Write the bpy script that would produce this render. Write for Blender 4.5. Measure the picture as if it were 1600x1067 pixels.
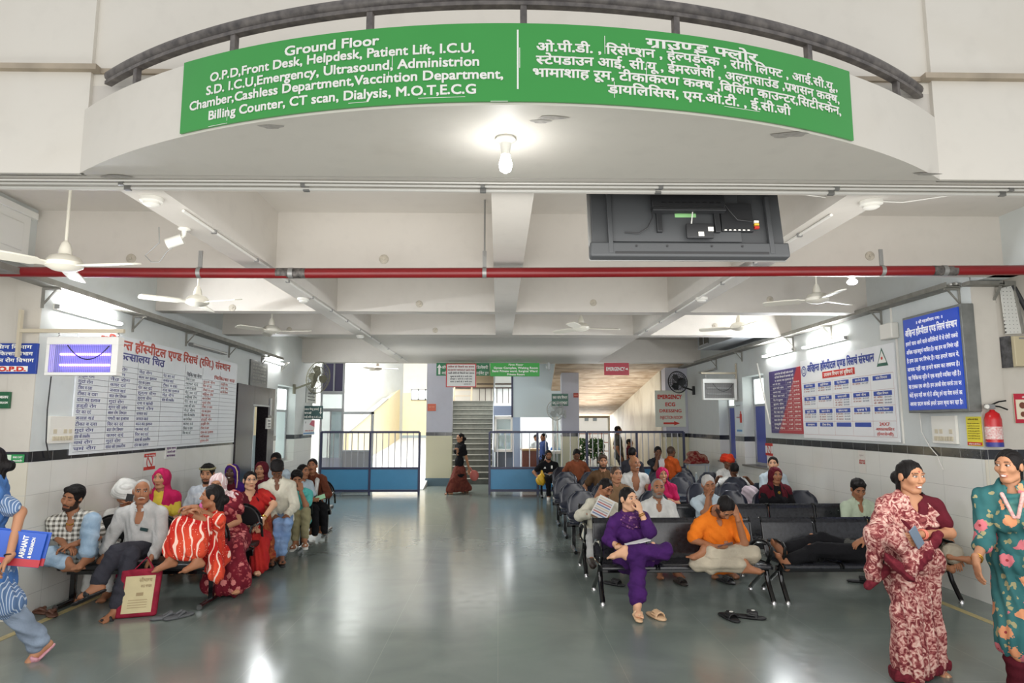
import bpy, bmesh, math, random
import numpy as np
from mathutils import Vector, Matrix, Euler
for _o in list(bpy.data.objects): bpy.data.objects.remove(_o)
SC = bpy.context.scene
COL = SC.collection
rnd = random.Random(7)
# ------------------------------------------------------------------ camera
CH, F_PX, PITCH, YAW = 1.8, 1045.0, math.radians(6.95), math.radians(1.15)
cam = bpy.data.cameras.new('camera'); cam.sensor_width = 36.0; cam.lens = F_PX / 1600 * 36.0
cam.clip_start = 0.05; cam.clip_end = 300
camo = bpy.data.objects.new('camera', cam); COL.objects.link(camo)
camo.location = (0, 0, CH); camo.rotation_euler = (math.pi / 2 + PITCH, 0, -YAW)
SC.camera = camo
# ------------------------------------------------------------------ world, exposure
SC.view_settings.view_transform = 'Standard'
SC.view_settings.look = 'None'
SC.view_settings.gamma = 1.0
SC.view_settings.use_curve_mapping = False
SC.view_settings.exposure = 0.35
W = bpy.data.worlds.new('world'); SC.world = W; W.use_nodes = True
W.node_tree.nodes['Background'].inputs[0].default_value = (0.95, 0.97, 1.0, 1)
W.node_tree.nodes['Background'].inputs[1].default_value = 0.5
def area(name, loc, size, energy, rot, color=(1, 1, 1)):
    l = bpy.data.lights.new(name, 'AREA'); l.shape = 'RECTANGLE'; l.size, l.size_y = size
    l.energy = energy; l.color = color
    o = bpy.data.objects.new(name, l); COL.objects.link(o); o.location = loc; o.rotation_euler = rot
    return o
# daylight falling in through the open entrance behind the photographer; the hall and porch panels are added fill
area('entrance_daylight', (0, -5.0, 2.4), (14, 4.6), 315, (math.radians(90), 0, 0), (1, 0.965, 0.92))
area('hall_fill', (0.1, 4.2, 2.2), (9.0, 1.8), 74, (math.radians(97), 0, 0), (1, 0.98, 0.95))  # unseen fill panel added at the hall mouth to brighten the interior
area('porch_fill', (0.1, 2.5, 1.4), (9.0, 1.6), 50, (math.radians(100), 0, 0), (1, 0.97, 0.94))  # added fill under the balcony, lifts the soffit and the hall
for _y, _e in ((7.6, 6), (10.0, 10), (13.6, 10)):
    area('bay_fill', (0.2, _y, 2.75), (6.5, 1.4), _e, (math.radians(180), 0, 0), (0.97, 0.99, 1))  # upward fill added to brighten the ceiling bays, no fixture there
# daylight of the double height room at the back left and the open passage at the back right
area('skylight_back_room', (-4.3, 21.5, 5.6), (4.5, 5), 950, (0, 0, 0), (1, 0.98, 0.95))
area('stair_hall_light', (-0.7, 22.0, 3.7), (1.6, 3.5), 26, (0, 0, 0), (1, 0.98, 0.95))
area('open_passage_daylight', (3.6, 30.0, 2.2), (4, 2), 150, (math.radians(-90), 0, 0), (1, 1, 1))
area('passage_light', (3.4, 22, 2.0), (1.5, 8), 62, (math.radians(180), 0, 0), (1, 0.98, 0.95))
# ------------------------------------------------------------------ pixel rays of the photograph (1600 x 1067)
_cy, _sy, _cp, _sp = math.cos(YAW), math.sin(YAW), math.cos(PITCH), math.sin(PITCH)
_F = Vector((_sy * _cp, _cy * _cp, _sp)); _R = Vector((_cy, -_sy, 0)); _U = _R.cross(_F)
EYE = Vector((0, 0, CH))
def ray(x, y): return _F + _R * ((x - 800) / F_PX) - _U * ((y - 533.5) / F_PX)
def fl(x, y, z=0.0):
    d = ray(x, y); return EYE + d * ((z - CH) / d.z)
def atY(x, y, Y):
    d = ray(x, y); return EYE + d * (Y / d.y)
XL0, XLs, XR = -4.197, -0.034, 4.93
def xl(Y): return XL0 + XLs * Y
def onL(x, y, off=0.0):
    d = ray(x, y); return EYE + d * ((XL0 + off) / (d.x - XLs * d.y))
def onR(x, y, off=0.0):
    d = ray(x, y); return EYE + d * ((XR - off) / d.x)
# ------------------------------------------------------------------ helpers
def lin(c):
    c = [v / 255.0 for v in c[:3]]
    return tuple(v / 12.92 if v <= 0.04045 else ((v + 0.055) / 1.055) ** 2.4 for v in c) + (1,)
MATS = {}
def mat(name, c=(200, 200, 200), rough=0.6, metal=0.0, emit=0.0, noise=0.0, nscale=6.0, bump=0.0, bscale=60.0, spec=0.5, alpha=1.0, trans=0.0, ecol=None, coat=0.0, c2=None):
    if name in MATS: return MATS[name]
    m = bpy.data.materials.new(name); m.use_nodes = True
    nt = m.node_tree; b = nt.nodes['Principled BSDF']
    col = lin(c)
    b.inputs['Base Color'].default_value = col
    b.inputs['Roughness'].default_value = rough; b.inputs['Metallic'].default_value = metal
    b.inputs['Specular IOR Level'].default_value = spec
    if coat: b.inputs['Coat Weight'].default_value = coat
    if trans: b.inputs['Transmission Weight'].default_value = trans
    if alpha < 1: b.inputs['Alpha'].default_value = alpha
    if emit:
        b.inputs['Emission Color'].default_value = lin(ecol or c); b.inputs['Emission Strength'].default_value = emit
    if noise or bump:
        tc = nt.nodes.new('ShaderNodeTexCoord')
    if noise:
        n = nt.nodes.new('ShaderNodeTexNoise'); n.inputs['Scale'].default_value = nscale; n.inputs['Detail'].default_value = 5
        nt.links.new(tc.outputs['Object'], n.inputs['Vector'])
        r = nt.nodes.new('ShaderNodeValToRGB'); r.color_ramp.elements[0].position = 0.3; r.color_ramp.elements[1].position = 0.72
        cb = lin(c2) if c2 else tuple(v * (1 - noise) for v in col[:3]) + (1,)
        r.color_ramp.elements[0].color = cb; r.color_ramp.elements[1].color = col
        nt.links.new(n.outputs['Fac'], r.inputs['Fac']); nt.links.new(r.outputs['Color'], b.inputs['Base Color'])
    if bump:
        n2 = nt.nodes.new('ShaderNodeTexNoise'); n2.inputs['Scale'].default_value = bscale; n2.inputs['Detail'].default_value = 3
        nt.links.new(tc.outputs['Object'], n2.inputs['Vector'])
        bp = nt.nodes.new('ShaderNodeBump'); bp.inputs['Strength'].default_value = bump; bp.inputs['Distance'].default_value = 0.01
        nt.links.new(n2.outputs['Fac'], bp.inputs['Height']); nt.links.new(bp.outputs['Normal'], b.inputs['Normal'])
    MATS[name] = m
    return m
class NB:
    """small node builder for pattern materials"""
    def __init__(s, name, rough=0.85, spec=0.3):
        s.m = bpy.data.materials.new(name); s.m.use_nodes = True; s.nt = s.m.node_tree
        s.b = s.nt.nodes['Principled BSDF']; s.b.inputs['Roughness'].default_value = rough
        s.b.inputs['Specular IOR Level'].default_value = spec
        s.tc = s.nt.nodes.new('ShaderNodeTexCoord'); s.vec = s.tc.outputs['Object']
        MATS[name] = s.m
    def n(s, t, **k):
        q = s.nt.nodes.new('ShaderNode' + t)
        for a, v in k.items(): setattr(q, a, v)
        return q
    def link(s, a, b): s.nt.links.new(a, b); return s
    def val(s, sock, v):
        if hasattr(v, 'links'): s.link(v, sock)
        else: sock.default_value = v
    def math(s, op, a, b=0.0, clamp=False):
        q = s.n('Math', operation=op, use_clamp=clamp); s.val(q.inputs[0], a); s.val(q.inputs[1], b); return q.outputs[0]
    def sep(s, v=None):
        q = s.n('SeparateXYZ'); s.link(v or s.vec, q.inputs[0]); return q.outputs
    def noise(s, scale, detail=3, dist=0.0, v=None):
        q = s.n('TexNoise'); q.inputs['Scale'].default_value = scale; q.inputs['Detail'].default_value = detail
        q.inputs['Distortion'].default_value = dist; s.link(v or s.vec, q.inputs['Vector']); return q.outputs['Fac']
    def vor(s, scale, feature='F1', v=None, rnd_=1.0):
        q = s.n('TexVoronoi', feature=feature); q.inputs['Scale'].default_value = scale; q.inputs['Randomness'].default_value = rnd_
        s.link(v or s.vec, q.inputs['Vector']); return q.outputs
    def ramp(s, fac, stops, interp='LINEAR'):
        q = s.n('ValToRGB'); q.color_ramp.interpolation = interp
        e = q.color_ramp.elements
        while len(e) < len(stops): e.new(0.5)
        for i, (p, c) in enumerate(stops): e[i].position = p; e[i].color = lin(c)
        s.val(q.inputs['Fac'], fac); return q.outputs['Color']
    def mix(s, fac, a, b):
        q = s.n('Mix', data_type='RGBA'); s.val(q.inputs[0], fac)
        for sk, v in ((q.inputs[6], a), (q.inputs[7], b)):
            if isinstance(v, tuple): sk.default_value = lin(v)
            else: s.link(v, sk)
        return q.outputs[2]
    def out(s, col, bump=None, strength=0.3, dist=0.01):
        if isinstance(col, tuple): s.b.inputs['Base Color'].default_value = lin(col)
        else: s.link(col, s.b.inputs['Base Color'])
        if bump is not None:
            q = s.n('Bump'); q.inputs['Strength'].default_value = strength; q.inputs['Distance'].default_value = dist
            s.link(bump, q.inputs['Height']); s.link(q.outputs[0], s.b.inputs['Normal'])
        return s.m

def tag(o, label=None, cat=None, group=None, kind=None):
    if label: o['label'] = label
    if cat: o['category'] = cat
    if group: o['group'] = group
    if kind: o['kind'] = kind
    return o
def thing(name, label, cat, loc=(0, 0, 0), group=None, rotz=0.0):
    o = bpy.data.objects.new(name, None); COL.objects.link(o); o.empty_display_size = 0.1
    o.location = loc; o.rotation_euler = (0, 0, rotz)
    return tag(o, label, cat, group)
def link_mesh(name, me, parent=None, world=True, ploc=None):
    o = bpy.data.objects.new(name, me); COL.objects.link(o)
    if parent is not None:
        o.parent = parent
        if world:
            pm = Matrix.Translation(parent.location) @ parent.rotation_euler.to_matrix().to_4x4()
            o.matrix_parent_inverse = pm.inverted()
    return o
class MB:
    def __init__(s): s.v = []; s.f = []; s.mi = []
    def add(s, vs, fs, m=0):
        b = len(s.v); s.v += [tuple(v) for v in vs]; s.f += [tuple(i + b for i in f) for f in fs]; s.mi += [m] * len(fs); return s
    def box(s, a, b, m=0, M=None):
        (x0, y0, z0), (x1, y1, z1) = a, b
        vs = [Vector(v) for v in ((x0, y0, z0), (x1, y0, z0), (x1, y1, z0), (x0, y1, z0), (x0, y0, z1), (x1, y0, z1), (x1, y1, z1), (x0, y1, z1))]
        if M is not None: vs = [M @ v for v in vs]
        return s.add(vs, [(3, 2, 1, 0), (4, 5, 6, 7), (0, 1, 5, 4), (1, 2, 6, 5), (2, 3, 7, 6), (3, 0, 4, 7)], m)
    def cbox(s, c, size, m=0, M=None):
        h = [v / 2 for v in size]; M2 = Matrix.Translation(Vector(c)) @ (M.to_4x4() if M is not None else Matrix.Identity(4))
        return s.box((-h[0], -h[1], -h[2]), (h[0], h[1], h[2]), m, M2)
    def tube(s, pts, r, seg=8, m=0, cap=True, r2=None, flat=1.0):
        pts = [Vector(p) for p in pts]; n = len(pts); rings = []
        up = None; vs = []
        for i, p in enumerate(pts):
            t = (pts[min(i + 1, n - 1)] - pts[max(i - 1, 0)]).normalized()
            if up is None: up = Vector((0, 0, 1)) if abs(t.z) < 0.9 else Vector((0, 1, 0))
            x = t.cross(up)
            if x.length < 1e-5: x = t.cross(Vector((1, 0, 0)))
            x.normalize(); y = x.cross(t).normalized(); up = y
            rr = r if r2 is None else r + (r2 - r) * i / max(1, n - 1)
            for k in range(seg):
                a = 2 * math.pi * k / seg; vs.append(p + x * (math.cos(a) * rr) + y * (math.sin(a) * rr * flat))
        fs = [(i * seg + k, i * seg + (k + 1) % seg, (i + 1) * seg + (k + 1) % seg, (i + 1) * seg + k) for i in range(n - 1) for k in range(seg)]
        if cap: fs += [tuple(range(seg - 1, -1, -1)), tuple((n - 1) * seg + k for k in range(seg))]
        return s.add(vs, fs, m)
    def bar(s, a, b, w, h, m=0, up=(0, 0, 1)):
        a, b = Vector(a), Vector(b); t = (b - a).normalized(); u = Vector(up)
        if abs(t.dot(u)) > 0.98: u = Vector((0, 1, 0))
        x = t.cross(u).normalized(); y = x.cross(t).normalized()
        vs = [p + x * (sx * w / 2) + y * (sy * h / 2) for p in (a, b) for sx, sy in ((-1, -1), (1, -1), (1, 1), (-1, 1))]
        return s.add(vs, [(3, 2, 1, 0), (4, 5, 6, 7), (0, 1, 5, 4), (1, 2, 6, 5), (2, 3, 7, 6), (3, 0, 4, 7)], m)
    def lathe(s, prof, c=(0, 0, 0), M=None, seg=20, m=0):
        vs = []; fs = []; n = len(prof)
        for (r, z) in prof:
            for k in range(seg):
                a = 2 * math.pi * k / seg; v = Vector((r * math.cos(a), r * math.sin(a), z))
                if M is not None: v = M @ v
                vs.append(v + Vector(c))
        fs = [(i * seg + k, i * seg + (k + 1) % seg, (i + 1) * seg + (k + 1) % seg, (i + 1) * seg + k) for i in range(n - 1) for k in range(seg)]
        fs += [tuple(range(seg - 1, -1, -1)), tuple((n - 1) * seg + k for k in range(seg))]
        return s.add(vs, fs, m)
    def ball(s, c, r, seg=12, m=0, M=None):
        r = Vector(r) if hasattr(r, '__len__') else Vector((r, r, r)); ns = seg // 2 + 1
        prof = [(max(1e-4, math.sin(math.pi * i / ns)), -math.cos(math.pi * i / ns)) for i in range(ns + 1)]
        S = Matrix.Diagonal(r).to_3x3(); Mx = (M.to_3x3() @ S) if M is not None else S
        return s.lathe(prof, c, Mx, seg, m)
    def prism(s, poly, a, b, m=0):
        """poly: list of 3D points; extruded by vector b-a"""
        d = Vector(b) - Vector(a); n = len(poly); p = [Vector(q) for q in poly]
        vs = p + [q + d for q in p]
        fs = [tuple(range(n - 1, -1, -1)), tuple(range(n, 2 * n))] + [(i, (i + 1) % n, n + (i + 1) % n, n + i) for i in range(n)]
        return s.add(vs, fs, m)
    def strip(s, A, B, m=0):
        n = len(A); return s.add(list(A) + list(B), [(i, i + 1, n + i + 1, n + i) for i in range(n - 1)], m)
    def build(s, name, mats, parent=None, smooth=True, world=True, bevel=0.0, fix=True, ang=38):
        me = bpy.data.meshes.new(name); me.from_pydata(s.v, [], s.f)
        for m in (mats if isinstance(mats, (list, tuple)) else [mats]): me.materials.append(m)
        me.polygons.foreach_set('material_index', s.mi)
        if fix:
            bm = bmesh.new(); bm.from_mesh(me); bmesh.ops.recalc_face_normals(bm, faces=bm.faces); bm.to_mesh(me); bm.free()
        if smooth:
            me.polygons.foreach_set('use_smooth', [True] * len(me.polygons))
            me.set_sharp_from_angle(angle=math.radians(ang))
        me.update()
        o = link_mesh(name, me, parent, world)
        if bevel:
            bv = o.modifiers.new('bevel', 'BEVEL'); bv.width = bevel; bv.segments = 2; bv.limit_method = 'ANGLE'
        return o
def struct(name, mb, m, label=None, bevel=0.0):
    o = mb.build(name, m, bevel=bevel); o['kind'] = 'structure'
    return o
def copy_tree(o, parent=None):
    c = o.copy(); COL.objects.link(c)
    if parent is not None: c.parent = parent
    for ch in list(o.children): copy_tree(ch, c)
    return c
def rotz(a): return Matrix.Rotation(a, 3, 'Z')
def catenary(a, b, sag, n=10):
    a, b = Vector(a), Vector(b); return [a.lerp(b, i / n) - Vector((0, 0, sag * 4 * (i / n) * (1 - i / n))) for i in range(n + 1)]
# ================================================================== the setting
def wall_paint(name, c, stain=(196, 184, 160), amount=0.35, rough=0.55):
    q = NB(name, rough, 0.4)
    n1 = q.noise(0.9, 5, 0.6); n2 = q.noise(7, 4)
    f = q.math('MULTIPLY', q.math('SUBTRACT', n1, 0.5, True), amount * 4, True)
    col = q.mix(f, c, stain)
    col = q.mix(q.math('MULTIPLY', q.math('SUBTRACT', n2, 0.52, True), 0.5), col, tuple(int(v * 0.82) for v in c))
    return q.out(col, q.noise(35, 4), 0.08)
M_FAC = wall_paint('cream_facade_paint', (226, 221, 211), (205, 196, 180), 0.3)
M_CEIL = wall_paint('white_ceiling_paint', (212, 207, 199), (190, 182, 172), 0.25)
M_UP = wall_paint('pale_wall_paint', (208, 213, 212), (190, 186, 172), 0.3)
M_CREAMW = wall_paint('yellow_back_wall_paint', (232, 218, 180), (218, 200, 160), 0.2)
M_GREYW = wall_paint('grey_wall_paint', (205, 200, 190), (178, 170, 155), 0.4)
M_LILAC = wall_paint('lilac_pillar_paint', (196, 196, 206), (178, 176, 182), 0.3)
def tile_wall(name, axis, c=(226, 226, 220), grout=(196, 196, 190), tw=0.62, th=0.31, zoff=0.0):
    q = NB(name, 0.22, 0.5); x, y, z = q.sep()
    u = y if axis == 'y' else x
    fu = q.math('FRACT', q.math('MULTIPLY', u, 1 / tw)); fz = q.math('FRACT', q.math('MULTIPLY', q.math('ADD', z, zoff), 1 / th))
    def near(f, w): return q.math('GREATER_THAN', q.math('ABSOLUTE', q.math('SUBTRACT', f, 0.5)), 0.5 - w)
    g = q.math('MAXIMUM', near(fu, 0.004), near(fz, 0.008))
    n = q.noise(1.5, 4, 0.5); cc = q.mix(q.math('MULTIPLY', q.math('SUBTRACT', n, 0.5, True), 1.1, True), c, tuple(int(v * 0.9) for v in c[:2]) + (int(c[2] * 0.84),))
    return q.out(q.mix(g, cc, grout))
M_TILE_Y = tile_wall('white_tile_side', 'y', zoff=-1.434 + 0.31 * 5)
M_TILE_X = tile_wall('white_tile_front', 'x', (214, 208, 192), zoff=-1.434 + 0.31 * 5)
def strip_mat(name, axis):
    q = NB(name, 0.12, 0.5); s = q.sep(); u = s[1] if axis == 'y' else s[0]
    fu = q.math('FRACT', q.math('MULTIPLY', u, 1 / 0.31))
    g = q.math('GREATER_THAN', q.math('ABSOLUTE', q.math('SUBTRACT', fu, 0.5)), 0.492)
    n = q.noise(60, 2)
    return q.out(q.mix(g, q.mix(q.math('MULTIPLY', n, 0.5), (26, 28, 34), (62, 64, 70)), (150, 150, 150)))
M_STRIP_Y, M_STRIP_X = strip_mat('black_strip_tile_side', 'y'), strip_mat('black_strip_tile_front', 'x')
def floor_mat():
    q = NB('polished_grey_green_floor', 0.17, 0.5); x, y, z = q.sep()
    n = q.noise(1.3, 6, 0.8); n2 = q.noise(220, 2); n3 = q.noise(9, 4)
    col = q.ramp(n, [(0.3, (106, 116, 111)), (0.7, (124, 133, 127))])
    col = q.mix(q.math('MULTIPLY', n2, 0.25), col, (128, 136, 128))
    def near(f, w): return q.math('GREATER_THAN', q.math('ABSOLUTE', q.math('SUBTRACT', q.math('FRACT', f), 0.5)), 0.5 - w)
    g = q.math('MAXIMUM', near(q.math('MULTIPLY', x, 1 / 0.92), 0.0025), near(q.math('MULTIPLY', y, 1 / 1.22), 0.002))
    col = q.mix(q.math('MULTIPLY', g, 0.35), col, (150, 156, 150))
    rr = q.n('MapRange'); q.link(n3, rr.inputs[0]); rr.inputs[1].default_value = 0.3; rr.inputs[2].default_value = 0.7
    rr.inputs[3].default_value = 0.15; rr.inputs[4].default_value = 0.21; q.link(rr.outputs[0], q.b.inputs['Roughness'])
    return q.out(col, None)
M_FLOOR = floor_mat()
M_YEL = mat('worn_yellow_line', (196, 180, 124), 0.35, noise=0.25, nscale=14)
YC_L, YC_R, YE = 6.47, 6.78, 17.4
ZS0, ZS1, ZB, ZC = 1.434, 1.532, 3.26, 3.82
struct('floor', MB().box((-14, -9, -0.2), (14, 45, 0)), M_FLOOR)
for i, X in ((1, -4.17), (2, 4.48)):
    struct('trim_%d' % i, MB().box((X - 0.035, 2.0, 0), (X + 0.035, 17.0, 0.003)), M_YEL)
# left wall, skewed a little; openings: lift (11.9..14.0), window (14.6..15.7)
def lwall(y0, y1, z0, z1, mb, x0=0.0, x1=0.25, m=0):
    vs = []
    for z in (z0, z1):
        for (y, o) in ((y0, x0), (y1, x0), (y1, x1), (y0, x1)): vs.append((xl(y) - o, y, z))
    mb.add(vs, [(0, 1, 2, 3), (7, 6, 5, 4), (0, 4, 5, 1), (1, 5, 6, 2), (2, 6, 7, 3), (3, 7, 4, 0)], m); return mb
LO0, LO1 = 11.85, 14.05
mb = MB()
for (a, b) in ((YC_L, LO0), (LO1, 14.3), (15.75, YE)):
    lwall(a, b, 0, ZS0, mb, m=1); lwall(a, b, ZS1, ZB, mb, m=0)
lwall(LO0, LO1, 2.5, ZB, mb); lwall(14.3, 15.75, 0, 0.95, mb, m=1); lwall(14.3, 15.75, 2.62, ZB, mb)
lwall(4.1, YE, ZB, ZC, mb)
struct('wall_left', mb, [M_UP, M_TILE_Y])
mb = MB()
for (a, b) in ((YC_L, LO0), (LO1, 14.3), (15.75, YE)): lwall(a, b, ZS0, ZS1, mb, -0.004)
struct('trim_3', mb, M_STRIP_Y)
# right wall, two window recesses
mb = MB(); ms = MB()
for (a, b) in ((YC_R, 12.35), (13.45, 13.96), (14.95, YE)):
    mb.box((XR, a, 0), (XR + 0.25, b, ZS0), 1); mb.box((XR, a, ZS1), (XR + 0.25, b, ZB), 0)
    ms.box((XR - 0.004, a, ZS0), (XR + 0.25, b, ZS1))
for (a, b) in ((12.35, 13.45), (13.96, 14.95)):
    mb.box((XR, a, 0), (XR + 0.25, b, 0.98), 1); mb.box((XR, a, 2.72), (XR + 0.25, b, ZB), 0)
mb.box((XR, 4.1, ZB), (XR + 0.25, YE, ZC), 0)
struct('wall_right', mb, [M_UP, M_TILE_Y]); struct('trim_4', ms, M_STRIP_Y)
# walls that face the camera at both sides of the hall mouth
xc = xl(YC_L)
struct('wall_front_left', MB().box((-12, YC_L, 0), (xc - 0.25, YC_L + 0.25, ZS0), 1).box((-12, YC_L, ZS1), (xc - 0.25, YC_L + 0.25, ZB + 0.6), 0), [M_GREYW, M_TILE_X])
struct('trim_5', MB().box((-12, YC_L - 0.004, ZS0), (xc - 0.25, YC_L + 0.2, ZS1)), M_STRIP_X)
struct('wall_front_right', MB().box((XR + 0.25, YC_R, 0), (12, YC_R + 0.25, ZS0), 1).box((XR + 0.25, YC_R, ZS1), (12, YC_R + 0.25, ZB + 0.6), 0), [M_GREYW, M_TILE_X])
struct('wall_return_right', MB().box((XR, YC_R - 0.012, 0), (XR + 0.25, YC_R - 0.0005, ZS0), 1).box((XR, YC_R - 0.012, ZS1), (XR + 0.25, YC_R - 0.0005, ZB + 0.6), 0).box((XR - 0.002, YC_R - 0.014, ZS0), (XR + 0.25, YC_R - 0.0005, ZS1), 2), [M_GREYW, M_TILE_X, M_STRIP_X])
struct('wall_return_left', MB().box((xc - 0.25, YC_L - 0.012, 0), (xc, YC_L - 0.0005, ZS0), 1).box((xc - 0.25, YC_L - 0.012, ZS1), (xc, YC_L - 0.0005, ZB + 0.6), 0).box((xc - 0.25, YC_L - 0.014, ZS0), (xc + 0.002, YC_L - 0.0005, ZS1), 2), [M_GREYW, M_TILE_X, M_STRIP_X])
struct('trim_6', MB().box((XR + 0.25, YC_R - 0.004, ZS0), (12, YC_R + 0.2, ZS1)), M_STRIP_X)
# ceiling slab, beams
struct('ceiling', MB().box((-12, 4.0, ZC), (12, 17.6, ZC + 0.15)), M_CEIL)
struct('beam_front', MB().box((-12, 3.87, ZB), (12, 4.135, ZC)), M_CEIL)
for (a, b) in ((6.30, 6.53), (8.73, 8.95), (11.06, 11.32)):
    struct('beam_cross', MB().box((-5, a, ZB), (5.2, b, ZC)), M_CEIL)
struct('beam_end', MB().box((-12, 16.15, ZB), (12, 16.5, ZC + 0.5)), M_CEIL)
for (a, b, y1) in ((-2.40, -2.13, 16.15), (-0.05, 0.225, 11.1), (2.25, 2.54, 11.1)):
    struct('beam_long', MB().box((a, 4.13, ZB + 0.001), (b, y1, ZC)), M_CEIL)
struct('ceiling_lower', MB().box((-2.13, 11.32, ZB - 0.002), (2.4, 16.15, ZB + 0.1)), M_CEIL)
# facade above the hall mouth with a ledge line, and the curved balcony
struct('wall_facade', MB().box((-12, 3.87, ZC), (12, 4.1, 7.5)).box((-12, 3.84, ZB), (-2.45, 3.88, 7.5)).box((2.66, 3.84, ZB), (12, 3.88, 7.5)), M_FAC)
mb = MB(); yL = atY(0, 106, 3.84)
mb.box((-12, 3.80, yL.z - 0.022), (-2.4, 3.86, yL.z + 0.012)).box((2.6, 3.80, yL.z - 0.022), (12, 3.86, yL.z + 0.012))
mb.box((-2.4, 3.85, yL.z - 0.02), (2.6, 3.87, yL.z + 0.01))
struct('trim_7', mb, mat('dusty_ledge', (190, 176, 156), 0.8, noise=0.3))
pl, pr, pa = fl(140, 280, ZB), fl(1482, 273, ZB), fl(803, 164, ZB)
BCX = (pl.x + pr.x) / 2; _h = (pr.x - pl.x) / 2; YF = 3.84; _s = YF - pa.y
BR = (_h * _h + _s * _s) / (2 * _s); BCY = pa.y + BR; BA = math.asin(_h / BR)
ZT = atY(803, 40, pa.y).z
def arc(r, z, a0=-BA, a1=BA, n=48): return [Vector((BCX + r * math.sin(a0 + (a1 - a0) * i / n), BCY - r * math.cos(a0 + (a1 - a0) * i / n), z)) for i in range(n + 1)]
mb = MB()
o0, o1, i0, i1 = arc(BR, ZB), arc(BR, ZT), arc(BR - 0.12, ZB), arc(BR - 0.12, ZT)
mb.strip(o0, o1); mb.strip(o1, i1); mb.strip(i1, arc(BR - 0.12, ZB + 0.12))
back = [Vector((p.x, YF + 0.02, ZB)) for p in o0]
mb.strip(o0, back); mb.strip([p + Vector((0, 0, 0.12)) for p in o0], [p + Vector((0, 0, 0.12)) for p in back])
struct('balcony_slab', mb, M_FAC)
mb = MB()
for _i, (px, py, w, h) in enumerate(((424, 198, 0.06, 0.025), (845, 190, 0.05, 0.02), (862, 184, 0.07, 0.02), (1222, 212, 0.06, 0.03), (1242, 210, 0.07, 0.03), (182, 276, 0.09, 0.03), (1448, 272, 0.08, 0.02))):
    p = fl(px, py, ZB - 0.001 * (1 + _i)); mb.add([(p.x + w * math.cos(a) * (1 + 0.3 * math.sin(3 * a + px)), p.y + h * math.sin(a), p.z) for a in np.linspace(0, 2 * math.pi, 12, endpoint=False)], [tuple(range(12))])
struct('trim_12', mb, mat('grey_paint_scuff', (192, 187, 180), 0.8, noise=0.3, nscale=40))
# ================================================================== behind the hall: rooms, stairs, lift, windows, fences
M_ALU = mat('aluminium_frame', (176, 178, 180), 0.4, 0.6)
M_DKBLUE = mat('dark_blue_frame_paint', (58, 62, 92), 0.4)
M_GLASS = mat('window_glass', (200, 222, 222), 0.08, alpha=0.35, spec=0.6)
M_TINT = mat('dark_tinted_glass', (88, 84, 112), 0.12)
M_SKYW = mat('daylit_window', (235, 244, 240), 0.4, emit=1.6)
M_BLUEP = mat('blue_window_film', (52, 70, 160), 0.3)
M_WHITE = mat('white_paint', (232, 232, 228), 0.45)
M_BLACK = mat('black_plastic', (22, 22, 24), 0.4)
M_STEEL = mat('brushed_steel', (178, 186, 196), 0.28, 0.9)
M_GRAN = mat('dark_granite', (54, 49, 53), 0.2, noise=0.5, nscale=40, spec=0.22)
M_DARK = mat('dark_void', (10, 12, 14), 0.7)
# lift in the left wall: granite surround with steel door and dark opening
t = thing('elevator', 'dark granite lift surround with a half open steel door beside the long wall chart', 'elevator', (xl(13), 13, 0))
def lquad(mb, y0, y1, z0, z1, off0, off1, m=0): return lwall(y0, y1, z0, z1, mb, off0, off1, m)
mb = MB(); lquad(mb, LO0, 12.75, 0, 2.5, -0.03, 0.2); lquad(mb, 13.62, LO1, 0, 2.5, -0.03, 0.2); lquad(mb, 12.75, 13.62, 2.12, 2.5, -0.03, 0.2)
mb.build('granite_surround', M_GRAN, t, bevel=0.005)
mb = MB(); lquad(mb, 12.75, 12.9, 0, 2.12, 0.02, 0.16); lquad(mb, 12.91, 13.12, 0, 2.12, 0.08, 0.14); mb.build('sliding_door', M_STEEL, t, bevel=0.004)
mb = MB(); lquad(mb, 12.7, 13.66, 2.12, 2.15, -0.04, 0.0); mb.build('door_frame', M_ALU, t)
mb = MB(); lquad(mb, 12.75, 13.7, 0, 2.12, 0.3, 0.34); mb.build('shaft_dark_sheet', M_DARK, t)  # near-black sheet stands in for the shade inside the lift shaft
mb = MB(); lquad(mb, 13.7, 13.8, 1.95, 2.3, -0.045, -0.03); mb.build('call_panel', M_ALU, t)
def posterL(name, label, cat, px, mats, draw=None, off=0.006):
    """flat notice on the left wall from its photo rectangle"""
    (x0, y0), (x1, y1) = px; a, b = onL(x0, y0), onL(x1, y1); zt = a.z; zb = onL(x0, y1).z
    return a.y, b.y, zb, zt
# window 1 in the left wall
def window_unit(n, y0, y1, z0, z1, xf, panes, film):
    t = MB(); w = 0.05
    t.box((xf - 0.03, y0, z0), (xf + 0.03, y1, z0 + w)); t.box((xf - 0.03, y0, z1 - w), (xf + 0.03, y1, z1))
    t.box((xf - 0.03, y0, z0 + w), (xf + 0.03, y0 + w, z1 - w)); t.box((xf - 0.03, y1 - w, z0 + w), (xf + 0.03, y1, z1 - w))
    t.box((xf - 0.03, y0 + w, z0 + (z1 - z0) * 0.66), (xf + 0.03, y1 - w, z0 + (z1 - z0) * 0.66 + w))
    o = t.build('window_%d' % n, M_ALU, bevel=0.004); o['kind'] = 'structure'
    zm = z0 + (z1 - z0) * 0.66
    g = MB().box((xf - 0.006, y0 + w, z0 + w), (xf + 0.006, y1 - w, zm)); g.build('pane', film, o)
    g = MB().box((xf - 0.006, y0 + w, zm + w), (xf + 0.006, y1 - w, z1 - w)); g.build('pane', M_SKYW, o)
window_unit(1, 14.3, 15.75, 0.95, 2.62, xl(15) - 0.24, 1, mat('frosted_daylit_pane', (196, 214, 212), 0.3, emit=0.35))
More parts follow.
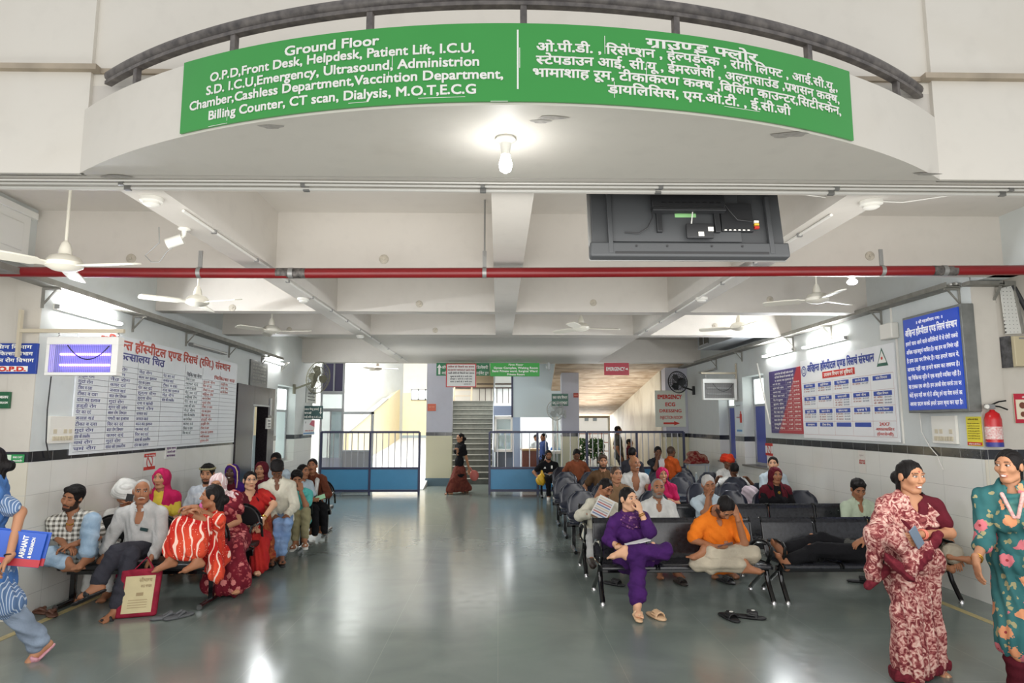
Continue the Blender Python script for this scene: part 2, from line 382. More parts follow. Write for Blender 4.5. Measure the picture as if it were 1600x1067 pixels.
window_unit(2, 12.35, 13.45, 0.98, 2.72, XR + 0.24, 1, M_BLUEP)
window_unit(3, 13.96, 14.95, 0.98, 2.72, XR + 0.24, 1, M_BLUEP)
struct('trim_8', MB().box((XR - 0.05, 12.3, 0.95), (XR + 0.2, 13.5, 0.985)).box((XR - 0.05, 13.9, 0.95), (XR + 0.2, 15.0, 0.985)), mat('grey_stone_sill', (126, 124, 116), 0.5))
# end pillars
def pillar(name, a, b, Y, d=0.4):
    x0, x1 = atY(a, 660, Y).x, atY(b, 660, Y).x
    struct(name, MB().box((x0, Y, ZS1), (x1, Y + d, 3.9), 0).box((x0, Y, 0.22), (x1, Y + d, ZS0), 1).box((x0 - 0.003, Y - 0.004, ZS0), (x1 + 0.003, Y + d, ZS1), 2).box((x0 - 0.01, Y - 0.01, 0), (x1 + 0.01, Y + d, 0.22), 3),
           [M_LILAC, mat('cream_pillar_tile', (214, 208, 176), 0.3), M_STRIP_X, mat('blue_grey_skirting', (96, 120, 132), 0.5)])
pillar('pillar_left', 666, 706, 19.7); pillar('pillar_right', 878, 905, 18.4); pillar('pillar_corner', 1041, 1076, 17.6)
# outer shell behind: back wall, left room, ceilings
BK = 27.5
mb = MB()
zb = atY(640, 680, BK).z; zm = atY(640, 614, BK).z
mb.box((-12, BK, 0), (-1.6, BK + 0.2, zb), 2).box((-12, BK, zb), (-1.6, BK + 0.2, zm), 1).box((-12, BK, zm), (-1.6, BK + 0.2, 8), 0)
struct('wall_back', mb, [M_FAC, M_CREAMW, mat('blue_grey_dado', (150, 164, 168), 0.6)])
xa = atY(500, 600, 17.6).x
wl = atY(630, 600, BK).x
struct('wall_back_left', MB().add([(xa - 0.9, 20.2, 0), (wl, BK, 0), (wl, BK, 7), (xa - 0.9, 20.2, 7)], [(0, 1, 2, 3)]).add([(xa - 1.1, 20.2, 0), (wl - 0.2, BK, 0), (wl - 0.2, BK, 7), (xa - 1.1, 20.2, 7)], [(3, 2, 1, 0)]), M_UP)
# ramp rising beside it, with a sloping parapet wall
rw = atY(655, 700, 18.5)
mb = MB(); zr = atY(640, 684, BK).z
mb.add([(-5.4, 18.6, 0.01), (-2.05, 18.6, 0.01), (-2.05, BK, zr), (-5.4, BK, zr), (-5.4, 18.6, -0.1), (-2.05, 18.6, -0.1), (-2.05, BK, -0.1), (-5.4, BK, -0.1)], [(0, 1, 2, 3), (0, 4, 5, 1), (1, 5, 6, 2), (3, 7, 4, 0)])
struct('ramp_floor', mb, mat('pale_ramp_concrete', (214, 214, 216), 0.7, noise=0.12, nscale=12))
p0, p1, p2, p3 = atY(538, 676, 21.2), atY(600, 624, 25.2), atY(620, 608, BK - 0.3), atY(538, 760, 21.2)
mb = MB(); q = [p0, p1, p2, Vector((p2.x, p2.y, 0)), Vector((p1.x, p1.y, 0)), Vector((p0.x, p0.y, 0))]
mb.prism(q, (0, 0, 0), (0.14, 0.0, 0)); struct('trim_9', mb, M_CREAMW)
mb = MB(); mb.bar(p0 + Vector((0.07, 0, 0.03)), p1 + Vector((0.07, 0, 0.03)), 0.2, 0.05); struct('trim_10', mb, mat('grey_ramp_coping', (168, 166, 160), 0.7))
# back window with three panes
a, b = atY(643, 608, BK - 0.02), atY(676, 625, BK - 0.02)
o = MB().box((a.x, BK - 0.06, b.z), (b.x, BK, b.z + 0.05)).box((a.x, BK - 0.06, a.z - 0.05), (b.x, BK, a.z)).build('window_4', M_ALU); o['kind'] = 'structure'
for i in range(4):
    x = a.x + (b.x - a.x) * i / 3; MB().box((x - 0.025, BK - 0.06, b.z), (x + 0.025, BK, a.z)).build('mullion', M_ALU, o)
MB().box((a.x, BK - 0.02, b.z + 0.03), (b.x, BK - 0.01, a.z - 0.03)).build('pane', M_SKYW, o)
struct('ceiling_back', MB().box((-1.6, 16.6, 3.9), (2.3, BK, 4.05)).box((-12, 16.6, 8), (-1.6, BK, 8.1)), M_CEIL)
# glazed aluminium screen at the left end, dark panes over clear ones
Y = 17.8
def X(px): return atY(px, 640, Y).x
def Z(py): return atY(520, py, Y).z
o = MB().box((X(500), Y, Z(568)), (X(503), Y + 0.06, 0)).box((X(519), Y, Z(568)), (X(521.5), Y + 0.06, Z(611))).box((X(534), Y, Z(560)), (X(537), Y + 0.06, 0)).box((X(500), Y - 0.03, Z(616)), (X(537), Y + 0.08, Z(611))).box((X(500), Y - 0.03, Z(643)), (X(537), Y + 0.08, Z(638))).box((X(516), Y, Z(638)), (X(518), Y + 0.06, 0)).build('window_5', M_ALU, bevel=0.004)
o['kind'] = 'structure'
MB().box((X(503), Y + 0.02, Z(611)), (X(534), Y + 0.03, Z(560))).build('pane', M_TINT, o)
MB().box((X(503), Y + 0.02, Z(638)), (X(534), Y + 0.03, Z(616))).build('pane', M_GLASS, o)
MB().box((X(503), Y + 0.02, 0.9), (X(534), Y + 0.03, Z(643))).build('pane', M_GLASS, o)
MB().box((X(503), Y + 0.01, 0), (X(534), Y + 0.05, 0.9)).build('panel', M_LILAC, o)
# open door in that screen
Y = 18.2
o = MB().box((X(516), Y, 0), (X(524), Y + 0.1, Z(645))).box((X(580), Y, 0), (X(584), Y + 0.1, Z(643))).box((X(516), Y, Z(647)), (X(584), Y + 0.1, Z(643))).box((X(535), Y + 0.02, Z(706)), (X(580), Y + 0.07, Z(703))).build('door_1', M_ALU, bevel=0.004); o['kind'] = 'structure'
MB().box((X(524), Y + 0.03, 0), (X(535), Y + 0.06, Z(647))).build('panel', M_LILAC, o)
MB().box((X(535), Y + 0.04, 0), (X(580), Y + 0.05, Z(706))).build('panel', mat('grey_door_panel', (170, 166, 164), 0.5), o)
for px in (528, 532.5): MB().box((X(px - 1.2), Y - 0.02, Z(684)), (X(px + 1.2), Y + 0.04, Z(678))).build('handle', M_BLACK, o)
# staircase
t = thing('staircase', 'grey stone staircase climbing behind the walking woman between two painted walls', 'staircase', (-1.0, 20.2, 0))
sb0, sb1 = atY(682, 757, 20.2), atY(768, 757, 20.2); NS, RI, TR = 16, 0.163, 0.29
st0, st1 = atY(706, 640, 20.2 + NS * TR), atY(771, 640, 20.2 + NS * TR)
sx0, sx1 = min(sb0.x, st0.x) - 0.02, max(sb1.x, st1.x)
M_STEP = mat('grey_kota_step', (104, 106, 98), 0.5, noise=0.3, nscale=9); M_NOSE = mat('worn_step_edge', (124, 124, 116), 0.5)
for i in range(NS):
    y0 = 20.2 + i * TR
    s_ = MB().box((sx0, y0, 0), (sx1, y0 + TR + (0.9 if i == NS - 1 else 0.0), (i + 1) * RI - 0.03)).build('step', M_STEP, t)
    MB().box((sx0, y0 - 0.025, (i + 1) * RI - 0.03), (sx1, y0 + TR, (i + 1) * RI)).build('tread', M_NOSE, s_, bevel=0.006)
# side wall of the stairs with a black handrail
yt = 20.2 + NS * TR; zt = NS * RI
mb = MB(); mb.prism([(sx0 - 0.02, 20.1, 0), (sx0 - 0.02, yt, 0), (sx0 - 0.02, yt, zt + 0.95), (sx0 - 0.02, 20.1, 0.95)], (0, 0, 0), (-0.16, 0, 0))
struct('wall_stair_left', mb, M_UP)
struct('trim_11', MB().bar((sx0 - 0.05, 20.1, 1.0), (sx0 - 0.05, yt, zt + 1.0), 0.07, 0.05), mat('dark_stair_rail', (52, 56, 52), 0.4))
t2 = thing('stair_railing', 'pale steel railing along the right edge of the staircase', 'railing', (sx1, 20.2, 0))
MB().tube([(sx1 + 0.03, 20.15, 0.0), (sx1 + 0.03, 20.15, 1.0), (sx1 + 0.03, yt, zt + 1.0), (sx1 + 0.03, yt + 0.02, zt)], 0.03, 8).build('handrail', M_STEEL, t2)
for i in range(1, 12): MB().tube([(sx1 + 0.03, 20.2 + i * 0.38, 0.2 + i * 0.213), (sx1 + 0.03, 20.2 + i * 0.38, 1.0 + i * 0.213)], 0.01, 6).build('baluster', M_STEEL, t2)
# landing wall, upper balustrade, ladder
LY = yt + 1.2
struct('wall_landing', MB().box((-1.9, LY, 0), (1.0, LY + 0.2, atY(740, 606, LY).z), 0).box((-1.9, LY + 1.2, 0), (1.0, LY + 1.4, 5.5), 1), [M_GREYW, mat('beige_ribbed_panel', (196, 180, 154), 0.6)])
t = thing('balustrade', 'iron balustrade of the upper flight above the stair landing', 'railing', (0, LY - 0.05, 2.6))
za, zb_ = atY(770, 606, LY - 0.05).z, atY(770, 585, LY - 0.05).z
xa_, xb_ = atY(745, 600, LY).x, atY(799, 600, LY).x
MB().tube([(xa_ - 0.9, LY - 0.05, za), (xb_, LY - 0.05, za)], 0.025, 6).tube([(xa_, LY - 0.05, atY(770, 600, LY).z), (xb_, LY - 0.05, atY(770, 600, LY).z)], 0.03, 6).build('handrail', mat('brown_iron', (84, 70, 62), 0.5), t)
for i in range(6):
    x = xa_ + (xb_ - xa_) * (i + 0.5) / 6; MB().tube([(x, LY - 0.05, atY(770, 630, LY).z), (x, LY - 0.05, za)], 0.012, 6).build('baluster', MATS['brown_iron'], t)
t = thing('ladder', 'pale wooden ladder leaning on the wall at the stair top', 'ladder', (0, yt + 0.6, zt))
l0, l1, l2, l3 = atY(709, 634, yt + 0.3), atY(711, 585, yt + 1.0), atY(736, 634, yt + 0.3), atY(738, 585, yt + 1.0)
MB().bar(l0, l1, 0.06, 0.05).build('rail', mat('pale_wood', (206, 186, 158), 0.6), t); MB().bar(l2, l3, 0.06, 0.05).build('rail', MATS['pale_wood'], t)
for i in range(5): MB().bar(l0.lerp(l1, 0.12 + i * 0.19), l2.lerp(l3, 0.12 + i * 0.19), 0.05, 0.03).build('rung', MATS['pale_wood'], t)
# office front right of the stairs
OY = 22.0
def ox(px): return atY(px, 660, OY).x
def oz(py): return atY(830, py, OY).z
mb = MB().box((ox(801), OY, oz(652)), (ox(890), OY + 0.15, 4.0), 0).box((ox(801), OY, 0), (ox(813), OY + 0.15, oz(652)), 1).box((ox(771), OY, oz(649)), (ox(800), OY + 0.15, oz(634)), 2).box((ox(799), OY - 0.02, oz(652)), (ox(801.5), OY + 0.15, 4.0), 3)
struct('wall_office', mb, [mat('pale_blue_office_wall', (206, 222, 230), 0.5), mat('blue_office_pier', (168, 190, 220), 0.5), mat('steel_blue_panel', (150, 166, 196), 0.5), mat('dark_blue_edge', (62, 66, 92), 0.5)])
# service window beside the stairs
t = MB().box((ox(772), OY, oz(706)), (ox(801), OY + 0.1, oz(702))).box((ox(772), OY, oz(655)), (ox(801), OY + 0.1, oz(650))).box((ox(772), OY, oz(702)), (ox(776), OY + 0.1, oz(655))).box((ox(798), OY, oz(702)), (ox(801), OY + 0.1, oz(655))).box((ox(776), OY + 0.02, oz(673)), (ox(798), OY + 0.08, oz(671))).build('window_6', M_WHITE, bevel=0.005); t['kind'] = 'structure'
MB().box((ox(776), OY + 0.05, oz(702)), (ox(798), OY + 0.06, oz(655))).build('pane', M_GLASS, t)
struct('wall_office_low', MB().box((ox(774), OY + 0.1, 0), (ox(801), OY + 0.2, oz(706))), mat('grey_counter_front', (120, 130, 144), 0.5))
t = thing('shelf_unit', 'shelf of small boxes seen through the service window beside the stairs', 'shelf', (ox(787), OY + 0.8, 0.9))
MB().box((ox(774), OY + 0.7, oz(700)), (ox(802), OY + 1.0, oz(698))).box((ox(774), OY + 0.7, oz(682)), (ox(802), OY + 1.0, oz(680.6))).box((ox(774), OY + 1.0, 0), (ox(802), OY + 1.03, oz(655))).build('rack', mat('dark_rack', (40, 42, 46), 0.6), t)
for i in range(12):
    x = ox(777 + (i % 6) * 3.6); z = (oz(680.6), oz(698))[i // 6]; h = rnd.uniform(0.1, 0.2)
    MB().box((x, OY + 0.74, z), (x + 0.06, OY + 0.9, z + h)).build('packet', mat('packet_%s' % 'abc'[i % 3], ((190, 160, 90), (200, 206, 214), (90, 110, 170))[i % 3], 0.6), t)
# office interior
struct('wall_office_back', MB().box((ox(770), OY + 4.0, 0), (ox(880), OY + 4.1, 4)), mat('bright_office_wall', (236, 240, 240), 0.5))
area('office_ceiling_light', ((ox(850)), OY + 2.0, 3.2), (2.4, 2.4), 170, (0, 0, 0), (0.95, 0.98, 1))
M_WOODR = mat('red_brown_wood', (128, 66, 46), 0.4, noise=0.2, nscale=5)
t = thing('reception_counter', 'red-brown wooden reception counter behind the blue gate', 'counter', (ox(827), OY - 0.6, 0))
MB().box((ox(815), OY - 0.7, 0), (ox(838), OY - 0.02, oz(703))).build('body', M_WOODR, t, bevel=0.01); MB().box((ox(813), OY - 0.75, oz(703)), (ox(842), OY - 0.02, oz(700))).build('top', mat('tan_counter_top', (196, 158, 104), 0.4), t, bevel=0.006)
t = thing('glass_counter', 'white counter with steel legs in front of the bright office', 'counter', (ox(870), OY - 0.8, 0))
MB().box((ox(846), OY - 1.0, oz(707)), (ox(884), OY - 0.3, oz(703))).build('top', M_WHITE, t, bevel=0.006)
for px in (848, 865, 881): MB().box((ox(px), OY - 0.98, 0), (ox(px) + 0.05, OY - 0.9, oz(707))).build('leg', M_STEEL, t)
MB().box((ox(848), OY - 0.6, 0.2), (ox(882), OY - 0.58, oz(707))).build('front_panel', mat('pale_green_panel', (196, 206, 196), 0.4), t)
t = thing('glass_partition', 'glass partition with white posts beside the right end pillar', 'partition', (ox(870), OY - 0.1, 0))
for px in (862, 869, 876): MB().box((ox(px), OY - 0.15, 0), (ox(px + 2), OY - 0.08, oz(650))).build('post', M_WHITE, t)
MB().box((ox(863), OY - 0.12, 0.9), (ox(878), OY - 0.11, oz(652))).build('pane', M_GLASS, t)
# passage at the right: sloping board roof, stained wall, bright opening, bushes
pc = [atY(905, 568, 17.0), atY(1046, 568, 17.0), atY(946, 653, 31.0), atY(905, 653, 31.0)]
M_BOARD = NB('board_roof', 0.7)
_y = M_BOARD.sep()[1]; _f = M_BOARD.math('FRACT', M_BOARD.math('MULTIPLY', _y, 0.62))
M_BOARD = M_BOARD.out(M_BOARD.mix(M_BOARD.math('LESS_THAN', _f, 0.04), M_BOARD.ramp(M_BOARD.noise(2.2, 5, 1.0), [(0.3, (168, 138, 108)), (0.65, (214, 194, 168))]), (120, 96, 76)))
p0, p1, p2, p3 = pc[0], pc[1], pc[2], pc[3]; up = Vector((0, 0, 0.1))
struct('ceiling_passage', MB().add([p0 + Vector((-0.6, 0, 0)), p1 + Vector((0.4, 0, 0)), p2 + Vector((0.4, 0, 0)), p3 + Vector((-1.5, 0, 0))] + [v + up for v in (p0 + Vector((-0.6, 0, 0)), p1 + Vector((0.4, 0, 0)), p2 + Vector((0.4, 0, 0)), p3 + Vector((-1.5, 0, 0)))], [(0, 1, 2, 3), (7, 6, 5, 4), (0, 4, 5, 1), (1, 5, 6, 2), (2, 6, 7, 3), (3, 7, 4, 0)]), M_BOARD)
struct('wall_passage', MB().add([(p1.x, 18.05, 0), (p2.x + 0.1, 31, 0), (p2.x + 0.1, 31, 3.0), (p1.x, 18.05, 3.6)] + [(p1.x + 0.2, 18.05, 0), (p2.x + 0.3, 31, 0), (p2.x + 0.3, 31, 3.0), (p1.x + 0.2, 18.05, 3.6)], [(0, 1, 2, 3), (7, 6, 5, 4), (0, 3, 7, 4)]), wall_paint('stained_passage_wall', (226, 218, 196), (150, 128, 90), 0.55))
struct('wall_passage_left', MB().box((ox(890), OY - 0.05, 0), (ox(890) + 0.15, OY + 9, 3.6)), M_UP)
mb = MB(); a = atY(908, 668, 34); b = atY(946, 668, 34)
t = thing('building', 'pale sunlit building across the yard beyond the passage', 'building', (a.x, 34, 0))
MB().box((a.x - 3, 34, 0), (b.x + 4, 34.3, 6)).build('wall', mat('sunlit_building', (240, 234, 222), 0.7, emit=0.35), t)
for px in (914, 927): MB().box((atY(px, 680, 33.9).x, 33.9, 1.9), (atY(px + 6, 680, 33.9).x, 34.0, 2.5)).build('window', mat('far_window', (180, 188, 190), 0.4), t)
t = thing('yard_fence', 'red railed fence beyond the passage opening', 'fence', (a.x, 31.5, 0))
for z in (0.5, 0.9, 1.3): MB().tube([(a.x - 1, 31.5, z), (b.x + 1, 31.5, z)], 0.02, 6).build('rail', mat('red_rail', (176, 84, 66), 0.5), t)
for i in range(7): MB().tube([(a.x - 1 + i * 0.55, 31.5, 0), (a.x - 1 + i * 0.55, 31.5, 1.35)], 0.02, 6).build('post', MATS['red_rail'], t)
M_LEAF = mat('bush_leaf', (66, 110, 62), 0.6, noise=0.4, nscale=4)
for k, (px, lab) in enumerate(((909, 'green leafy bush beside the pillar beyond the fence'), (933, 'green leafy bush at the middle of the passage opening'))):
    c = atY(px, 710, 30.5); mb = MB()
    for i in range(230):
        d = Vector((rnd.uniform(-0.3, 0.3), rnd.uniform(-0.3, 0.3), rnd.uniform(0, 0.95))); e = Euler((rnd.uniform(0, 6), rnd.uniform(0, 6), rnd.uniform(0, 6))).to_matrix()
        p = Vector((c.x, 30.5, 0.15)) + d; mb.add([p + e @ Vector(v) for v in ((0, -0.11, 0), (0.055, 0, 0.02), (0, 0.11, 0), (-0.055, 0, 0.02))], [(0, 1, 2, 3)])
    tr = thing('bush', lab, 'bush', (c.x, 30.5, 0)); mb.build('foliage', M_LEAF, tr, smooth=False); MB().tube([(c.x, 30.5, 0), (c.x, 30.5, 0.5)], 0.03, 6, r2=0.015).build('stem', mat('bark', (96, 78, 60), 0.8), tr)
# two fence gates: bars over blue sheet panels
M_SHEET = mat('sky_blue_sheet', (78, 150, 196), 0.35, noise=0.08, nscale=3)
def gate(label, xs, Y, bars, zt, feet=True, open_right=False):
    t = thing('fence_gate', label, 'gate', ((xs[0] + xs[-1]) / 2, Y, 0)); M = M_DKBLUE; r = 0.028
    zb, z1, z2 = 0.07, 0.62, zt
    f = MB()
    for x in xs: f.box((x - r, Y - r, 0.0), (x + r, Y + r, zt))
    for z in (0.1, 0.66, zt): f.box((xs[0], Y - r * 0.9, z - r), (xs[-1], Y + r * 0.9, z + r))
    f.build('frame', M, t, bevel=0.004)
    for i in range(len(xs) - 1):
        MB().box((xs[i] + r, Y - 0.006, 0.13), (xs[i + 1] - r, Y + 0.006, 0.63)).build('sheet_panel', M_SHEET, t)
        n = bars[i]
        for k in range(1, n + 1):
            x = xs[i] + (xs[i + 1] - xs[i]) * k / (n + 1); MB().tube([(x, Y, 0.66), (x, Y, zt)], 0.012, 6).build('bar', mat('light_steel_bar', (190, 190, 196), 0.35, 0.4), t)
    return t
GY = 17.32
gx = lambda px: atY(px, 720, GY).x
zt = atY(600, 675, GY).z
gate('blue sheet fence panel with steel bars in front of the sunlit left room', [gx(501), gx(578), gx(655)], GY, [7, 7], zt)
gate('blue sheet gate with steel bars right of the stairs', [gx(765), gx(840), gx(917)], GY, [5, 5], zt)
gate('blue fence panel with steel bars before the right passage', [gx(918), gx(996), gx(1070)], GY + 0.04, [8, 7], zt)
# ================================================================== lettering: Latin and Devanagari, glyph by glyph
_GC = {}
def _gmesh(txt):
    c = bpy.data.curves.new('glyph', 'FONT'); c.body = txt; c.size = 1.0; c.resolution_u = 3
    o = bpy.data.objects.new('glyph', c); me = bpy.data.meshes.new_from_object(o)
    v = [(p.co.x, p.co.y) for p in me.vertices]; f = [tuple(p.vertices) for p in me.polygons]
    bpy.data.objects.remove(o); bpy.data.curves.remove(c); bpy.data.meshes.remove(me)
    return v, f
_bar0 = None
def glyph(ch):
    global _bar0
    if ch in _GC: return _GC[ch]
    if _bar0 is None: _bar0 = max(p[0] for p in _gmesh('      |')[0])
    v, f = _gmesh(ch) if ch.strip() else ([], [])
    _GC[ch] = (v, f, max(p[0] for p in _gmesh(ch + '      |')[0]) - _bar0); return _GC[ch]
def half(ch):
    k = 'h' + ch
    if k in _GC: return _GC[k]
    v, f, adv = glyph(ch)
    base = [p[0] for p in v if p[1] < 0.12]
    cut = (max(base) - 0.085) if ch not in 'कफ' else adv * 0.76
    bm = bmesh.new(); vs = [bm.verts.new((x, y, 0)) for x, y in v]
    for q in f:
        try: bm.faces.new([vs[i] for i in q])
        except ValueError: pass
    bmesh.ops.bisect_plane(bm, geom=bm.verts[:] + bm.edges[:] + bm.faces[:], plane_co=(cut, 0, 0), plane_no=(1, 0, 0), clear_outer=True)
    bm.verts.index_update()
    r = ([(p.co.x, p.co.y) for p in bm.verts], [tuple(p.index for p in q.verts) for q in bm.faces], cut); bm.free()
    _GC[k] = r; return r
CONS = set('कखगघङचछजझञटठडढणतथदधनपफबभमयरलवशषसह'); VIR = '्'; DANDA = set('खगघचजझञणतथधनपबभमयलवशषसकफ')
def shape(text):
    """-> list of ((verts, faces), x) and total advance, unit size"""
    out = []; x = 0.0; i = 0; n = len(text)
    def put(g, adv=None):
        nonlocal x
        out.append((g[0], g[1], x)); x += g[2] if adv is None else adv
    while i < n:
        c = text[i]
        if c in CONS:
            cl = [c]; i += 1
            while i + 1 < n and text[i] == VIR and text[i + 1] in CONS: cl.append(text[i + 1]); i += 2
            marks = ''
            while i < n and (text[i] in 'ािीुूृेैोौंँःॉॅ' or text[i] == VIR): marks += text[i]; i += 1
            reph = len(cl) > 1 and cl[0] == 'र'
            if reph: cl = cl[1:]
            rakar = len(cl) > 1 and cl[-1] == 'र'
            if rakar: cl = cl[:-1]
            if 'ि' in marks: put(glyph('ि')); marks = marks.replace('ि', '')
            for h in cl[:-1]:
                if h in DANDA: put(half(h))
                else: put(glyph(h)); put(glyph(VIR))
            x0 = x; put(glyph(cl[-1])); w = x - x0
            if rakar:
                d = max([p[0] for p in glyph(cl[-1])[0] if p[1] < 0.12] or [w * 0.8]) - 0.05
                if cl[-1] in 'टठडढ': q = [(0.08, -0.16), (0.14, -0.16), (0.26, 0.0), (0.22, 0.03)]; q2 = [(0.38, -0.16), (0.44, -0.16), (0.3, 0.03), (0.25, 0.0)]; out.append((q + q2, [(0, 1, 2, 3), (4, 5, 6, 7)], x0))
                else: out.append(([(d - 0.22, -0.02), (d - 0.19, -0.07), (d + 0.01, 0.13), (d - 0.01, 0.19)], [(0, 1, 2, 3)], x0))
            for mk in marks: put(glyph(mk))
            if reph:
                xr = x - 0.12; a = [(xr + 0.1 * math.cos(t), 0.72 + 0.1 * math.sin(t)) for t in (0.2, 0.9, 1.6, 2.4, 3.1)]; b = [(xr + 0.05 * math.cos(t), 0.71 + 0.05 * math.sin(t)) for t in (0.2, 0.9, 1.6, 2.4, 3.1)]
                out.append((a + b, [(k, k + 1, 6 + k, 5 + k) for k in range(4)], 0.0))
        else:
            put(glyph(c)); i += 1
    return out, x
def text_to(mb, text, fmap, u0, v0, width=None, size=None, bold=0.0, m=0, align='l', xs=1.0):
    """write text on a surface: fmap(u, v) -> 3D point; u0, v0 baseline start; width fixes the length"""
    g, adv = shape(text)
    if size is None: size = width / adv; sx = size
    else: sx = width / adv if width else size * xs
    if align == 'c': u0 -= adv * sx / 2
    elif align == 'r': u0 -= adv * sx
    ofs = [(0, 0)] if not bold else [(-bold, -bold), (bold, -bold), (bold, bold), (-bold, bold)]
    p = Vector(fmap(u0, v0)); nn = (Vector(fmap(u0 + 0.01, v0)) - p).cross(Vector(fmap(u0, v0 + 0.01)) - p).normalized(); nn = nn if nn.dot(EYE - p) > 0 else -nn
    for gi, (v, f, x) in enumerate(g):
        if not f: continue
        for k, (dx, dy) in enumerate(ofs):
            o = nn * (0.0004 * (k + 1) + 0.0016 * (gi % 2)); mb.add([fmap(u0 + (px + x + dx) * sx, v0 + (py + dy) * size) + o for px, py in v], f, m)
def plane_map(o, ex, ey):
    o, ex, ey = Vector(o), Vector(ex).normalized(), Vector(ey).normalized()
    return lambda u, v: o + ex * u + ey * v
def rect_on(mb, fm, u0, v0, u1, v1, m=0):
    mb.add([fm(u0, v0), fm(u1, v0), fm(u1, v1), fm(u0, v1)], [(0, 1, 2, 3)], m)
M_INKW = mat('white_lettering', (246, 246, 240), 0.6); M_INKR = mat('red_lettering', (206, 52, 40), 0.6); M_INKB = mat('navy_lettering', (58, 60, 128), 0.6)
M_INKK = mat('black_lettering', (60, 60, 66), 0.6); M_GREEN = mat('green_sign_vinyl', (66, 160, 76), 0.24, noise=0.06, nscale=3); M_DGREEN = mat('dark_green_sign', (30, 96, 76), 0.35)
# ---- curved green banner on the balcony front
def cyl(px, py, r=BR + 0.012):
    d = ray(px, py); ox_, oy_ = -BCX, -BCY; a = d.x ** 2 + d.y ** 2; b = 2 * (ox_ * d.x + oy_ * d.y); c = ox_ ** 2 + oy_ ** 2 - r * r
    t = (-b - math.sqrt(b * b - 4 * a * c)) / (2 * a); p = EYE + d * t
    return math.atan2(p.x - BCX, BCY - p.y), p.z
def bmap(r): return lambda u, v: Vector((BCX + r * math.sin(u / r), BCY - r * math.cos(u / r), v))
t = thing('banner_sign', 'long green curved banner listing ground floor departments on the balcony front', 'sign', (BCX, BCY - BR - 0.01, ZB + 0.3))
aL, aR, aM = cyl(285, 150)[0], cyl(1329, 150)[0], cyl(809, 100)[0]
z0, z1 = ZB + 0.012, ZT + 0.004; r0, r1 = BR + 0.004, BR + 0.014
mb = MB(); n = 60
O0, O1 = arc(r1, z0, aL, aR, n), arc(r1, z1, aL, aR, n); I0, I1 = arc(r0, z0, aL, aR, n), arc(r0, z1, aL, aR, n)
mb.strip(O0, O1).strip(O1, I1).strip(I0, O0); mb.add([O0[0], O1[0], I1[0], I0[0]], [(0, 1, 2, 3)]); mb.add([O0[-1], O1[-1], I1[-1], I0[-1]], [(3, 2, 1, 0)])
mb.build('sheet', M_GREEN, t)
mb = MB(); rr = BR + 0.0155; bm_ = bmap(rr)
for txt, l, r in (('Ground Floor', (444, 87), (592, 71)), ('O.P.D,Front Desk, Helpdesk, Patient Lift, I.C.U,', (328, 125), (742, 85)), ('S.D. I.C.U,Emergency, Ultrasound, Administrion', (322, 146), (750, 106)),
                  ('Chamber,Cashless Department,Vaccintion Department,', (296, 169), (787, 128)), ('Billing Counter, CT scan, Dialysis, M.O.T,E.C.G', (325, 186), (745, 148))):
    (a0, za), (a1, zb) = cyl(*l, rr), cyl(*r, rr); sz = 0.066 if txt != 'Ground Floor' else 0.068
    text_to(mb, txt, bm_, a0 * rr, (za + zb) / 2, width=(a1 - a0) * rr, size=sz, bold=0.022)
for k_, (txt, l, r) in enumerate((('ग्राउण्ड फ्लोर', (1010, 79), (1183, 92)), ('ओ.पी.डी. , रिसेप्शन , हेल्पडेस्क , रोगी लिफ्ट , आई.सी.यू.,', (838, 91), (1308, 133)), ('स्टेपडाउन आई. सी.यू , ईमरजेंसी , अल्ट्रासाउंड ,प्रशसन कक्ष,', (838, 110), (1311, 153)),
                  ('भामाशाह रूम, टीकाकरण कक्ष ,बिलिंग काउन्टर,सिटीस्केन,', (832, 129), (1314, 172)), ('डायलिसिस, एम.ओ.टी. , ई.सी.जी', (950, 151), (1235, 175)))):
    (a0, za), (a1, zb) = cyl(*l, rr), cyl(*r, rr)
    text_to(mb, txt, bm_, a0 * rr, (za + zb) / 2, width=(a1 - a0) * rr, size=0.062 if k_ else 0.066, bold=0.024)
rect_on(mb, bm_, aM * rr - 0.004, ZB + 0.07, aM * rr + 0.004, ZT - 0.03)
rs = random.Random(3)
for px, py, L in ((613, 95, .06), (355, 178, .07), (945, 70, .09), (983, 75, .05), (1010, 112, .09), (1195, 152, .06), (960, 140, .08), (607, 118, .04), (812, 90, .1)):
    a, z = cyl(px, py, rr); rect_on(mb, bm_, a * rr - 0.0015, z - L / 2, a * rr + 0.0015, z + L / 2)
for px, py, L in ((340, 195, .12), (690, 152, .22), (560, 160, .1), (1160, 170, .2), (780, 158, .08)):
    a, z = cyl(px, py, rr); rect_on(mb, bm_, a * rr - L / 2, z - 0.0012, a * rr + L / 2, z + 0.0012)
mb.build('lettering', M_INKW, t, smooth=False, fix=False)
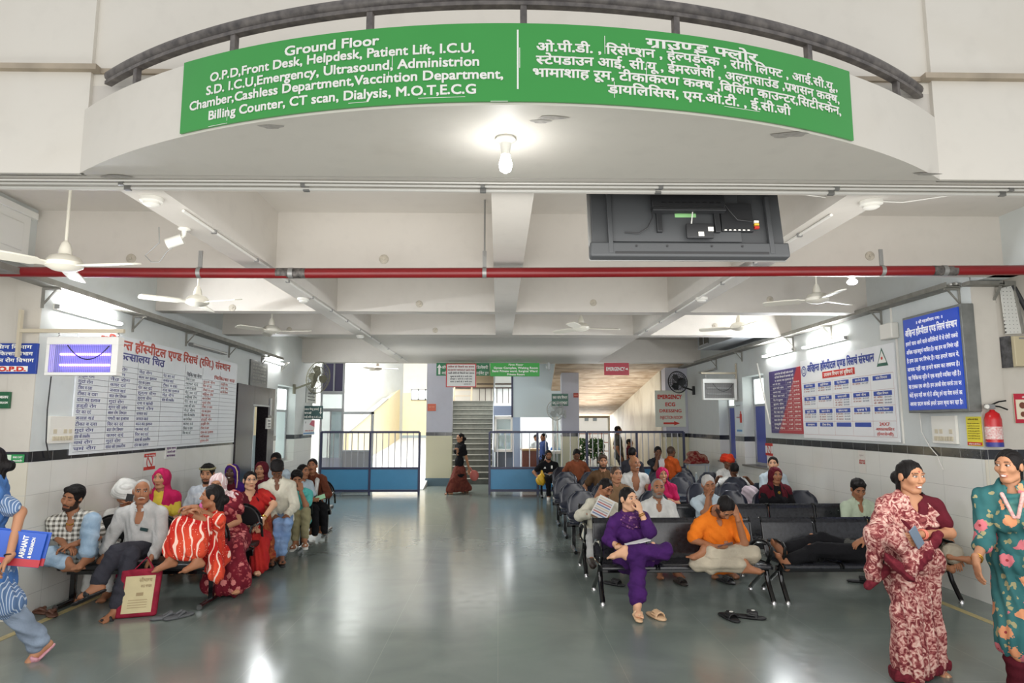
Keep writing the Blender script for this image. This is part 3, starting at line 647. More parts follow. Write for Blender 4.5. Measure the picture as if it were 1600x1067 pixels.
# ---- flat sign boards.  flat(): a panel with its own frame, corners from the photograph on a known plane
def lmap(y, z, off): return Vector((xl(y) + off, y, z))
def lmapper(off): return lambda u, v: lmap(u, v, off)          # u = depth along the hall, increasing to the right on the left wall
def rmapper(off): return lambda u, v: Vector((XR - off, u, v))
def panel(t, fm0, fm1, u0, v0, u1, v1, m, name='board', m2=None, bev=0.0):
    mb = MB(); a = [fm1(u0, v0), fm1(u1, v0), fm1(u1, v1), fm1(u0, v1)]; b = [fm0(u0, v0), fm0(u1, v0), fm0(u1, v1), fm0(u0, v1)]
    mb.add(a + b, [(0, 1, 2, 3), (7, 6, 5, 4), (0, 4, 5, 1), (1, 5, 6, 2), (2, 6, 7, 3), (3, 7, 4, 0)])
    return mb.build(name, m, t, bevel=bev)
WORDS = 'नेत्र रोग|हड्डी रोग|बाल रोग विभाग|जनरल वार्ड|पेट का दर्द|दमा व खांसी|हृदय रोग|पैर में सूजन|सिर का दर्द|कमर दर्द|शुगर की जांच|रक्त की जांच|दांत का इलाज|कान का इलाज|चर्म रोग|महिला रोग|गुर्दा रोग|पथरी का इलाज|सांस की तकलीफ|टीका व दवा'.split('|')
# big white chart on the left wall
ya, yb = onL(112, 640).y, onL(366, 640).y; zt = onL(366, 568).z; zb = onL(362, 691).z
t = thing('wall_chart', 'large white hospital chart ruled in rows with red Hindi heading on the left wall', 'sign', (xl(9.5), 9.5, 2.1))
panel(t, lmapper(0.003), lmapper(0.02), ya, zb, yb, zt, mat('white_board_gloss', (228, 233, 236), 0.2), 'board')
MB()
f = lmapper(0.0215); mb = MB()
cols = [onL(p, 650).y for p in (112, 163, 208, 247, 283, 311, 339, 362)]
hb, hh = zt - 0.17, zt - 0.33
NR = 15; rows = [zb + 0.03 + (hh - zb - 0.06) * i / NR for i in range(NR + 1)]
for z in rows: rect_on(mb, f, ya + 0.03, z - 0.002, yb - 0.03, z + 0.002, 3)
for y in cols[1:-1]: rect_on(mb, f, y - 0.003, zb + 0.03, y + 0.003, hb - 0.02, 3)
yh0, yh1 = onL(150, 560).y, onL(358, 570).y
text_to(mb, 'अरिहन्त हॉस्पीटल एण्ड रिसर्च (रजि.) संस्थान', f, yh0, zt - 0.155, width=yh1 - yh0, size=0.16, bold=0.03, m=1)
text_to(mb, 'चिकित्सालय चित्र', f, onL(160, 560).y, hh + 0.05, width=onL(255, 560).y - onL(160, 560).y, size=0.13, bold=0.025, m=0)
text_to(mb, 'चिकित्सा सेवा', f, cols[4] + 0.05, hh - 0.02, width=(cols[5] - cols[4]) * 0.85, size=0.07, bold=0.02, m=3)
text_to(mb, 'चिकित्सा सत्र', f, cols[6] - 0.25, hh + 0.0, width=0.9, size=0.07, bold=0.02, m=1)
rs = random.Random(11)
for ci in range(7):
    for ri in range(NR):
        if (ci == 3 and ri < 9) or (ci == 6 and ri < 12) or (ci == 4 and ri < 2): continue
        w = rs.choice(WORDS); L = (cols[ci + 1] - cols[ci]) * rs.uniform(0.42, 0.72)
        text_to(mb, w, f, cols[ci] + 0.03, rows[ri] + 0.014, width=L, size=0.05, bold=0.006, m=(0, 0, 0, 0, 2, 1, 1)[ci])
mb.build('lettering', [mat('faded_navy_lettering', (92, 94, 150), 0.6), mat('faded_red_lettering', (200, 96, 84), 0.6), mat('dark_lettering', (110, 124, 128), 0.6), mat('chart_rule_grey', (120, 124, 132), 0.6)], t, smooth=False, fix=False)
# right wall: white department board with a red and navy price panel
yb0, yb1 = onR(1405, 640).y, onR(1256, 640).y; yp1 = onR(1206, 640).y; zt = onR(1393, 536).z; zb = onR(1405, 691).z
t = thing('department_board', 'white Hindi department board with blue headings and a red navy list on the right wall', 'sign', (XR, 9.5, 2.1))
panel(t, rmapper(0.003), rmapper(0.02), yb0, zb, yb1, zt, mat('white_flex_sheet', (236, 238, 240), 0.3), 'board')
q = NB('red_navy_sheet', 0.35); s_ = q.sep(); k = q.math('ADD', q.math('MULTIPLY', s_[1], 1.0), q.math('MULTIPLY', s_[2], 0.75))
mid = ((yb1 + yp1) / 2 * 1.0 + (zb + zt) / 2 * 0.75) - 0.1
k = q.math('ADD', q.math('MULTIPLY', q.math('SUBTRACT', k, mid), 1.0), 0.5)
q.out(q.ramp(k, [(0.47, (178, 44, 56)), (0.53, (66, 52, 116))]))
pp = panel(t, rmapper(0.003), rmapper(0.024), yb1 + 0.01, zb + 0.06, yp1, zt - 0.08, MATS['red_navy_sheet'], 'list_panel')
f = rmapper(0.0215); fr = lambda u, v: f(-u, v)          # mirrored: text runs towards smaller depth
f2 = rmapper(0.0255); fr2 = lambda u, v: f2(-u, v); mb = MB(); W_ = yb1 - yb0; H_ = zt - zb
text_to(mb, 'अरिहन्त हॉस्पीटल एण्ड रिसर्च संस्थान', fr, -(yb1 - W_ * 0.09), zb + H_ * 0.845, width=W_ * 0.74, size=H_ * 0.125, bold=0.035, m=0)
rect_on(mb, fr, -(yb1 - W_ * 0.28), zb + H_ * 0.735, -(yb1 - W_ * 0.64), zb + H_ * 0.815, 1)
text_to(mb, 'उपलब्ध विभाग एवं सुविधाऐं', rmapper(0.0225).__call__ and (lambda u, v: rmapper(0.0225)(-u, v)), -(yb1 - W_ * 0.3), zb + H_ * 0.755, width=W_ * 0.32, size=H_ * 0.06, bold=0.02, m=2)
def disc(mb, fm, u, v, r, m, n=20, r2=0.0):
    if r2: mb.add([fm(u + rr_ * math.cos(2 * math.pi * i / n), v + rr_ * math.sin(2 * math.pi * i / n)) for rr_ in (r, r2) for i in range(n)], [(i, (i + 1) % n, n + (i + 1) % n, n + i) for i in range(n)], m)
    else: mb.add([fm(u + r * math.cos(2 * math.pi * i / n), v + r * math.sin(2 * math.pi * i / n)) for i in range(n)], [tuple(range(n))], m)
disc(mb, fr, -(yb1 - W_ * 0.045), zb + H_ * 0.86, 0.085, 0, r2=0.065); disc(mb, fr, -(yb1 - W_ * 0.045), zb + H_ * 0.86, 0.045, 0, r2=0.03)
cu, cv = -(yb0 + W_ * 0.1), zb + H_ * 0.86
mb.add([fr(cu - 0.13, cv - 0.1), fr(cu + 0.13, cv - 0.1), fr(cu, cv + 0.14)], [(0, 1, 2)], 3); g3 = lambda u, v: rmapper(0.0225)(-u, v)
mb.add([g3(cu - 0.095, cv - 0.06), g3(cu + 0.095, cv - 0.06), g3(cu, cv + 0.1)], [(0, 1, 2)], 2); disc(mb, fr2, cu, cv, 0.02, 1)
heads = 'सामान्य विभाग|हड्डी विभाग|नेत्र विभाग|बाल रोग विभाग|दांत विभाग|पेट रोग|हृदय रोग|जनरल सर्जरी|चर्म रोग|महिला विभाग|गुर्दा रोग|कान रोग|नाक व गला|एक्स रे|जांच विभाग|दवाखाना|टीका केन्द्र'.split('|')
xs_ = [0.015, 0.2, 0.395, 0.59, 0.785, 0.985]
for r_ in range(4):
    z1_ = zb + H_ * (0.70 - 0.163 * r_); z0_ = z1_ - H_ * 0.163
    rect_on(mb, fr, -(yb1 - W_ * 0.015), z0_ - 0.0015, -(yb1 - W_ * 0.985), z0_ + 0.0015, 4)
    for c_ in range(5):
        u0, u1 = -(yb1 - W_ * xs_[c_]), -(yb1 - W_ * xs_[c_ + 1]); rect_on(mb, fr, u1 - 0.0015, z0_, u1 + 0.0015, z1_, 4)
        if r_ == 3 and c_ == 4:
            text_to(mb, '24X7', fr, (u0 + u1) / 2, z0_ + H_ * 0.115, width=(u1 - u0) * 0.45, size=H_ * 0.05, bold=0.012, m=1, align='c')
            text_to(mb, 'आपातकालिन', fr, (u0 + u1) / 2, z0_ + H_ * 0.065, width=(u1 - u0) * 0.8, size=H_ * 0.042, bold=0.01, m=1, align='c')
            text_to(mb, '(ईमरजेन्सी)', fr, (u0 + u1) / 2, z0_ + H_ * 0.015, width=(u1 - u0) * 0.72, size=H_ * 0.042, bold=0.01, m=1, align='c'); continue
        rect_on(mb, fr, u0 + (u1 - u0) * 0.1, z1_ - H_ * 0.062, u0 + (u1 - u0) * 0.9, z1_ - H_ * 0.014, 5)
        if not (r_ == 3 and c_ >= 2): text_to(mb, heads[(r_ * 5 + c_) % len(heads)], g3, (u0 + u1) / 2, z1_ - H_ * 0.05, width=(u1 - u0) * 0.5, size=H_ * 0.033, bold=0.02, m=2, align='c')
        if r_ < 3:
            for k in range(rs.choice((1, 2, 2, 3)) if c_ < 4 or r_ else 0):
                text_to(mb, 'डॉ. ' + rs.choice(('राम लाल', 'सीमा', 'अमित', 'कमल')), fr, u0 + (u1 - u0) * 0.1, z1_ - H_ * (0.085 + 0.03 * k), width=(u1 - u0) * 0.4, size=H_ * 0.022, bold=0.015, m=4); text_to(mb, 'सोम से शनि', fr, u0 + (u1 - u0) * 0.58, z1_ - H_ * (0.085 + 0.03 * k), width=(u1 - u0) * 0.3, size=H_ * 0.02, bold=0.015, m=6)
rect_on(mb, fr, -(yb1 - W_ * 0.015), zb + H_ * 0.70, -(yb1 - W_ * 0.985), zb + H_ * 0.703, 4)
pw = yp1 - yb1 - 0.01; pz0, pz1 = zb + 0.06, zt - 0.08; ph = pz1 - pz0
for k in range(12):
    z = pz0 + ph * (0.05 + 0.064 * k); rect_on(mb, fr2, -(yp1 - pw * 0.03), z - 0.001, -(yp1 - pw * 0.97), z + 0.001, 2)
    if k < 12: text_to(mb, WORDS[k], fr2, -(yp1 - pw * 0.12), z + 0.018, width=pw * rs.uniform(0.25, 0.4), size=0.04, bold=0.02, m=2); text_to(mb, '%d बजे' % (8 + k % 4), fr2, -(yp1 - pw * 0.6), z + 0.018, width=pw * 0.12, size=0.036, bold=0.02, m=2); text_to(mb, WORDS[19 - k], fr2, -(yp1 - pw * 0.79), z + 0.018, width=pw * 0.17, size=0.036, bold=0.02, m=2)
for uu in (0.56, 0.76): rect_on(mb, fr2, -(yp1 - pw * uu) - 0.002, pz0 + ph * 0.05, -(yp1 - pw * uu) + 0.002, pz0 + ph * 0.82, 2)
for k in range(3): text_to(mb, ('अपने रोग की सही जांच कराने', 'के लिये विभाग में सम्पर्क करें', 'व समय पर इलाज लें'), fr2, 0, 0, width=0.001) if False else text_to(mb, ('अपने रोग की सही जांच कराने', 'के लिये विभाग में सम्पर्क करें', 'व समय पर इलाज लें')[k], fr2, -(yp1 - pw * 0.5), pz1 - 0.075 - 0.06 * k, width=pw * 0.6, size=0.045, bold=0.02, m=2, align='c')
mb.build('lettering', [mat('blue_heading_ink', (40, 62, 150), 0.5), M_INKR, M_INKW, M_DGREEN, mat('maroon_fine_print', (176, 110, 104), 0.6), mat('royal_blue_label', (26, 66, 170), 0.4), mat('grey_fine_print', (130, 140, 160), 0.6)], t, smooth=False, fix=False)
# blue light box
ob = 0.15; y0, y1 = onR(1503, 560, ob).y, onR(1415, 560, ob).y; z1 = onR(1414, 500, ob).z; z0 = onR(1424, 641, ob).z
t = thing('light_box', 'deep blue sign box of white Hindi verses on the right wall', 'sign', (XR, y0, z0))
panel(t, rmapper(0.003), rmapper(ob - 0.01), y0 - 0.03, z0 - 0.03, y1 + 0.03, z1 + 0.03, mat('galvanised_box', (136, 138, 134), 0.5, 0.4, noise=0.3, nscale=8), 'casing', bev=0.006)
panel(t, rmapper(ob - 0.012), rmapper(ob), y0, z0, y1, z1, mat('blue_light_face', (20, 70, 190), 0.3, emit=0.05), 'face')
f = rmapper(ob + 0.002); fr = lambda u, v: f(-u, v); mb = MB(); w = y1 - y0; h = z1 - z0
text_to(mb, '॥ श्री महावीराय नमः ॥', fr, -(y0 + w / 2), z1 - h * 0.075, width=w * 0.5, size=h * 0.045, bold=0.02, align='c')
text_to(mb, 'अरिहन्त हॉस्पीटल एण्ड रिसर्च संस्थान', fr, -(y1 - w * 0.03), z1 - h * 0.19, width=w * 0.94, size=h * 0.10, bold=0.03)
for k, l in enumerate(('हमारे पास आने वाले अतिथियों में से रोगी सबसे', 'अधिक महत्वपूर्ण व्यक्ति है। वह हम पर निर्भर नहीं', 'है हम उस पर निर्भर हैं। वह हमारे काम में,', 'बाधक नहीं वह हमारे काम का लक्ष्य है।', 'वह चिकित्सा वृति में एक बाहरी व्यक्ति नहीं है।', 'वह इसका एक अंग है। हम उसकी सेवा करके उस पर', 'कोई कृपा नहीं कर रहे है अपितु हमें वह सेवा करने का', 'अवसर प्रदान करके हमारे ऊपर कृपा कर रहा है।')):
    text_to(mb, l, fr, -(y1 - w * 0.03), z1 - h * (0.295 + 0.094 * k), width=w * 0.94, size=h * 0.06, bold=0.02)
mb.build('lettering', mat('lit_white_lettering', (250, 250, 255), 0.5, emit=0.1), t, smooth=False, fix=False)
# ---- signs that face the camera
def front_sign(name, label, cat, px0, py0, px1, py1, Y, m, lines, inks, frame=None, thick=0.03, extra=None, back=0.0):
    a, b = atY(px0, py0, Y), atY(px1, py1, Y); w, h = b.x - a.x, a.z - b.z
    t = thing(name, label, cat, ((a.x + b.x) / 2, Y, b.z)); fr_ = 0.0
    MB().box((a.x, Y, b.z), (b.x, Y + thick, a.z)).build('panel', m, t, bevel=0.003)
    f = plane_map((a.x, Y - 0.003, b.z), (1, 0, 0), (0, 0, 1)); mb = MB()
    for (txt, cx, cy, wd, sz, ink, bo) in lines: text_to(mb, txt, f, w * cx, h * cy, width=w * wd, size=h * sz, bold=bo, m=ink, align='c')
    if extra: extra(mb, f, w, h)
    if mb.f: mb.build('lettering', inks, t, smooth=False, fix=False)
    if frame:
        e = min(w, h) * 0.04; fb = MB()
        for (x0, z0, x1, z1) in ((0, 0, w, e), (0, h - e, w, h), (0, e, e, h - e), (w - e, e, w, h - e)): fb.box((a.x + x0, Y - 0.008, b.z + z0), (a.x + x1, Y + 0.0, b.z + z1))
        fb.build('frame', frame, t)
    return t
def arrow(mb, f, u, v, L, th, ang, m):
    c, s = math.cos(ang), math.sin(ang); pts = [(-L / 2, -th / 2), (L * 0.15, -th / 2), (L * 0.15, -th * 1.2), (L / 2, 0), (L * 0.15, th * 1.2), (L * 0.15, th / 2), (-L / 2, th / 2)]
    mb.add([f(u + c * x - s * y, v + s * x + c * y) for x, y in pts], [tuple(range(7))], m)
M_REDS = mat('red_sign_sheet', (190, 30, 56), 0.35); M_WHS = mat('white_sign_sheet', (226, 226, 222), 0.35)
front_sign('emergency_sign', 'small red EMERGENCY sign hanging under the end beam', 'sign', 944, 567, 983, 586, 16.1, M_REDS, [('EMERGENCY', 0.45, 0.36, 0.76, 0.42, 0, 0.03)], [M_INKW], extra=lambda mb, f, w, h: arrow(mb, f, w * 0.91, h * 0.5, w * 0.1, h * 0.1, 0, 0))
front_sign('direction_sign', 'pale board with red EMERGENCY ECG DRESSING INJECTION ROOM lettering and arrow', 'sign', 1023, 610, 1072, 667, 17.565, mat('pale_green_sheet', (216, 220, 208), 0.4),
    [('EMERGENCY', 0.48, 0.77, 0.8, 0.16, 0, 0.035), ('ECG', 0.5, 0.57, 0.34, 0.14, 0, 0.03), ('DRESSING', 0.5, 0.40, 0.74, 0.12, 0, 0.02), ('INJECTION ROOM', 0.52, 0.22, 0.74, 0.12, 0, 0.012)], [M_INKR], extra=lambda mb, f, w, h: arrow(mb, f, w * 0.53, h * 0.1, w * 0.54, h * 0.05, 0, 0))
front_sign('floor_sign', 'bright green first floor sign hanging over the office front', 'sign', 766, 567, 843, 588, 15.9, mat('light_green_sheet', (48, 168, 62), 0.3),
    [('First Floor', 0.52, 0.8, 0.3, 0.2, 0, 0.02), ('Gynec Complex, Waiting Room', 0.52, 0.56, 0.9, 0.22, 0, 0.03), ('Semi Private ward, Surgical Ward', 0.5, 0.32, 0.92, 0.22, 0, 0.03), ('Private Room', 0.52, 0.08, 0.36, 0.2, 0, 0.03)], [M_INKW])
front_sign('arrow_sign', 'dark green sign with white up arrow behind the framed notice', 'sign', 682, 567, 765, 587, 16.0, mat('mid_green_sheet', (30, 124, 78), 0.3),
    [('ऑपरेशन', 0.2, 0.55, 0.2, 0.3, 0, 0.02), ('आई.सी.यू', 0.2, 0.12, 0.2, 0.28, 0, 0.02), ('डिलेवरी', 0.86, 0.55, 0.22, 0.3, 0, 0.02), ('प्राईवेट रूम', 0.86, 0.12, 0.24, 0.28, 0, 0.02)], [M_INKW], extra=lambda mb, f, w, h: arrow(mb, f, w * 0.055, h * 0.5, h * 0.8, h * 0.16, math.pi / 2, 0))
t = front_sign('visitor_notice', 'white gate pass notice in a red frame hanging before the stairs', 'sign', 697, 568, 744, 605, 15.75, M_WHS,
    [('मरीज से मिलने का समय', 0.5, 0.83, 0.86, 0.1, 0, 0.02), ('NO ENTRY WITHOUT GATE PASS', 0.5, 0.69, 0.88, 0.11, 0, 0.02), ('भर्ती रोगी से मिलने का समय', 0.5, 0.56, 0.86, 0.1, 1, 0.015), ('सुबह 8 बजे से 9 बजे तक', 0.5, 0.43, 0.72, 0.08, 1, 0.015), ('दोपहर 1 बजे से 2 बजे तक', 0.5, 0.32, 0.72, 0.08, 1, 0.015), ('शाम 5 बजे से 7 बजे तक', 0.5, 0.21, 0.72, 0.08, 1, 0.015), ('आज्ञा से', 0.7, 0.11, 0.22, 0.06, 1, 0.01)], [mat('brown_red_ink', (150, 60, 56), 0.6), M_INKK], frame=mat('red_frame', (196, 44, 50), 0.4))
for px in (702, 739): p = atY(px, 568, 15.76); MB().tube([p, (p.x, p.y, ZB)], 0.006, 6).build('hanging_wire', mat('hanger_steel', (150, 150, 148), 0.4, 0.5), t)
front_sign('department_sign', 'small dark green sign above the wall fan by the right pillar', 'sign', 862, 615, 888, 634, 17.9, M_DGREEN, [('रक्त जांच विभाग', 0.5, 0.58, 0.88, 0.3, 0, 0.02), ('R.N. DEPARTMENT', 0.5, 0.14, 0.9, 0.3, 0, 0.03)], [M_INKW])
front_sign('icu_sign', 'dark green sign with a down arrow at the far end of the left wall', 'sign', 472, 634, 504, 655, 16.6, mat('slate_green_sheet', (58, 92, 92), 0.35), [('नवजात शिशु इकाई', 0.42, 0.68, 0.76, 0.2, 0, 0.02), ('वार्ड', 0.26, 0.4, 0.4, 0.2, 0, 0.02), ('आई.सी.यू I.C.U.', 0.5, 0.1, 0.9, 0.2, 0, 0.02)], [M_INKW], extra=lambda mb, f, w, h: arrow(mb, f, w * 0.9, h * 0.6, h * 0.5, h * 0.09, -math.pi / 2, 0))
front_sign('opd_sign', 'blue O.P.D. direction sign on the wall at the left edge', 'sign', -62, 536, 55, 584, YC_L - 0.03, mat('blue_sign_sheet', (36, 66, 156), 0.35), [('मेडिसिन विभाग', 0.62, 0.82, 0.62, 0.17, 0, 0.02), ('शल्य चिकित्सा विभाग', 0.6, 0.6, 0.7, 0.17, 0, 0.02), ('स्त्री एवं बाल रोग विभाग', 0.56, 0.38, 0.82, 0.17, 0, 0.02), ('O.P.D.', 0.7, 0.09, 0.36, 0.2, 1, 0.05)], [M_INKW, M_INKR],
    extra=lambda mb, f, w, h: (rect_on(mb, lambda u, v: f(u, v) + Vector((0, 0.001, 0)), w * 0.5, h * 0.07, w * 0.9, h * 0.25), arrow(mb, f, w * 0.42, h * 0.16, w * 0.16, h * 0.12, math.pi, 0)))
front_sign('exit_notice', 'small green fire exit sticker on the black tile strip at the left edge', 'sign', 8, 710, 37, 723, YC_L - 0.024, mat('exit_green', (44, 150, 84), 0.35), [('FIRE EXIT', 0.68, 0.55, 0.5, 0.32, 0, 0.02), ('आपातकालीन', 0.68, 0.14, 0.5, 0.3, 0, 0.02)], [M_INKW, mat('pale_pictogram', (214, 236, 210), 0.5)], thick=0.006, extra=lambda mb, f, w, h: rect_on(mb, f, w * 0.02, h * 0.06, w * 0.34, h * 0.94, 1))
front_sign('way_sign', 'dark green room sign on a white panel at the far left wall', 'sign', -40, 612, 13, 638, YC_L - 0.05, mat('green_room_sign', (28, 92, 58), 0.35), [('शौचालय', 0.8, 0.6, 0.36, 0.24, 0, 0.02), ('WASHROOM', 0.78, 0.28, 0.4, 0.18, 0, 0.02)], [M_INKW])
front_sign('fire_chart', 'red bordered fire safety chart on the wall at the right edge', 'poster', 1583, 615, 1650, 661, YC_R - 0.024, mat('pale_yellow_paper', (236, 226, 200), 0.5), [('अग्नि सुरक्षा', 0.5, 0.85, 0.6, 0.1, 0, 0.02)], [M_INKW, mat('chart_brown', (120, 70, 50), 0.5), M_REDS], thick=0.008, frame=M_REDS,
    extra=lambda mb, f, w, h: (rect_on(mb, lambda u, v: f(u, v) + Vector((0, 0.001, 0)), 0, h * 0.8, w, h, 2), rect_on(mb, lambda u, v: f(u, v) + Vector((0, 0.001, 0)), 0, 0, w, h * 0.13, 2), disc(mb, f, w * 0.2, h * 0.6, h * 0.11, 1), disc(mb, f, w * 0.2, h * 0.3, h * 0.09, 1)))
# ---- notices lying on the side walls
def wall_notice(side, name, label, cat, px0, py0, px1, py1, m, lines, inks, off=0.004, extra=None, frame=None):
    on = onL if side == 'L' else onR; a, b = on(px0, py0), on(px1, (py0 + py1) / 2); z1, z0 = a.z, on(px0, py1).z
    fm = lmapper if side == 'L' else rmapper; sg = 1 if side == 'L' else -1
    f0, f1, f2 = fm(0.002), fm(off), fm(off + 0.002); ua, ub = min(a.y, b.y), max(a.y, b.y)
    t = thing(name, label, cat, f1((ua + ub) / 2, z0)); panel(t, f0, f1, ua, z0, ub, z1, m, 'sheet'); mb = MB(); st = ua if side == 'L' else -ub
    g = lambda u, v: f2(sg * (st + u), z0 + v); w, h = ub - ua, z1 - z0
    for (txt, cx, cy, wd, sz, ink, bo) in lines: text_to(mb, txt, g, w * cx, h * cy, width=w * wd, size=h * sz, bold=bo, m=ink, align='c')
    if extra: extra(mb, g, w, h)
    if mb.f: mb.build('lettering', inks, t, smooth=False, fix=False)
    return t
def smoke(mb, g, w, h, red=0, white=1):
    g2 = lambda u, v: g(u, v)
    rect_on(mb, g2, 0, h * 0.78, w, h, red); rect_on(mb, g2, 0, 0, w, h * 0.2, red); disc(mb, g2, w * 0.5, h * 0.49, w * 0.28, red, r2=w * 0.22)
    mb.add([g2(w * (0.5 + x), h * 0.49 + w * y) for x, y in ((-0.2, 0.16), (-0.16, 0.2), (0.2, -0.16), (0.16, -0.2))], [(0, 1, 2, 3)], red)
wall_notice('L', 'no_smoking_notice', 'red and white No Smoking notice on the left wall tiles', 'poster', 225, 709, 242, 735, M_WHS, [], [M_INKR, M_INKW, M_INKK], extra=lambda mb, g, w, h: (smoke(mb, g, w, h), text_to(mb, 'No Smoking', lambda u, v: g(u, v) + Vector((0.002, 0, 0)), w * 0.5, h * 0.84, width=w * 0.8, size=h * 0.13, bold=0.02, m=1, align='c')))
wall_notice('R', 'no_smoking_notice', 'red and white No Smoking notice on the right wall tiles below the list', 'poster', 1196, 692, 1208, 711, M_WHS, [], [M_INKR, M_INKW, M_INKK], extra=smoke)
wall_notice('L', 'paper_notice', 'white paper notice over the black strip under the chart', 'poster', 258, 695, 274, 717, M_WHS, [('कृपया शान्ति', 0.5, 0.68, 0.84, 0.2, 0, 0.03), ('बनाये रखें', 0.5, 0.42, 0.7, 0.18, 0, 0.03), ('धन्यवाद', 0.5, 0.14, 0.8, 0.2, 0, 0.03)], [mat('purple_ink', (116, 80, 130), 0.6)], off=0.012)
wall_notice('R', 'faded_notice', 'faded paper notice on the right wall tiles above the seated boy', 'poster', 1341, 703, 1353, 738, mat('faded_paper', (218, 214, 206), 0.6), [('सूचना', 0.5, 0.75, 0.6, 0.08, 1, 0.01), ('जूते चप्पल', 0.5, 0.5, 0.8, 0.12, 0, 0.02), ('बाहर रखें', 0.5, 0.4, 0.8, 0.1, 0, 0.02)], [M_INKR, mat('faded_ink', (176, 160, 156), 0.6)])
wall_notice('R', 'yellow_notice', 'yellow printed notice hanging under the blue light box', 'poster', 1510, 651, 1535, 696, mat('yellow_paper', (232, 218, 60), 0.5), [('मरीज के लिये', 0.5, 0.88, 0.7, 0.07, 1, 0.015)] + [(WORDS[k] + ' ' + WORDS[k + 3], 0.5, 0.75 - k * 0.085, 0.8, 0.045, 1, 0.01) for k in range(7)] + [('अरिहन्त हॉस्पीटल', 0.5, 0.045, 0.8, 0.06, 2, 0.02)], [M_INKR, mat('olive_ink', (120, 100, 40), 0.6), M_INKW], off=0.01,
    extra=lambda mb, g, w, h: rect_on(mb, lambda u, v: g(u, v) + Vector((0.001, 0, 0)), 0, h * 0.02, w, h * 0.13, 0))
wall_notice('R', 'health_poster', 'pale health poster with a red bottle on the wall between the recesses', 'poster', 1149, 628, 1161, 678, mat('pale_blue_paper', (212, 222, 226), 0.5), [('दवा समय पर लें', 0.45, 0.86, 0.6, 0.05, 1, 0.01), ('स्वस्थ रहें', 0.4, 0.5, 0.5, 0.05, 0, 0.01)], [M_INKR, M_INKK, mat('poster_blue', (90, 150, 200), 0.5)], off=0.01,
    extra=lambda mb, g, w, h: (rect_on(mb, g, w * 0.62, h * 0.35, w * 0.92, h * 0.62, 0), rect_on(mb, g, w * 0.7, h * 0.62, w * 0.84, h * 0.7, 0), rect_on(mb, g, w * 0.15, h * 0.08, w * 0.9, h * 0.14, 2)))
wall_notice('L', 'memorial_plaque', 'dark stone plaque of engraved Hindi above the lift', 'plaque', 390, 561, 416, 602, mat('dark_slate', (92, 94, 92), 0.3, noise=0.3), [(WORDS[k] + ' ' + WORDS[k + 5], 0.5, 0.8 - 0.13 * k, 0.75, 0.09, 0, 0.015) for k in range(6)], [mat('engraved_grey', (176, 176, 168), 0.5)], off=0.03)
wall_notice('L', 'steel_plaque', 'pale engraved plaque behind the far left wall fan', 'plaque', 478, 603, 493, 629, mat('pale_slate', (168, 172, 170), 0.3), [(WORDS[k], 0.5, 0.75 - 0.2 * k, 0.7, 0.12, 0, 0.015) for k in range(4)], [M_INKK], off=0.02)
wall_notice('L', 'lift_notice', 'white paper notice on the lift surround below its call panel', 'poster', 415, 653, 421, 670, M_WHS, [('लिफ्ट', 0.5, 0.66, 0.7, 0.2, 0, 0.02), ('रोगी', 0.5, 0.4, 0.6, 0.16, 0, 0.02), ('के लिये', 0.5, 0.14, 0.7, 0.16, 0, 0.02)], [M_INKK], off=0.034)
wall_notice('L', 'medicine_poster', 'white medicine poster with a pink picture under the far left green sign', 'poster', 474, 656, 491, 680, mat('poster_white', (232, 234, 236), 0.4), [('लिवर की जांच', 0.5, 0.25, 0.7, 0.09, 0, 0.02), ('?', 0.16, 0.78, 0.1, 0.16, 1, 0.02)], [M_INKR, M_INKK, mat('poster_pink', (206, 80, 110), 0.5), mat('poster_blue', (90, 150, 200), 0.5)], off=0.01,
    extra=lambda mb, g, w, h: (mb.add([g(w * 0.5, h * 0.7), g(w * 0.98, h * 0.52), g(w * 0.98, h * 0.98), g(w * 0.72, h * 0.98)], [(0, 1, 2, 3)], 2), rect_on(mb, g, 0, h * 0.06, w, h * 0.16, 3)))
front_sign('paper_notice', 'red paper stuck on the left end pillar', 'poster', 668, 631, 681, 642, 19.68, mat('red_paper', (216, 110, 84), 0.5), [('जूते बाहर', 0.5, 0.5, 0.7, 0.2, 0, 0.02)], [mat('orange_ink', (240, 180, 150), 0.5)], thick=0.004)
front_sign('paper_notice', 'tiny red notice on the right end pillar beside the passage', 'poster', 896, 614, 904, 621, 18.38, mat('brick_red_paper', (176, 66, 52), 0.5), [('सावधान', 0.5, 0.4, 0.7, 0.3, 0, 0.02)], [mat('orange_ink', (240, 180, 150), 0.5)], thick=0.004)
# ================================================================== fixtures on beams, ceiling and walls
M_RAIL = mat('worn_black_rail', (74, 70, 70), 0.45, noise=0.4, nscale=20, c2=(120, 114, 110))
M_WPL = mat('white_plastic', (232, 230, 222), 0.4); M_GREYM = mat('grey_metal', (150, 150, 148), 0.4, 0.5); M_WIRE = mat('white_cable', (226, 224, 218), 0.5)
M_DUSTM = mat('dusty_tray_metal', (150, 148, 140), 0.6, 0.3, noise=0.3, nscale=10); M_TUBE = mat('lit_tube', (255, 255, 255), 0.4, emit=42.0); M_BKC = mat('black_cable', (34, 34, 36), 0.5)
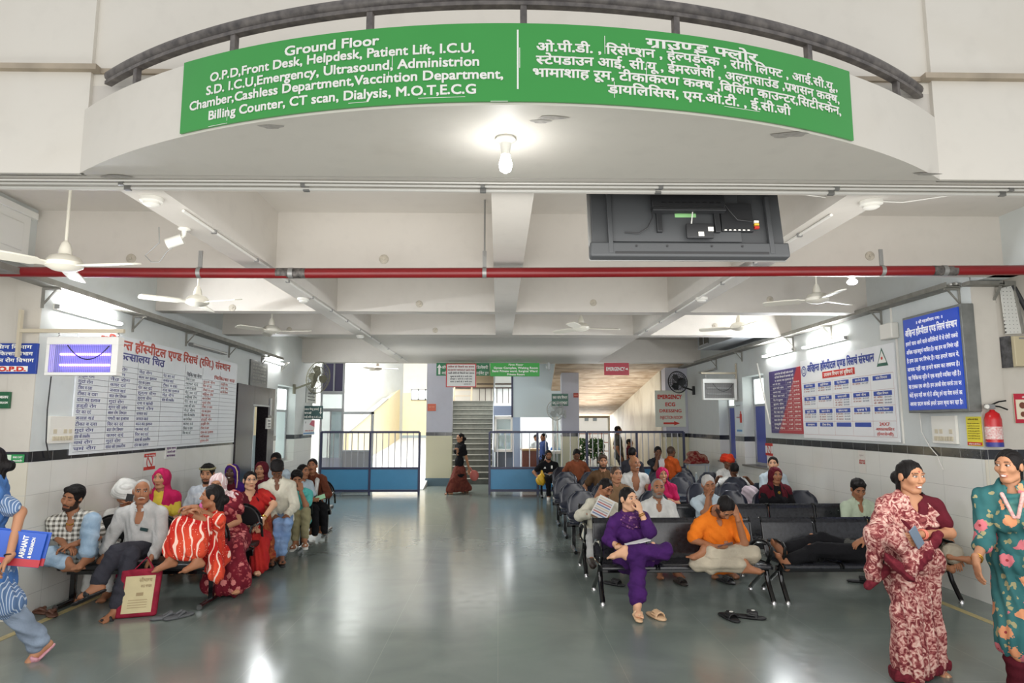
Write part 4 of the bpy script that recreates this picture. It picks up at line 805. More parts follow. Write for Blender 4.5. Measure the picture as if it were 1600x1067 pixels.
# curved railing
t = thing('balcony_railing', 'worn black curved steel railing on the balcony edge', 'railing', (BCX, BCY - BR, ZT)); R1 = BR - 0.06
zr1, zr0 = cyl(579, 8, R1)[1], cyl(367, 66, R1)[1]
zr1 = cyl(367, 47, R1)[1]; ea = math.asin(min(0.999, (BCX - atY(176, 124, 3.84).x) / R1)); eb = math.asin(min(0.999, (atY(1438, 122, 3.84).x - BCX) / R1))
MB().tube(arc(R1, zr1 + 0.02, -ea, eb, 60), 0.026, 10, flat=1.15).build('handrail', M_RAIL, t)
mb = MB(); A = arc(R1 - 0.02, zr1 - 0.035, -ea, eb, 60); B = arc(R1 + 0.02, zr1 - 0.035, -ea, eb, 60); C_ = arc(R1 + 0.02, zr1 - 0.015, -ea, eb, 60); D = arc(R1 - 0.02, zr1 - 0.015, -ea, eb, 60)
mb.strip(A, B).strip(B, C_).strip(C_, D).strip(D, A); mb.build('flat_bar', M_RAIL, t)
for px, py in ((215, 110), (367, 57), (579, 25), (818, 20), (1055, 26), (1261, 60), (1398, 108)):
    a = cyl(px, py, R1)[0]; c = Vector((BCX + R1 * math.sin(a), BCY - R1 * math.cos(a), 0))
    MB().cbox((c.x, c.y, (ZT + zr1) / 2 - 0.01), (0.032, 0.032, zr1 - ZT), 0, rotz(a)).build('post', M_RAIL, t, bevel=0.003)
def disc_light(name, label, p, drop, r, energy, color=(1, 1, 1), emit=22):
    t = thing(name, label, 'light bulb', p)
    MB().lathe([(0.05, 0), (0.055, -0.012), (0.03, -0.03), (0.022, -drop * 0.45), (0.024, -drop * 0.55)], p, seg=16).build('holder', M_WPL, t)
    MB().lathe([(0.02, -drop * 0.5), (r * 0.75, -drop * 0.66), (r, -drop * 0.85), (r * 0.8, -drop * 1.05), (0.004, -drop * 1.14)], p, seg=16).build('bulb', mat('lit_bulb_%d' % emit, (255, 255, 255), 0.4, emit=emit), t)
    l = bpy.data.lights.new(name, 'POINT'); l.energy = energy; l.color = color; l.shadow_soft_size = r * 1.1
    o = bpy.data.objects.new(name + '_lamp', l); COL.objects.link(o); o.location = Vector(p) - Vector((0, 0, drop * 1.3))
    return t
disc_light('light_bulb', 'lit white bulb in a white holder under the balcony slab', fl(790, 216, ZB), 0.165, 0.035, 1.5, (1, 0.98, 0.94), 30)
disc_light('light_bulb', 'glowing white lamp under the cross beam before the red pipe at right', Vector((atY(1331, 430, 6.42).x, 6.42, ZB)), 0.09, 0.05, 14, (0.94, 0.97, 1), 31)
t = thing('light_bulb', 'unlit clear bulb hanging under the end beam beside the green floor sign', 'light bulb', atY(857, 562, 16.2))
p = atY(857, 562, 16.2); MB().tube([(p.x, p.y, ZB), p - Vector((0, 0, 0.05))], 0.01, 6).build('cable', M_BKC, t); MB().lathe([(0.02, 0), (0.025, -0.06), (0.06, -0.14), (0.055, -0.22), (0.004, -0.27)], p, seg=14).build('bulb', mat('clear_bulb', (190, 194, 194), 0.15), t)
# television seen from behind, tilted
t = thing('television', 'flat television seen from behind hanging between the front beam and the red pipe', 'television', atY(1078, 400, 4.25))
c = atY(1078, 403, 4.22); wT = atY(1234, 403, 4.22).x - atY(923, 403, 4.22).x; TM = Matrix.Translation(c) @ Matrix.Rotation(math.radians(-10), 4, 'X')
hT = 0.72; M_TVB = mat('charcoal_tv_back', (58, 60, 62), 0.5, bump=0.1, bscale=300); M_TVD = mat('dark_tv_plastic', (34, 35, 37), 0.45)
def tvb(name, x0, x1, z0, z1, y0, y1, m, par=None, bev=0.004): return MB().box((x0, y0, z0), (x1, y1, z1), 0, TM).build(name, m, par or t, bevel=bev)
hw = wT / 2
tvb('back_cover', -hw + 0.02, hw - 0.02, 0.02, hT, 0.0, 0.045, M_TVB); tvb('bezel', -hw, hw, 0.0, hT + 0.01, 0.045, 0.06, M_GREYM); tvb('screen', -hw + 0.012, hw - 0.012, 0.012, hT, 0.06, 0.064, M_BLACK)
tvb('lower_bulge', -hw, hw, 0.0, 0.1, -0.03, 0.05, M_TVB, bev=0.012); tvb('side_rib', -hw + 0.12, -hw + 0.15, 0.02, hT, -0.035, 0.0, M_TVB); tvb('side_rib', hw - 0.13, hw - 0.10, 0.02, hT * 0.6, -0.035, 0.0, M_TVB)
tvb('raised_panel', -hw + 0.15, hw - 0.3, 0.11, hT - 0.06, -0.012, 0.0, mat('tv_panel', (66, 68, 70), 0.5)); tvb('speaker_slot', -hw + 0.16, hw - 0.14, 0.015, 0.03, -0.034, -0.028, M_BLACK)
for x in (-0.35, -0.15, 0.14, 0.34): MB().lathe([(0.007, 0), (0.007, 0.004)], TM @ Vector((x, -0.031, 0.07)), (TM.to_3x3() @ Matrix.Rotation(math.pi / 2, 3, 'X')), 10).build('screw_hole', M_BLACK, t)
for x in (-0.19, 0.19): tvb('bracket_arm', x - 0.018, x + 0.018, 0.17, hT - 0.05, -0.04, -0.012, M_TVD)
tvb('wall_mount', -0.24, 0.24, 0.33, 0.42, -0.075, -0.035, M_TVD); tvb('mount_lip', -0.24, 0.24, 0.30, 0.325, -0.085, -0.035, M_TVD)
for x in [-0.18 + i * 0.045 for i in range(9)]: tvb('mount_slot', x, x + 0.03, 0.355, 0.365, -0.077, -0.074, M_BLACK, bev=0)
tvb('port_box', 0.22, 0.43, 0.18, 0.38, -0.03, 0.0, M_TVD)
for k in range(6): tvb('port', 0.235 + k * 0.03, 0.25 + k * 0.03, 0.182, 0.19, -0.0315, -0.028, M_WPL, bev=0)
for k, m in enumerate((mat('red_plug', (176, 50, 40), 0.4), mat('yellow_plug', (214, 176, 60), 0.4), M_WPL)): tvb('plug', 0.435, 0.465, 0.20 + k * 0.02, 0.214 + k * 0.02, -0.035, -0.015, m, bev=0)
b = thing('set_top_box', 'small black box with white stickers hanging behind the television', 'set-top box', TM @ Vector((0.0, -0.06, 0.14)))
MB().box((-0.025, -0.065, 0.115), (0.15, -0.042, 0.215), 0, TM).build('casing', M_TVD, b, bevel=0.004)
for x, z in ((0.05, 0.125), (0.115, 0.16)): MB().box((x, -0.067, z), (x + 0.035, -0.0645, z + 0.03), 0, TM).build('sticker', M_WPL, b)
MB().tube([TM @ Vector(v) for v in ((0.01, -0.06, 0.21), (0.02, -0.06, 0.27), (0.03, -0.055, 0.32))], 0.004, 6).build('cord', M_WIRE, b)
tvb('energy_sticker', -0.08, 0.06, 0.285, 0.312, -0.0145, -0.0125, mat('green_white_sticker', (150, 206, 140), 0.4), bev=0)
MB().tube([TM @ Vector(v) for v in ((-0.42, -0.02, 0.17), (-0.33, -0.03, 0.16), (-0.27, -0.03, 0.2), (-0.235, -0.04, 0.27), (-0.24, -0.04, 0.34))], 0.004, 6).build('cord', M_BKC, t)
MB().tube([TM @ Vector(v) for v in ((0.42, -0.03, 0.25), (0.32, -0.05, 0.25), (0.27, -0.06, 0.31), (0.24, -0.06, 0.36))], 0.004, 6).build('cord', M_BKC, t)
MB().bar(TM @ Vector((0, -0.05, 0.4)), Vector((c.x, 4.18, ZC)), 0.06, 0.04).build('ceiling_arm', M_TVD, t)
# red fire pipe
t = thing('fire_pipe', 'long red fire water pipe crossing the whole hall under the beams', 'pipe', atY(800, 426, 5.9)); PY = 5.9
pts = [atY(px, py, PY) for px, py in ((-120, 424), (0, 424.5), (220, 426), (440, 427), (620, 426.5), (800, 426), (1000, 425), (1200, 424), (1400, 423), (1600, 422), (1720, 421.5))]
MB().tube(pts, 0.046, 16).build('pipe', mat('red_pipe_paint', (126, 24, 28), 0.32, noise=0.15, nscale=5), t)
for px, w in ((455, 0.13), (1475, 0.11)):
    p = atY(px, 426.8 if px < 800 else 422.8, PY); MB().tube([p - Vector((w, 0, 0)), p + Vector((w, 0, 0))], 0.047, 16).build('coupling', mat('black_coupling', (34, 32, 32), 0.5, noise=0.5, nscale=30, c2=(110, 104, 100)), t)
    MB().tube([p - Vector((0.02, 0, 0)), p + Vector((0.02, 0, 0))], 0.05, 16).build('clamp', M_GREYM, t)
for px, y0, y1, zt in ((312, 385, 426, ZB), (757, 322, 426, ZC), (1378, 325, 423, ZB)):
    p = atY(px, 426 if px < 1000 else 423, PY); MB().tube([p + Vector((0, 0, 0.15)), (p.x, p.y, zt)], 0.008, 8).build('hanger_rod', M_GREYM, t)
    MB().bar(p + Vector((0, 0, -0.05)), p + Vector((0, 0, 0.2)), 0.035, 0.012).build('hanger_strap', M_GREYM, t)
    mb = MB(); mb.tube([p + Vector((-0.018, 0, 0)), p + Vector((0.018, 0, 0))], 0.05, 14); mb.build('hanger_ring', M_GREYM, t)
# ceiling fans
def ceiling_fan(label, p, a0, top, color='white', L=0.6, group='ceiling fans'):
    m = mat('fan_cream', (226, 222, 208), 0.4) if color == 'white' else mat('fan_brown', (150, 142, 128), 0.4)
    t = thing('ceiling_fan', label, 'fan', p, group); t['group'] = group
    MB().tube([(p.x, p.y, p.z + 0.1), (p.x, p.y, top)], 0.011, 8).build('rod', m, t); MB().lathe([(0.015, 0.2), (0.03, 0.18), (0.045, 0.13), (0.047, 0.085), (0.02, 0.08)], p, seg=14).build('canopy', m, t)
    MB().lathe([(0.03, 0.1), (0.1, 0.075), (0.13, 0.03), (0.125, 0.0), (0.08, -0.025), (0.03, -0.035), (0.004, -0.036)], p, seg=22).build('motor', m, t)
    for k in range(3):
        a = a0 + k * 2 * math.pi / 3; d = Vector((math.cos(a), math.sin(a), 0)); n = Vector((-d.y, d.x, 0)); mb = MB(); tp = math.radians(12)
        U = [];
        for s, w in ((0.11, 0.03), (0.17, 0.035), (0.2, 0.06), (L * 0.6, 0.068), (L - 0.02, 0.06), (L, 0.03)): U.append((p + d * s + n * w * math.cos(tp) + Vector((0, 0, w * math.sin(tp) + 0.01)), p + d * s - n * w * math.cos(tp) - Vector((0, 0, w * math.sin(tp) - 0.01))))
        dz = Vector((0, 0, 0.006)); q = [u[0] for u in U] + [u[1] for u in U[::-1]]; nU = len(U)
        vs = [u[0] + dz for u in U] + [u[1] + dz for u in U] + [u[0] - dz for u in U] + [u[1] - dz for u in U]
        fs = [(i, i + 1, nU + i + 1, nU + i) for i in range(nU - 1)] + [(3 * nU + i, 3 * nU + i + 1, 2 * nU + i + 1, 2 * nU + i) for i in range(nU - 1)] + [(2 * nU + i, 2 * nU + i + 1, i + 1, i) for i in range(nU - 1)] + [(nU + i, nU + i + 1, 3 * nU + i + 1, 3 * nU + i) for i in range(nU - 1)] + [(0, nU, 3 * nU, 2 * nU), (nU - 1, 3 * nU - 1, 4 * nU - 1, 2 * nU - 1)]
        mb.add(vs, fs); mb.build('blade', m, t)
for (px, py, Y, a, top, lab) in ((100, 417, 5.0, -0.12, ZC, 'white ceiling fan hanging before the red pipe at the left edge'), (308, 474, 7.6, -0.35, ZC, 'white ceiling fan behind the pipe hanger over the left benches'), (424, 518, 10.0, -0.05, ZC, 'small white ceiling fan far down the left bay near the lift'),
                                 (908, 514, 10.0, 0.12, ZC, 'white ceiling fan in the middle bay above the far seats'), (1277, 470, 7.6, 0.5, ZC, 'white ceiling fan beside the glowing lamp in the right bay'), (1155, 513, 10.0, 0.55, ZC, 'small white ceiling fan before the grey air duct at right')):
    ceiling_fan(lab, atY(px, py, Y), a, top)
ceiling_fan('dusty brown fan hanging in the sunlit back left room', atY(590, 577, 19.5), 0.02, 6.0, 'brown')
# wall fans
def wall_fan(label, p, yaw, r, m, wall, tilt=0.2):
    t = thing('wall_fan', label, 'fan', wall); Mx = Matrix.Rotation(yaw, 3, 'Z') @ Matrix.Rotation(math.pi / 2 + tilt, 3, 'X')
    mb = MB(); n = 28
    for (rr_, z) in ((r, 0.0), (r * 0.96, 0.04), (r * 0.66, 0.065), (r * 0.3, 0.075), (r * 0.7, -0.05)): mb.tube([p + Mx @ Vector((rr_ * math.cos(2 * math.pi * i / n), rr_ * math.sin(2 * math.pi * i / n), z)) for i in range(n + 1)], 0.006 if rr_ < r else 0.012, 5, cap=False)
    for i in range(26):
        a = 2 * math.pi * i / 26; d = Vector((math.cos(a), math.sin(a), 0)); mb.tube([p + Mx @ (d * 0.04 + Vector((0, 0, 0.075))), p + Mx @ (d * r * 0.66 + Vector((0, 0, 0.065))), p + Mx @ (d * r), p + Mx @ (d * r * 0.7 + Vector((0, 0, -0.05))), p + Mx @ (d * 0.06 + Vector((0, 0, -0.06)))], 0.003, 4, cap=False)
    mb.build('cage', m, t)
    for k in range(3):
        a = k * 2.094; mb = MB(); pts = [(0.03, -0.03, 0.01), (0.06, -0.09, 0.02), (r * 0.6, -0.11, 0.025), (r * 0.85, -0.02, 0.0), (r * 0.7, 0.07, -0.02), (0.04, 0.04, -0.01)]
        R3 = Matrix.Rotation(a, 3, 'Z'); vs = [p + Mx @ (R3 @ Vector(v)) for v in pts] + [p + Mx @ (R3 @ (Vector(v) - Vector((0, 0, 0.006)))) for v in pts]
        mb.add(vs, [(0, 1, 2, 3, 4, 5), (11, 10, 9, 8, 7, 6)] + [(i, (i + 1) % 6, 6 + (i + 1) % 6, 6 + i) for i in range(6)]); mb.build('blade', m, t)
    MB().lathe([(0.05, -0.06), (0.085, -0.08), (0.085, -0.2), (0.04, -0.22)], p, Mx, 18).build('motor', m, t)
    b = p + Mx @ Vector((0, 0, -0.18)); MB().tube([b, Vector((b.x, b.y, b.z - 0.14)), Vector(wall)], 0.022, 8).build('arm', m, t); MB().cbox(wall, (0.05, 0.1, 0.22)).build('wall_plate', m, t, bevel=0.006)
M_OLIVE = mat('dusty_olive_fan', (120, 118, 100), 0.5)
p = atY(497, 590, 15.3); wall_fan('dusty olive wall fan at the far end of the left wall', p, math.radians(62), 0.36, M_OLIVE, (xl(15.6) + 0.03, 15.5, p.z - 0.25))
p = atY(1059, 597, 16.6); wall_fan('black wall fan above the emergency direction board', p, math.radians(-48), 0.27, mat('black_fan', (36, 36, 38), 0.4), (XR - 0.03, 16.75, p.z - 0.2))
p = atY(868, 641, 18.0); wall_fan('pale grey wall fan beside the right end pillar under a green sign', p, math.radians(-35), 0.26, mat('pale_fan', (186, 190, 188), 0.4), (atY(880, 646, 18.35).x + 0.05, 18.37, p.z - 0.1))
# smoke detectors and round boxes
def on_z(px, py, z=ZB): return fl(px, py, z)
for k, (px, py, lab) in enumerate(((237, 309, 'white smoke detector under the left long beam near the spotlight'), (1361, 314, 'white smoke detector under the right long beam beside the pipe hanger'), (474, 466, 'white smoke detector under the left long beam behind the red pipe'), (1096, 465, 'white smoke detector under the right long beam behind the television'), (563, 524, 'small white smoke detector at the far end of the left long beam'))):
    p = on_z(px, py); t = thing('smoke_detector', lab, 'smoke detector', p, 'smoke detectors under the beams')
    MB().lathe([(0.07, 0), (0.07, -0.025), (0.06, -0.03)], p, seg=20).build('base', M_WPL, t); MB().lathe([(0.05, -0.028), (0.05, -0.045), (0.03, -0.055), (0.003, -0.056)], p, seg=20).build('sensor', M_WPL, t)
M_BOXP = mat('round_box_cover', (206, 198, 182), 0.6, noise=0.3, nscale=30)
for px, py, Y, lab in ((205, 404, 6.3, 'round cover plate on the beam above the left fan'), (600, 405, 6.3, 'round cover plate on the middle left beam above the pipe'), (1359, 400, 6.3, 'round cover plate on the beam beside the right pipe hanger'), (655, 475, 8.73, 'round cover plate on the second beam below the pipe'), (927, 473, 8.73, 'round cover plate on the second beam right of the centre'),
                       (1203, 468, 8.73, 'round cover plate on the second beam behind the right fan'), (680, 516, 11.06, 'small round cover plate on the third beam left of the centre'), (1117, 509, 11.06, 'small round cover plate on the third beam at right'), (452, 515, 11.06, 'small round cover plate on the third beam near the lift'), (363, 481, 8.73, 'round cover plate on the second beam behind the left fan')):
    p = atY(px, py, Y - 0.001); t = thing('cover_plate', lab, 'cover plate', p, 'round cover plates on the beams'); Mx = Matrix.Rotation(math.pi / 2, 3, 'X')
    MB().lathe([(0.045, 0), (0.045, 0.008), (0.036, 0.012)], p, Mx, 16).build('plate', M_BOXP, t); MB().lathe([(0.016, 0.012), (0.014, 0.022)], p, Mx, 10).build('knob', M_BOXP, t)
# conduits along the beams and cables under the front beam
def cable(name, label, pts, r, m, cat='cable', clips=()):
    o = MB().tube(pts, r, 8).build(name, m); tag(o, label, cat)
    for q in clips: MB().cbox(q, (r * 3.4, 0.025, r * 3)).build('clip', M_GREYM, o)
    return o
z = ZB - 0.012
for nm, x, y0, y1, lab in (('conduit', -2.17, 4.5, 15.9, 'white conduit running along the left long beam'), ('conduit', 2.33, 4.5, 11.0, 'white conduit running along the right long beam')):
    cable(nm, lab, [(x, y0, z), (x, y1, z)], 0.011, M_WIRE, 'conduit', [(x, y0 + 0.5 + k * 0.9, z) for k in range(int((y1 - y0) / 0.9))])
for py, r, lab in ((286, 0.006, 'thin white cable nearest the balcony under the front beam'), (291, 0.008, 'middle white cable clipped under the front beam'), (297.5, 0.011, 'thick white conduit along the back edge of the front beam')):
    Y = fl(800, py, z).y; cable('ceiling_cable', lab, [(-9 + i * 0.75, Y + 0.006 * math.sin(i * 1.7), z) for i in range(25)], r, M_WIRE, 'cable', [(-4.5 + k * 1.1, Y, z) for k in range(9)] if r > 0.007 else ())
cable('loose_wire', 'loose white wire drooping from the television past the right smoke detector', [fl(1170, 300, z), atY(1250, 303, 4.3), atY(1320, 312, 4.5), atY(1410, 316, 4.6), atY(1500, 303, 4.4), fl(1560, 297, z)], 0.005, M_WIRE, 'wire')
# spotlight with dangling wires
p = on_z(288, 357); t = thing('spotlight', 'small white spotlight under the left long beam with dangling wires', 'spotlight', p)
MB().lathe([(0.045, 0), (0.045, -0.01), (0.018, -0.02), (0.014, -0.06)], p, seg=14).build('base', M_WPL, t); q = p + Vector((-0.03, 0, -0.09)); MB().tube([p + Vector((0, 0, -0.05)), q], 0.012, 8).build('arm', M_WPL, t)
MB().tube([q + Vector((0.02, 0.0, 0.01)), q + Vector((-0.085, -0.02, -0.035))], 0.04, 14).build('lamp_head', M_WPL, t)
MB().tube([q + Vector(v) for v in ((0.02, 0, 0), (-0.09, 0, -0.09), (-0.14, 0, -0.17), (-0.2, 0, -0.17), (-0.25, 0, -0.12), (-0.2, 0, -0.07), (-0.15, 0, -0.02), (-0.16, 0, 0.1))], 0.004, 6).build('cord', M_GREYM, t)
# wall tubes
def tube_light(label, on, a, b, lit, off=0.07, power=38):
    A, B = on(a[0], a[1], off), on(b[0], b[1], off); zm = (A.z + B.z) / 2; A.z = B.z = zm; t = thing('tube_light', label, 'tube light', (A + B) / 2); s = 1 if on is onR else -1
    MB().tube([A, B], 0.014, 10).build('tube', M_TUBE if lit else mat('dead_tube', (196, 196, 190), 0.3), t)
    h = Vector((s * 0.05, 0, 0)); MB().bar(A + h, B + h, 0.04, 0.05).build('batten', M_WPL if lit else M_GREYM, t, bevel=0.003)
    for q in (A, B): MB().cbox(q + h * 0.4, (0.05, 0.03, 0.04)).build('end_cap', M_GREYM, t)
    if lit:
        l = area('tube_light_lamp', (A + B) / 2 + Vector((-s * 0.03, 0, 0)), (0.05, (B - A).length), power, (0, 0, 0), (0.93, 0.96, 1)); l.rotation_euler = (0, -s * math.radians(-90 if False else 90) * -1, 0)
    return t
tube_light('bright lit tube light over the insect lamp on the left wall', onL, (94, 478), (190, 507), True)
tube_light('lit tube light on the left wall above the dark plaque and lift', onL, (414, 560), (443, 569), True)
tube_light('lit tube light above the red and navy list on the right wall', onR, (1192, 556), (1236, 547), True)
tube_light('lit tube light above the white department board on the right wall', onR, (1254, 543), (1318, 528), True)
tube_light('dead grey tube light above the white wall chart', onL, (302, 539), (354, 551), False)
tube_light('dead grey tube light above the right insect lamp', onR, (1092, 582), (1116, 576), False)
# cable trays on brackets
def tray(name, label, on, pts, s, br):
    A = [on(*q) for q in pts]; z = sum(p.z for p in A) / len(A); y0, y1 = min(p.y for p in A), max(p.y for p in A)
    fx = (lambda y: xl(y)) if s < 0 else (lambda y: XR)
    t = thing(name, label, 'cable tray', (fx(y0), y0, z)); w = 0.17
    P = lambda y, o, dz: Vector((fx(y) - s * o, y, z + dz))
    mb = MB(); q = [P(y0, 0.01, 0), P(y1, 0.01, 0), P(y1, w, 0), P(y0, w, 0)]; mb.prism(q, (0, 0, 0), (0, 0, 0.012)); mb.prism([P(y0, w, 0), P(y1, w, 0), P(y1, w + 0.008, 0), P(y0, w + 0.008, 0)], (0, 0, 0), (0, 0, 0.055)); mb.build('channel', M_DUSTM, t)
    for k, o in enumerate((0.03, 0.06, 0.09, 0.12)): MB().tube([P(y0 + (y1 - y0) * i / 14, o, 0.03 + 0.012 * math.sin(i * 1.3 + k)) for i in range(15)], 0.013, 6).build('cable', M_WIRE if k % 2 else M_DUSTM, t)
    for (px, py) in br:
        y = on(px, py).y; b = MB(); b.bar(P(y, 0.012, 0), P(y, 0.012, -0.2), 0.03, 0.006).bar(P(y, 0.012, -0.012), P(y, w, -0.012), 0.03, 0.02).bar(P(y, 0.012, -0.17), P(y, w * 0.8, -0.02), 0.02, 0.012); b.build('bracket', M_DUSTM, t)
    return t, z
tray('cable_tray', 'dusty cable tray on brackets along the left wall', onL, ((-60, 405), (75, 451), (350, 541), (430, 563)), -1, ((66, 455), (207, 497), (290, 524), (357, 546), (408, 560), (440, 570)))
_, ztr = tray('cable_tray', 'dusty cable tray on brackets along the right wall', onR, ((1504, 449), (1380, 487), (1180, 543), (1070, 575)), 1, ((1500, 455), (1378, 490), (1300, 512), (1240, 529), (1160, 553), (1120, 565)))
t = thing('perforated_tray', 'white perforated cable tray hanging down the wall at the right edge', 'cable tray', (5.1, YC_R - 0.03, ztr))
a, b, c, d = atY(1564, 450, YC_R - 0.06), atY(1583, 446, YC_R - 0.06), atY(1598, 521, YC_R - 0.06), atY(1573, 522, YC_R - 0.06)
q = NB('perforated_white_metal', 0.5); w_ = q.vor(26, 'F1', rnd_=0.0)[0]; q.out(q.mix(q.math('LESS_THAN', w_, 0.3), (212, 212, 206), (60, 60, 60)))
MB().prism([a, b, c, d], (0, 0, 0), (0, 0.02, 0)).build('plate', MATS['perforated_white_metal'], t); MB().bar(b, c, 0.02, 0.05).build('edge', M_DUSTM, t); MB().box((XR + 0.25, YC_R - 0.14, a.z + 0.02), (a.x + 0.1, YC_R - 0.01, a.z + 0.06)).box((XR - 0.1, YC_R - 0.14, a.z + 0.02), (XR + 0.26, YC_R - 0.02, a.z + 0.06)).build('corner_tray', M_DUSTM, t)
MB().tube([b, atY(1592, 462, YC_R - 0.08), atY(1612, 500, YC_R - 0.08)], 0.022, 8).build('conduit', M_BKC, t)
t = thing('bracket', 'dusty steel bracket on the wall left of the perforated tray', 'bracket', atY(1548, 456, YC_R)); p = atY(1550, 447, YC_R); MB().bar(p, p - Vector((0, 0, 0.18)), 0.05, 0.01, up=(0, 1, 0)).bar(p, p + Vector((0, -0.14, 0)), 0.05, 0.01).bar(p - Vector((0, 0, 0.16)), p + Vector((0, -0.12, -0.02)), 0.03, 0.01).build('arm', M_DUSTM, t)
# insect lamps hung on chains from a rod
def insect_lamp(label, a, b, Y, lit, rod_y, wallx):
    A, B = atY(a[0], a[1], Y), atY(b[0], b[1], Y); x0, x1, z1, z0 = A.x, B.x, A.z, B.z; t = thing('insect_lamp', label, 'insect killer', ((x0 + x1) / 2, Y, z0)); w, h, e = x1 - x0, z1 - z0, 0.05
    f = MB(); f.box((x0, Y - 0.05, z1 - h * 0.2), (x1, Y + 0.05, z1)).box((x0, Y - 0.05, z0), (x1, Y + 0.05, z0 + h * 0.08)).box((x0, Y - 0.05, z0 + h * 0.08), (x0 + 0.03, Y + 0.05, z1 - h * 0.2)).box((x1 - 0.06, Y - 0.05, z0 + h * 0.08), (x1, Y + 0.05, z1 - h * 0.2)); f.build('housing', M_WHITE, t, bevel=0.004)
    g = MB()
    for k in range(34): x = x0 + 0.035 + (w - 0.1) * k / 33; g.tube([(x, Y - 0.045, z0 + h * 0.08), (x, Y - 0.045, z1 - h * 0.2)], 0.0018, 4, cap=False)
    g.build('grid', mat('lamp_grid', (90, 90, 100), 0.4, 0.5), t)
    MB().box((x0 + 0.03, Y + 0.035, z0 + h * 0.08), (x1 - 0.06, Y + 0.045, z1 - h * 0.2)).build('back_plate', mat('lamp_back_lit', (150, 150, 200), 0.4) if lit else mat('lamp_back', (150, 148, 146), 0.5), t)
    for zz in (0.28, 0.56): MB().tube([(x0 + 0.1, Y + 0.01, z0 + h * zz), (x1 - 0.1, Y + 0.01, z0 + h * zz)], 0.012, 8).build('tube', mat('uv_tube', (150, 120, 255), 0.3, emit=6.0) if lit else mat('dead_uv_tube', (200, 200, 200), 0.3), t)
    zr = atY(a[0], rod_y, Y).z; MB().bar((wallx, Y, zr), (x1 + 0.02 if wallx < 0 else x0 - 0.02, Y, zr), 0.035, 0.035).build('hanging_rod', mat('pale_timber', (196, 186, 164), 0.6), t)
    MB().box((wallx - 0.012, Y - 0.02, zr - 0.25), (wallx + 0.012, Y + 0.02, zr + 0.2)).build('wall_batten', MATS['pale_timber'], t)
    for x in (x0 + 0.08, x1 - 0.03): MB().tube([(x + 0.015 * ((i % 2) * 2 - 1) * 0.3, Y, zr - (zr - z1) * i / 5) for i in range(6)], 0.007, 5).build('chain', M_GREYM, t)
    MB().tube(catenary((x0 + 0.2, Y - 0.055, z1 - h * 0.22), (x1 - 0.08, Y - 0.055, z1 - h * 0.24), h * 0.36, 12), 0.005, 5).build('cord', M_BKC, t)
    return t
insect_lamp('lit violet insect killer lamp hanging at the left wall corner', (79, 527), (186, 587), YC_L - 0.1, True, 517, xl(YC_L) - 0.12)
insect_lamp('unlit grey insect killer lamp on the far right wall', (1097, 592), (1151, 625), 13.72, False, 583, XR - 0.02)
# switchboards and small boxes
def switchboard(label, side, a, b):
    on = onL if side == 'L' else onR; s = -1 if side == 'L' else 1; A, B = on(*a), on(*b); zA, zB = on(a[0], a[1]).z, on(a[0], b[1]).z; y0, y1 = sorted((A.y, B.y)); fx = xl if s < 0 else (lambda y: XR)
    t = thing('switchboard', label, 'switchboard', (fx(y0), y0, zB)); X_ = fx((y0 + y1) / 2); P = lambda o, y, z: (X_ - s * o, y, z)
    def bx(nm, o0, o1, ya, yb, za, zb_, m): MB().box(tuple(map(min, zip(P(o0, ya, za), P(o1, yb, zb_)))), tuple(map(max, zip(P(o0, ya, za), P(o1, yb, zb_))))).build(nm, m, t, bevel=0.002)
    bx('board', 0.003, 0.035, y0, y1, zB, zA, M_WPL); h = zA - zB; w = y1 - y0
    for k in range(7): bx('switch', 0.035, 0.045, y0 + w * (0.12 + k * 0.115), y0 + w * (0.2 + k * 0.115), zB + h * 0.1, zB + h * 0.26, mat('ivory_switch', (206, 196, 172), 0.4))
    for k in (0.2, 0.6, 0.8): bx('socket', 0.035, 0.042, y0 + w * (k - 0.06), y0 + w * (k + 0.06), zB + h * 0.36, zB + h * 0.52, MATS['ivory_switch'])
switchboard('white switchboard with sockets under the insect lamp on the left wall', 'L', (75, 650), (109, 693)); switchboard('white switchboard under the blue light box on the right wall', 'R', (1459, 650), (1500, 692))
cable('dangling_wire', 'twisted white wire dangling under the blue light box', [onR(1437, 645, 0.05), onR(1440, 675, 0.02), onR(1452, 697, 0.015), onR(1465, 712, 0.015), onR(1468, 722, 0.02), onR(1474, 734, 0.02)], 0.005, M_WIRE, 'wire')
cable('lamp_cord', 'dark cord hanging from the left insect lamp past the switchboard', [onL(80, 588, 0.05), onL(74, 640, 0.03), onL(72, 690, 0.03), onL(77, 715, 0.03)], 0.006, M_BKC, 'wire')
t = thing('wall_box', 'white plastic box on the right wall left of the blue light box', 'box', onR(1394, 515)); y0, y1 = onR(1405, 515).y, onR(1386, 515).y; MB().box((XR - 0.1, y0, onR(1405, 528).z), (XR - 0.003, y1, onR(1405, 503).z)).build('cover', M_WPL, t, bevel=0.012); MB().bar((XR - 0.012, (y0 + y1) / 2, onR(1395, 503).z), (XR - 0.012, (y0 + y1) / 2, ztr), 0.02, 0.014).bar((XR - 0.012, y0 + 0.05, onR(1405, 529).z), (XR - 0.012, y0 + 0.05, 1.55), 0.02, 0.014).build('wire_casing', M_WPL, t)
tag(MB().bar(onR(1183, 568, 0.012), onR(1203, 663, 0.012), 0.02, 0.02).build('wire_casing', M_WPL), 'white wire casing left of the red and navy list', 'wire casing')
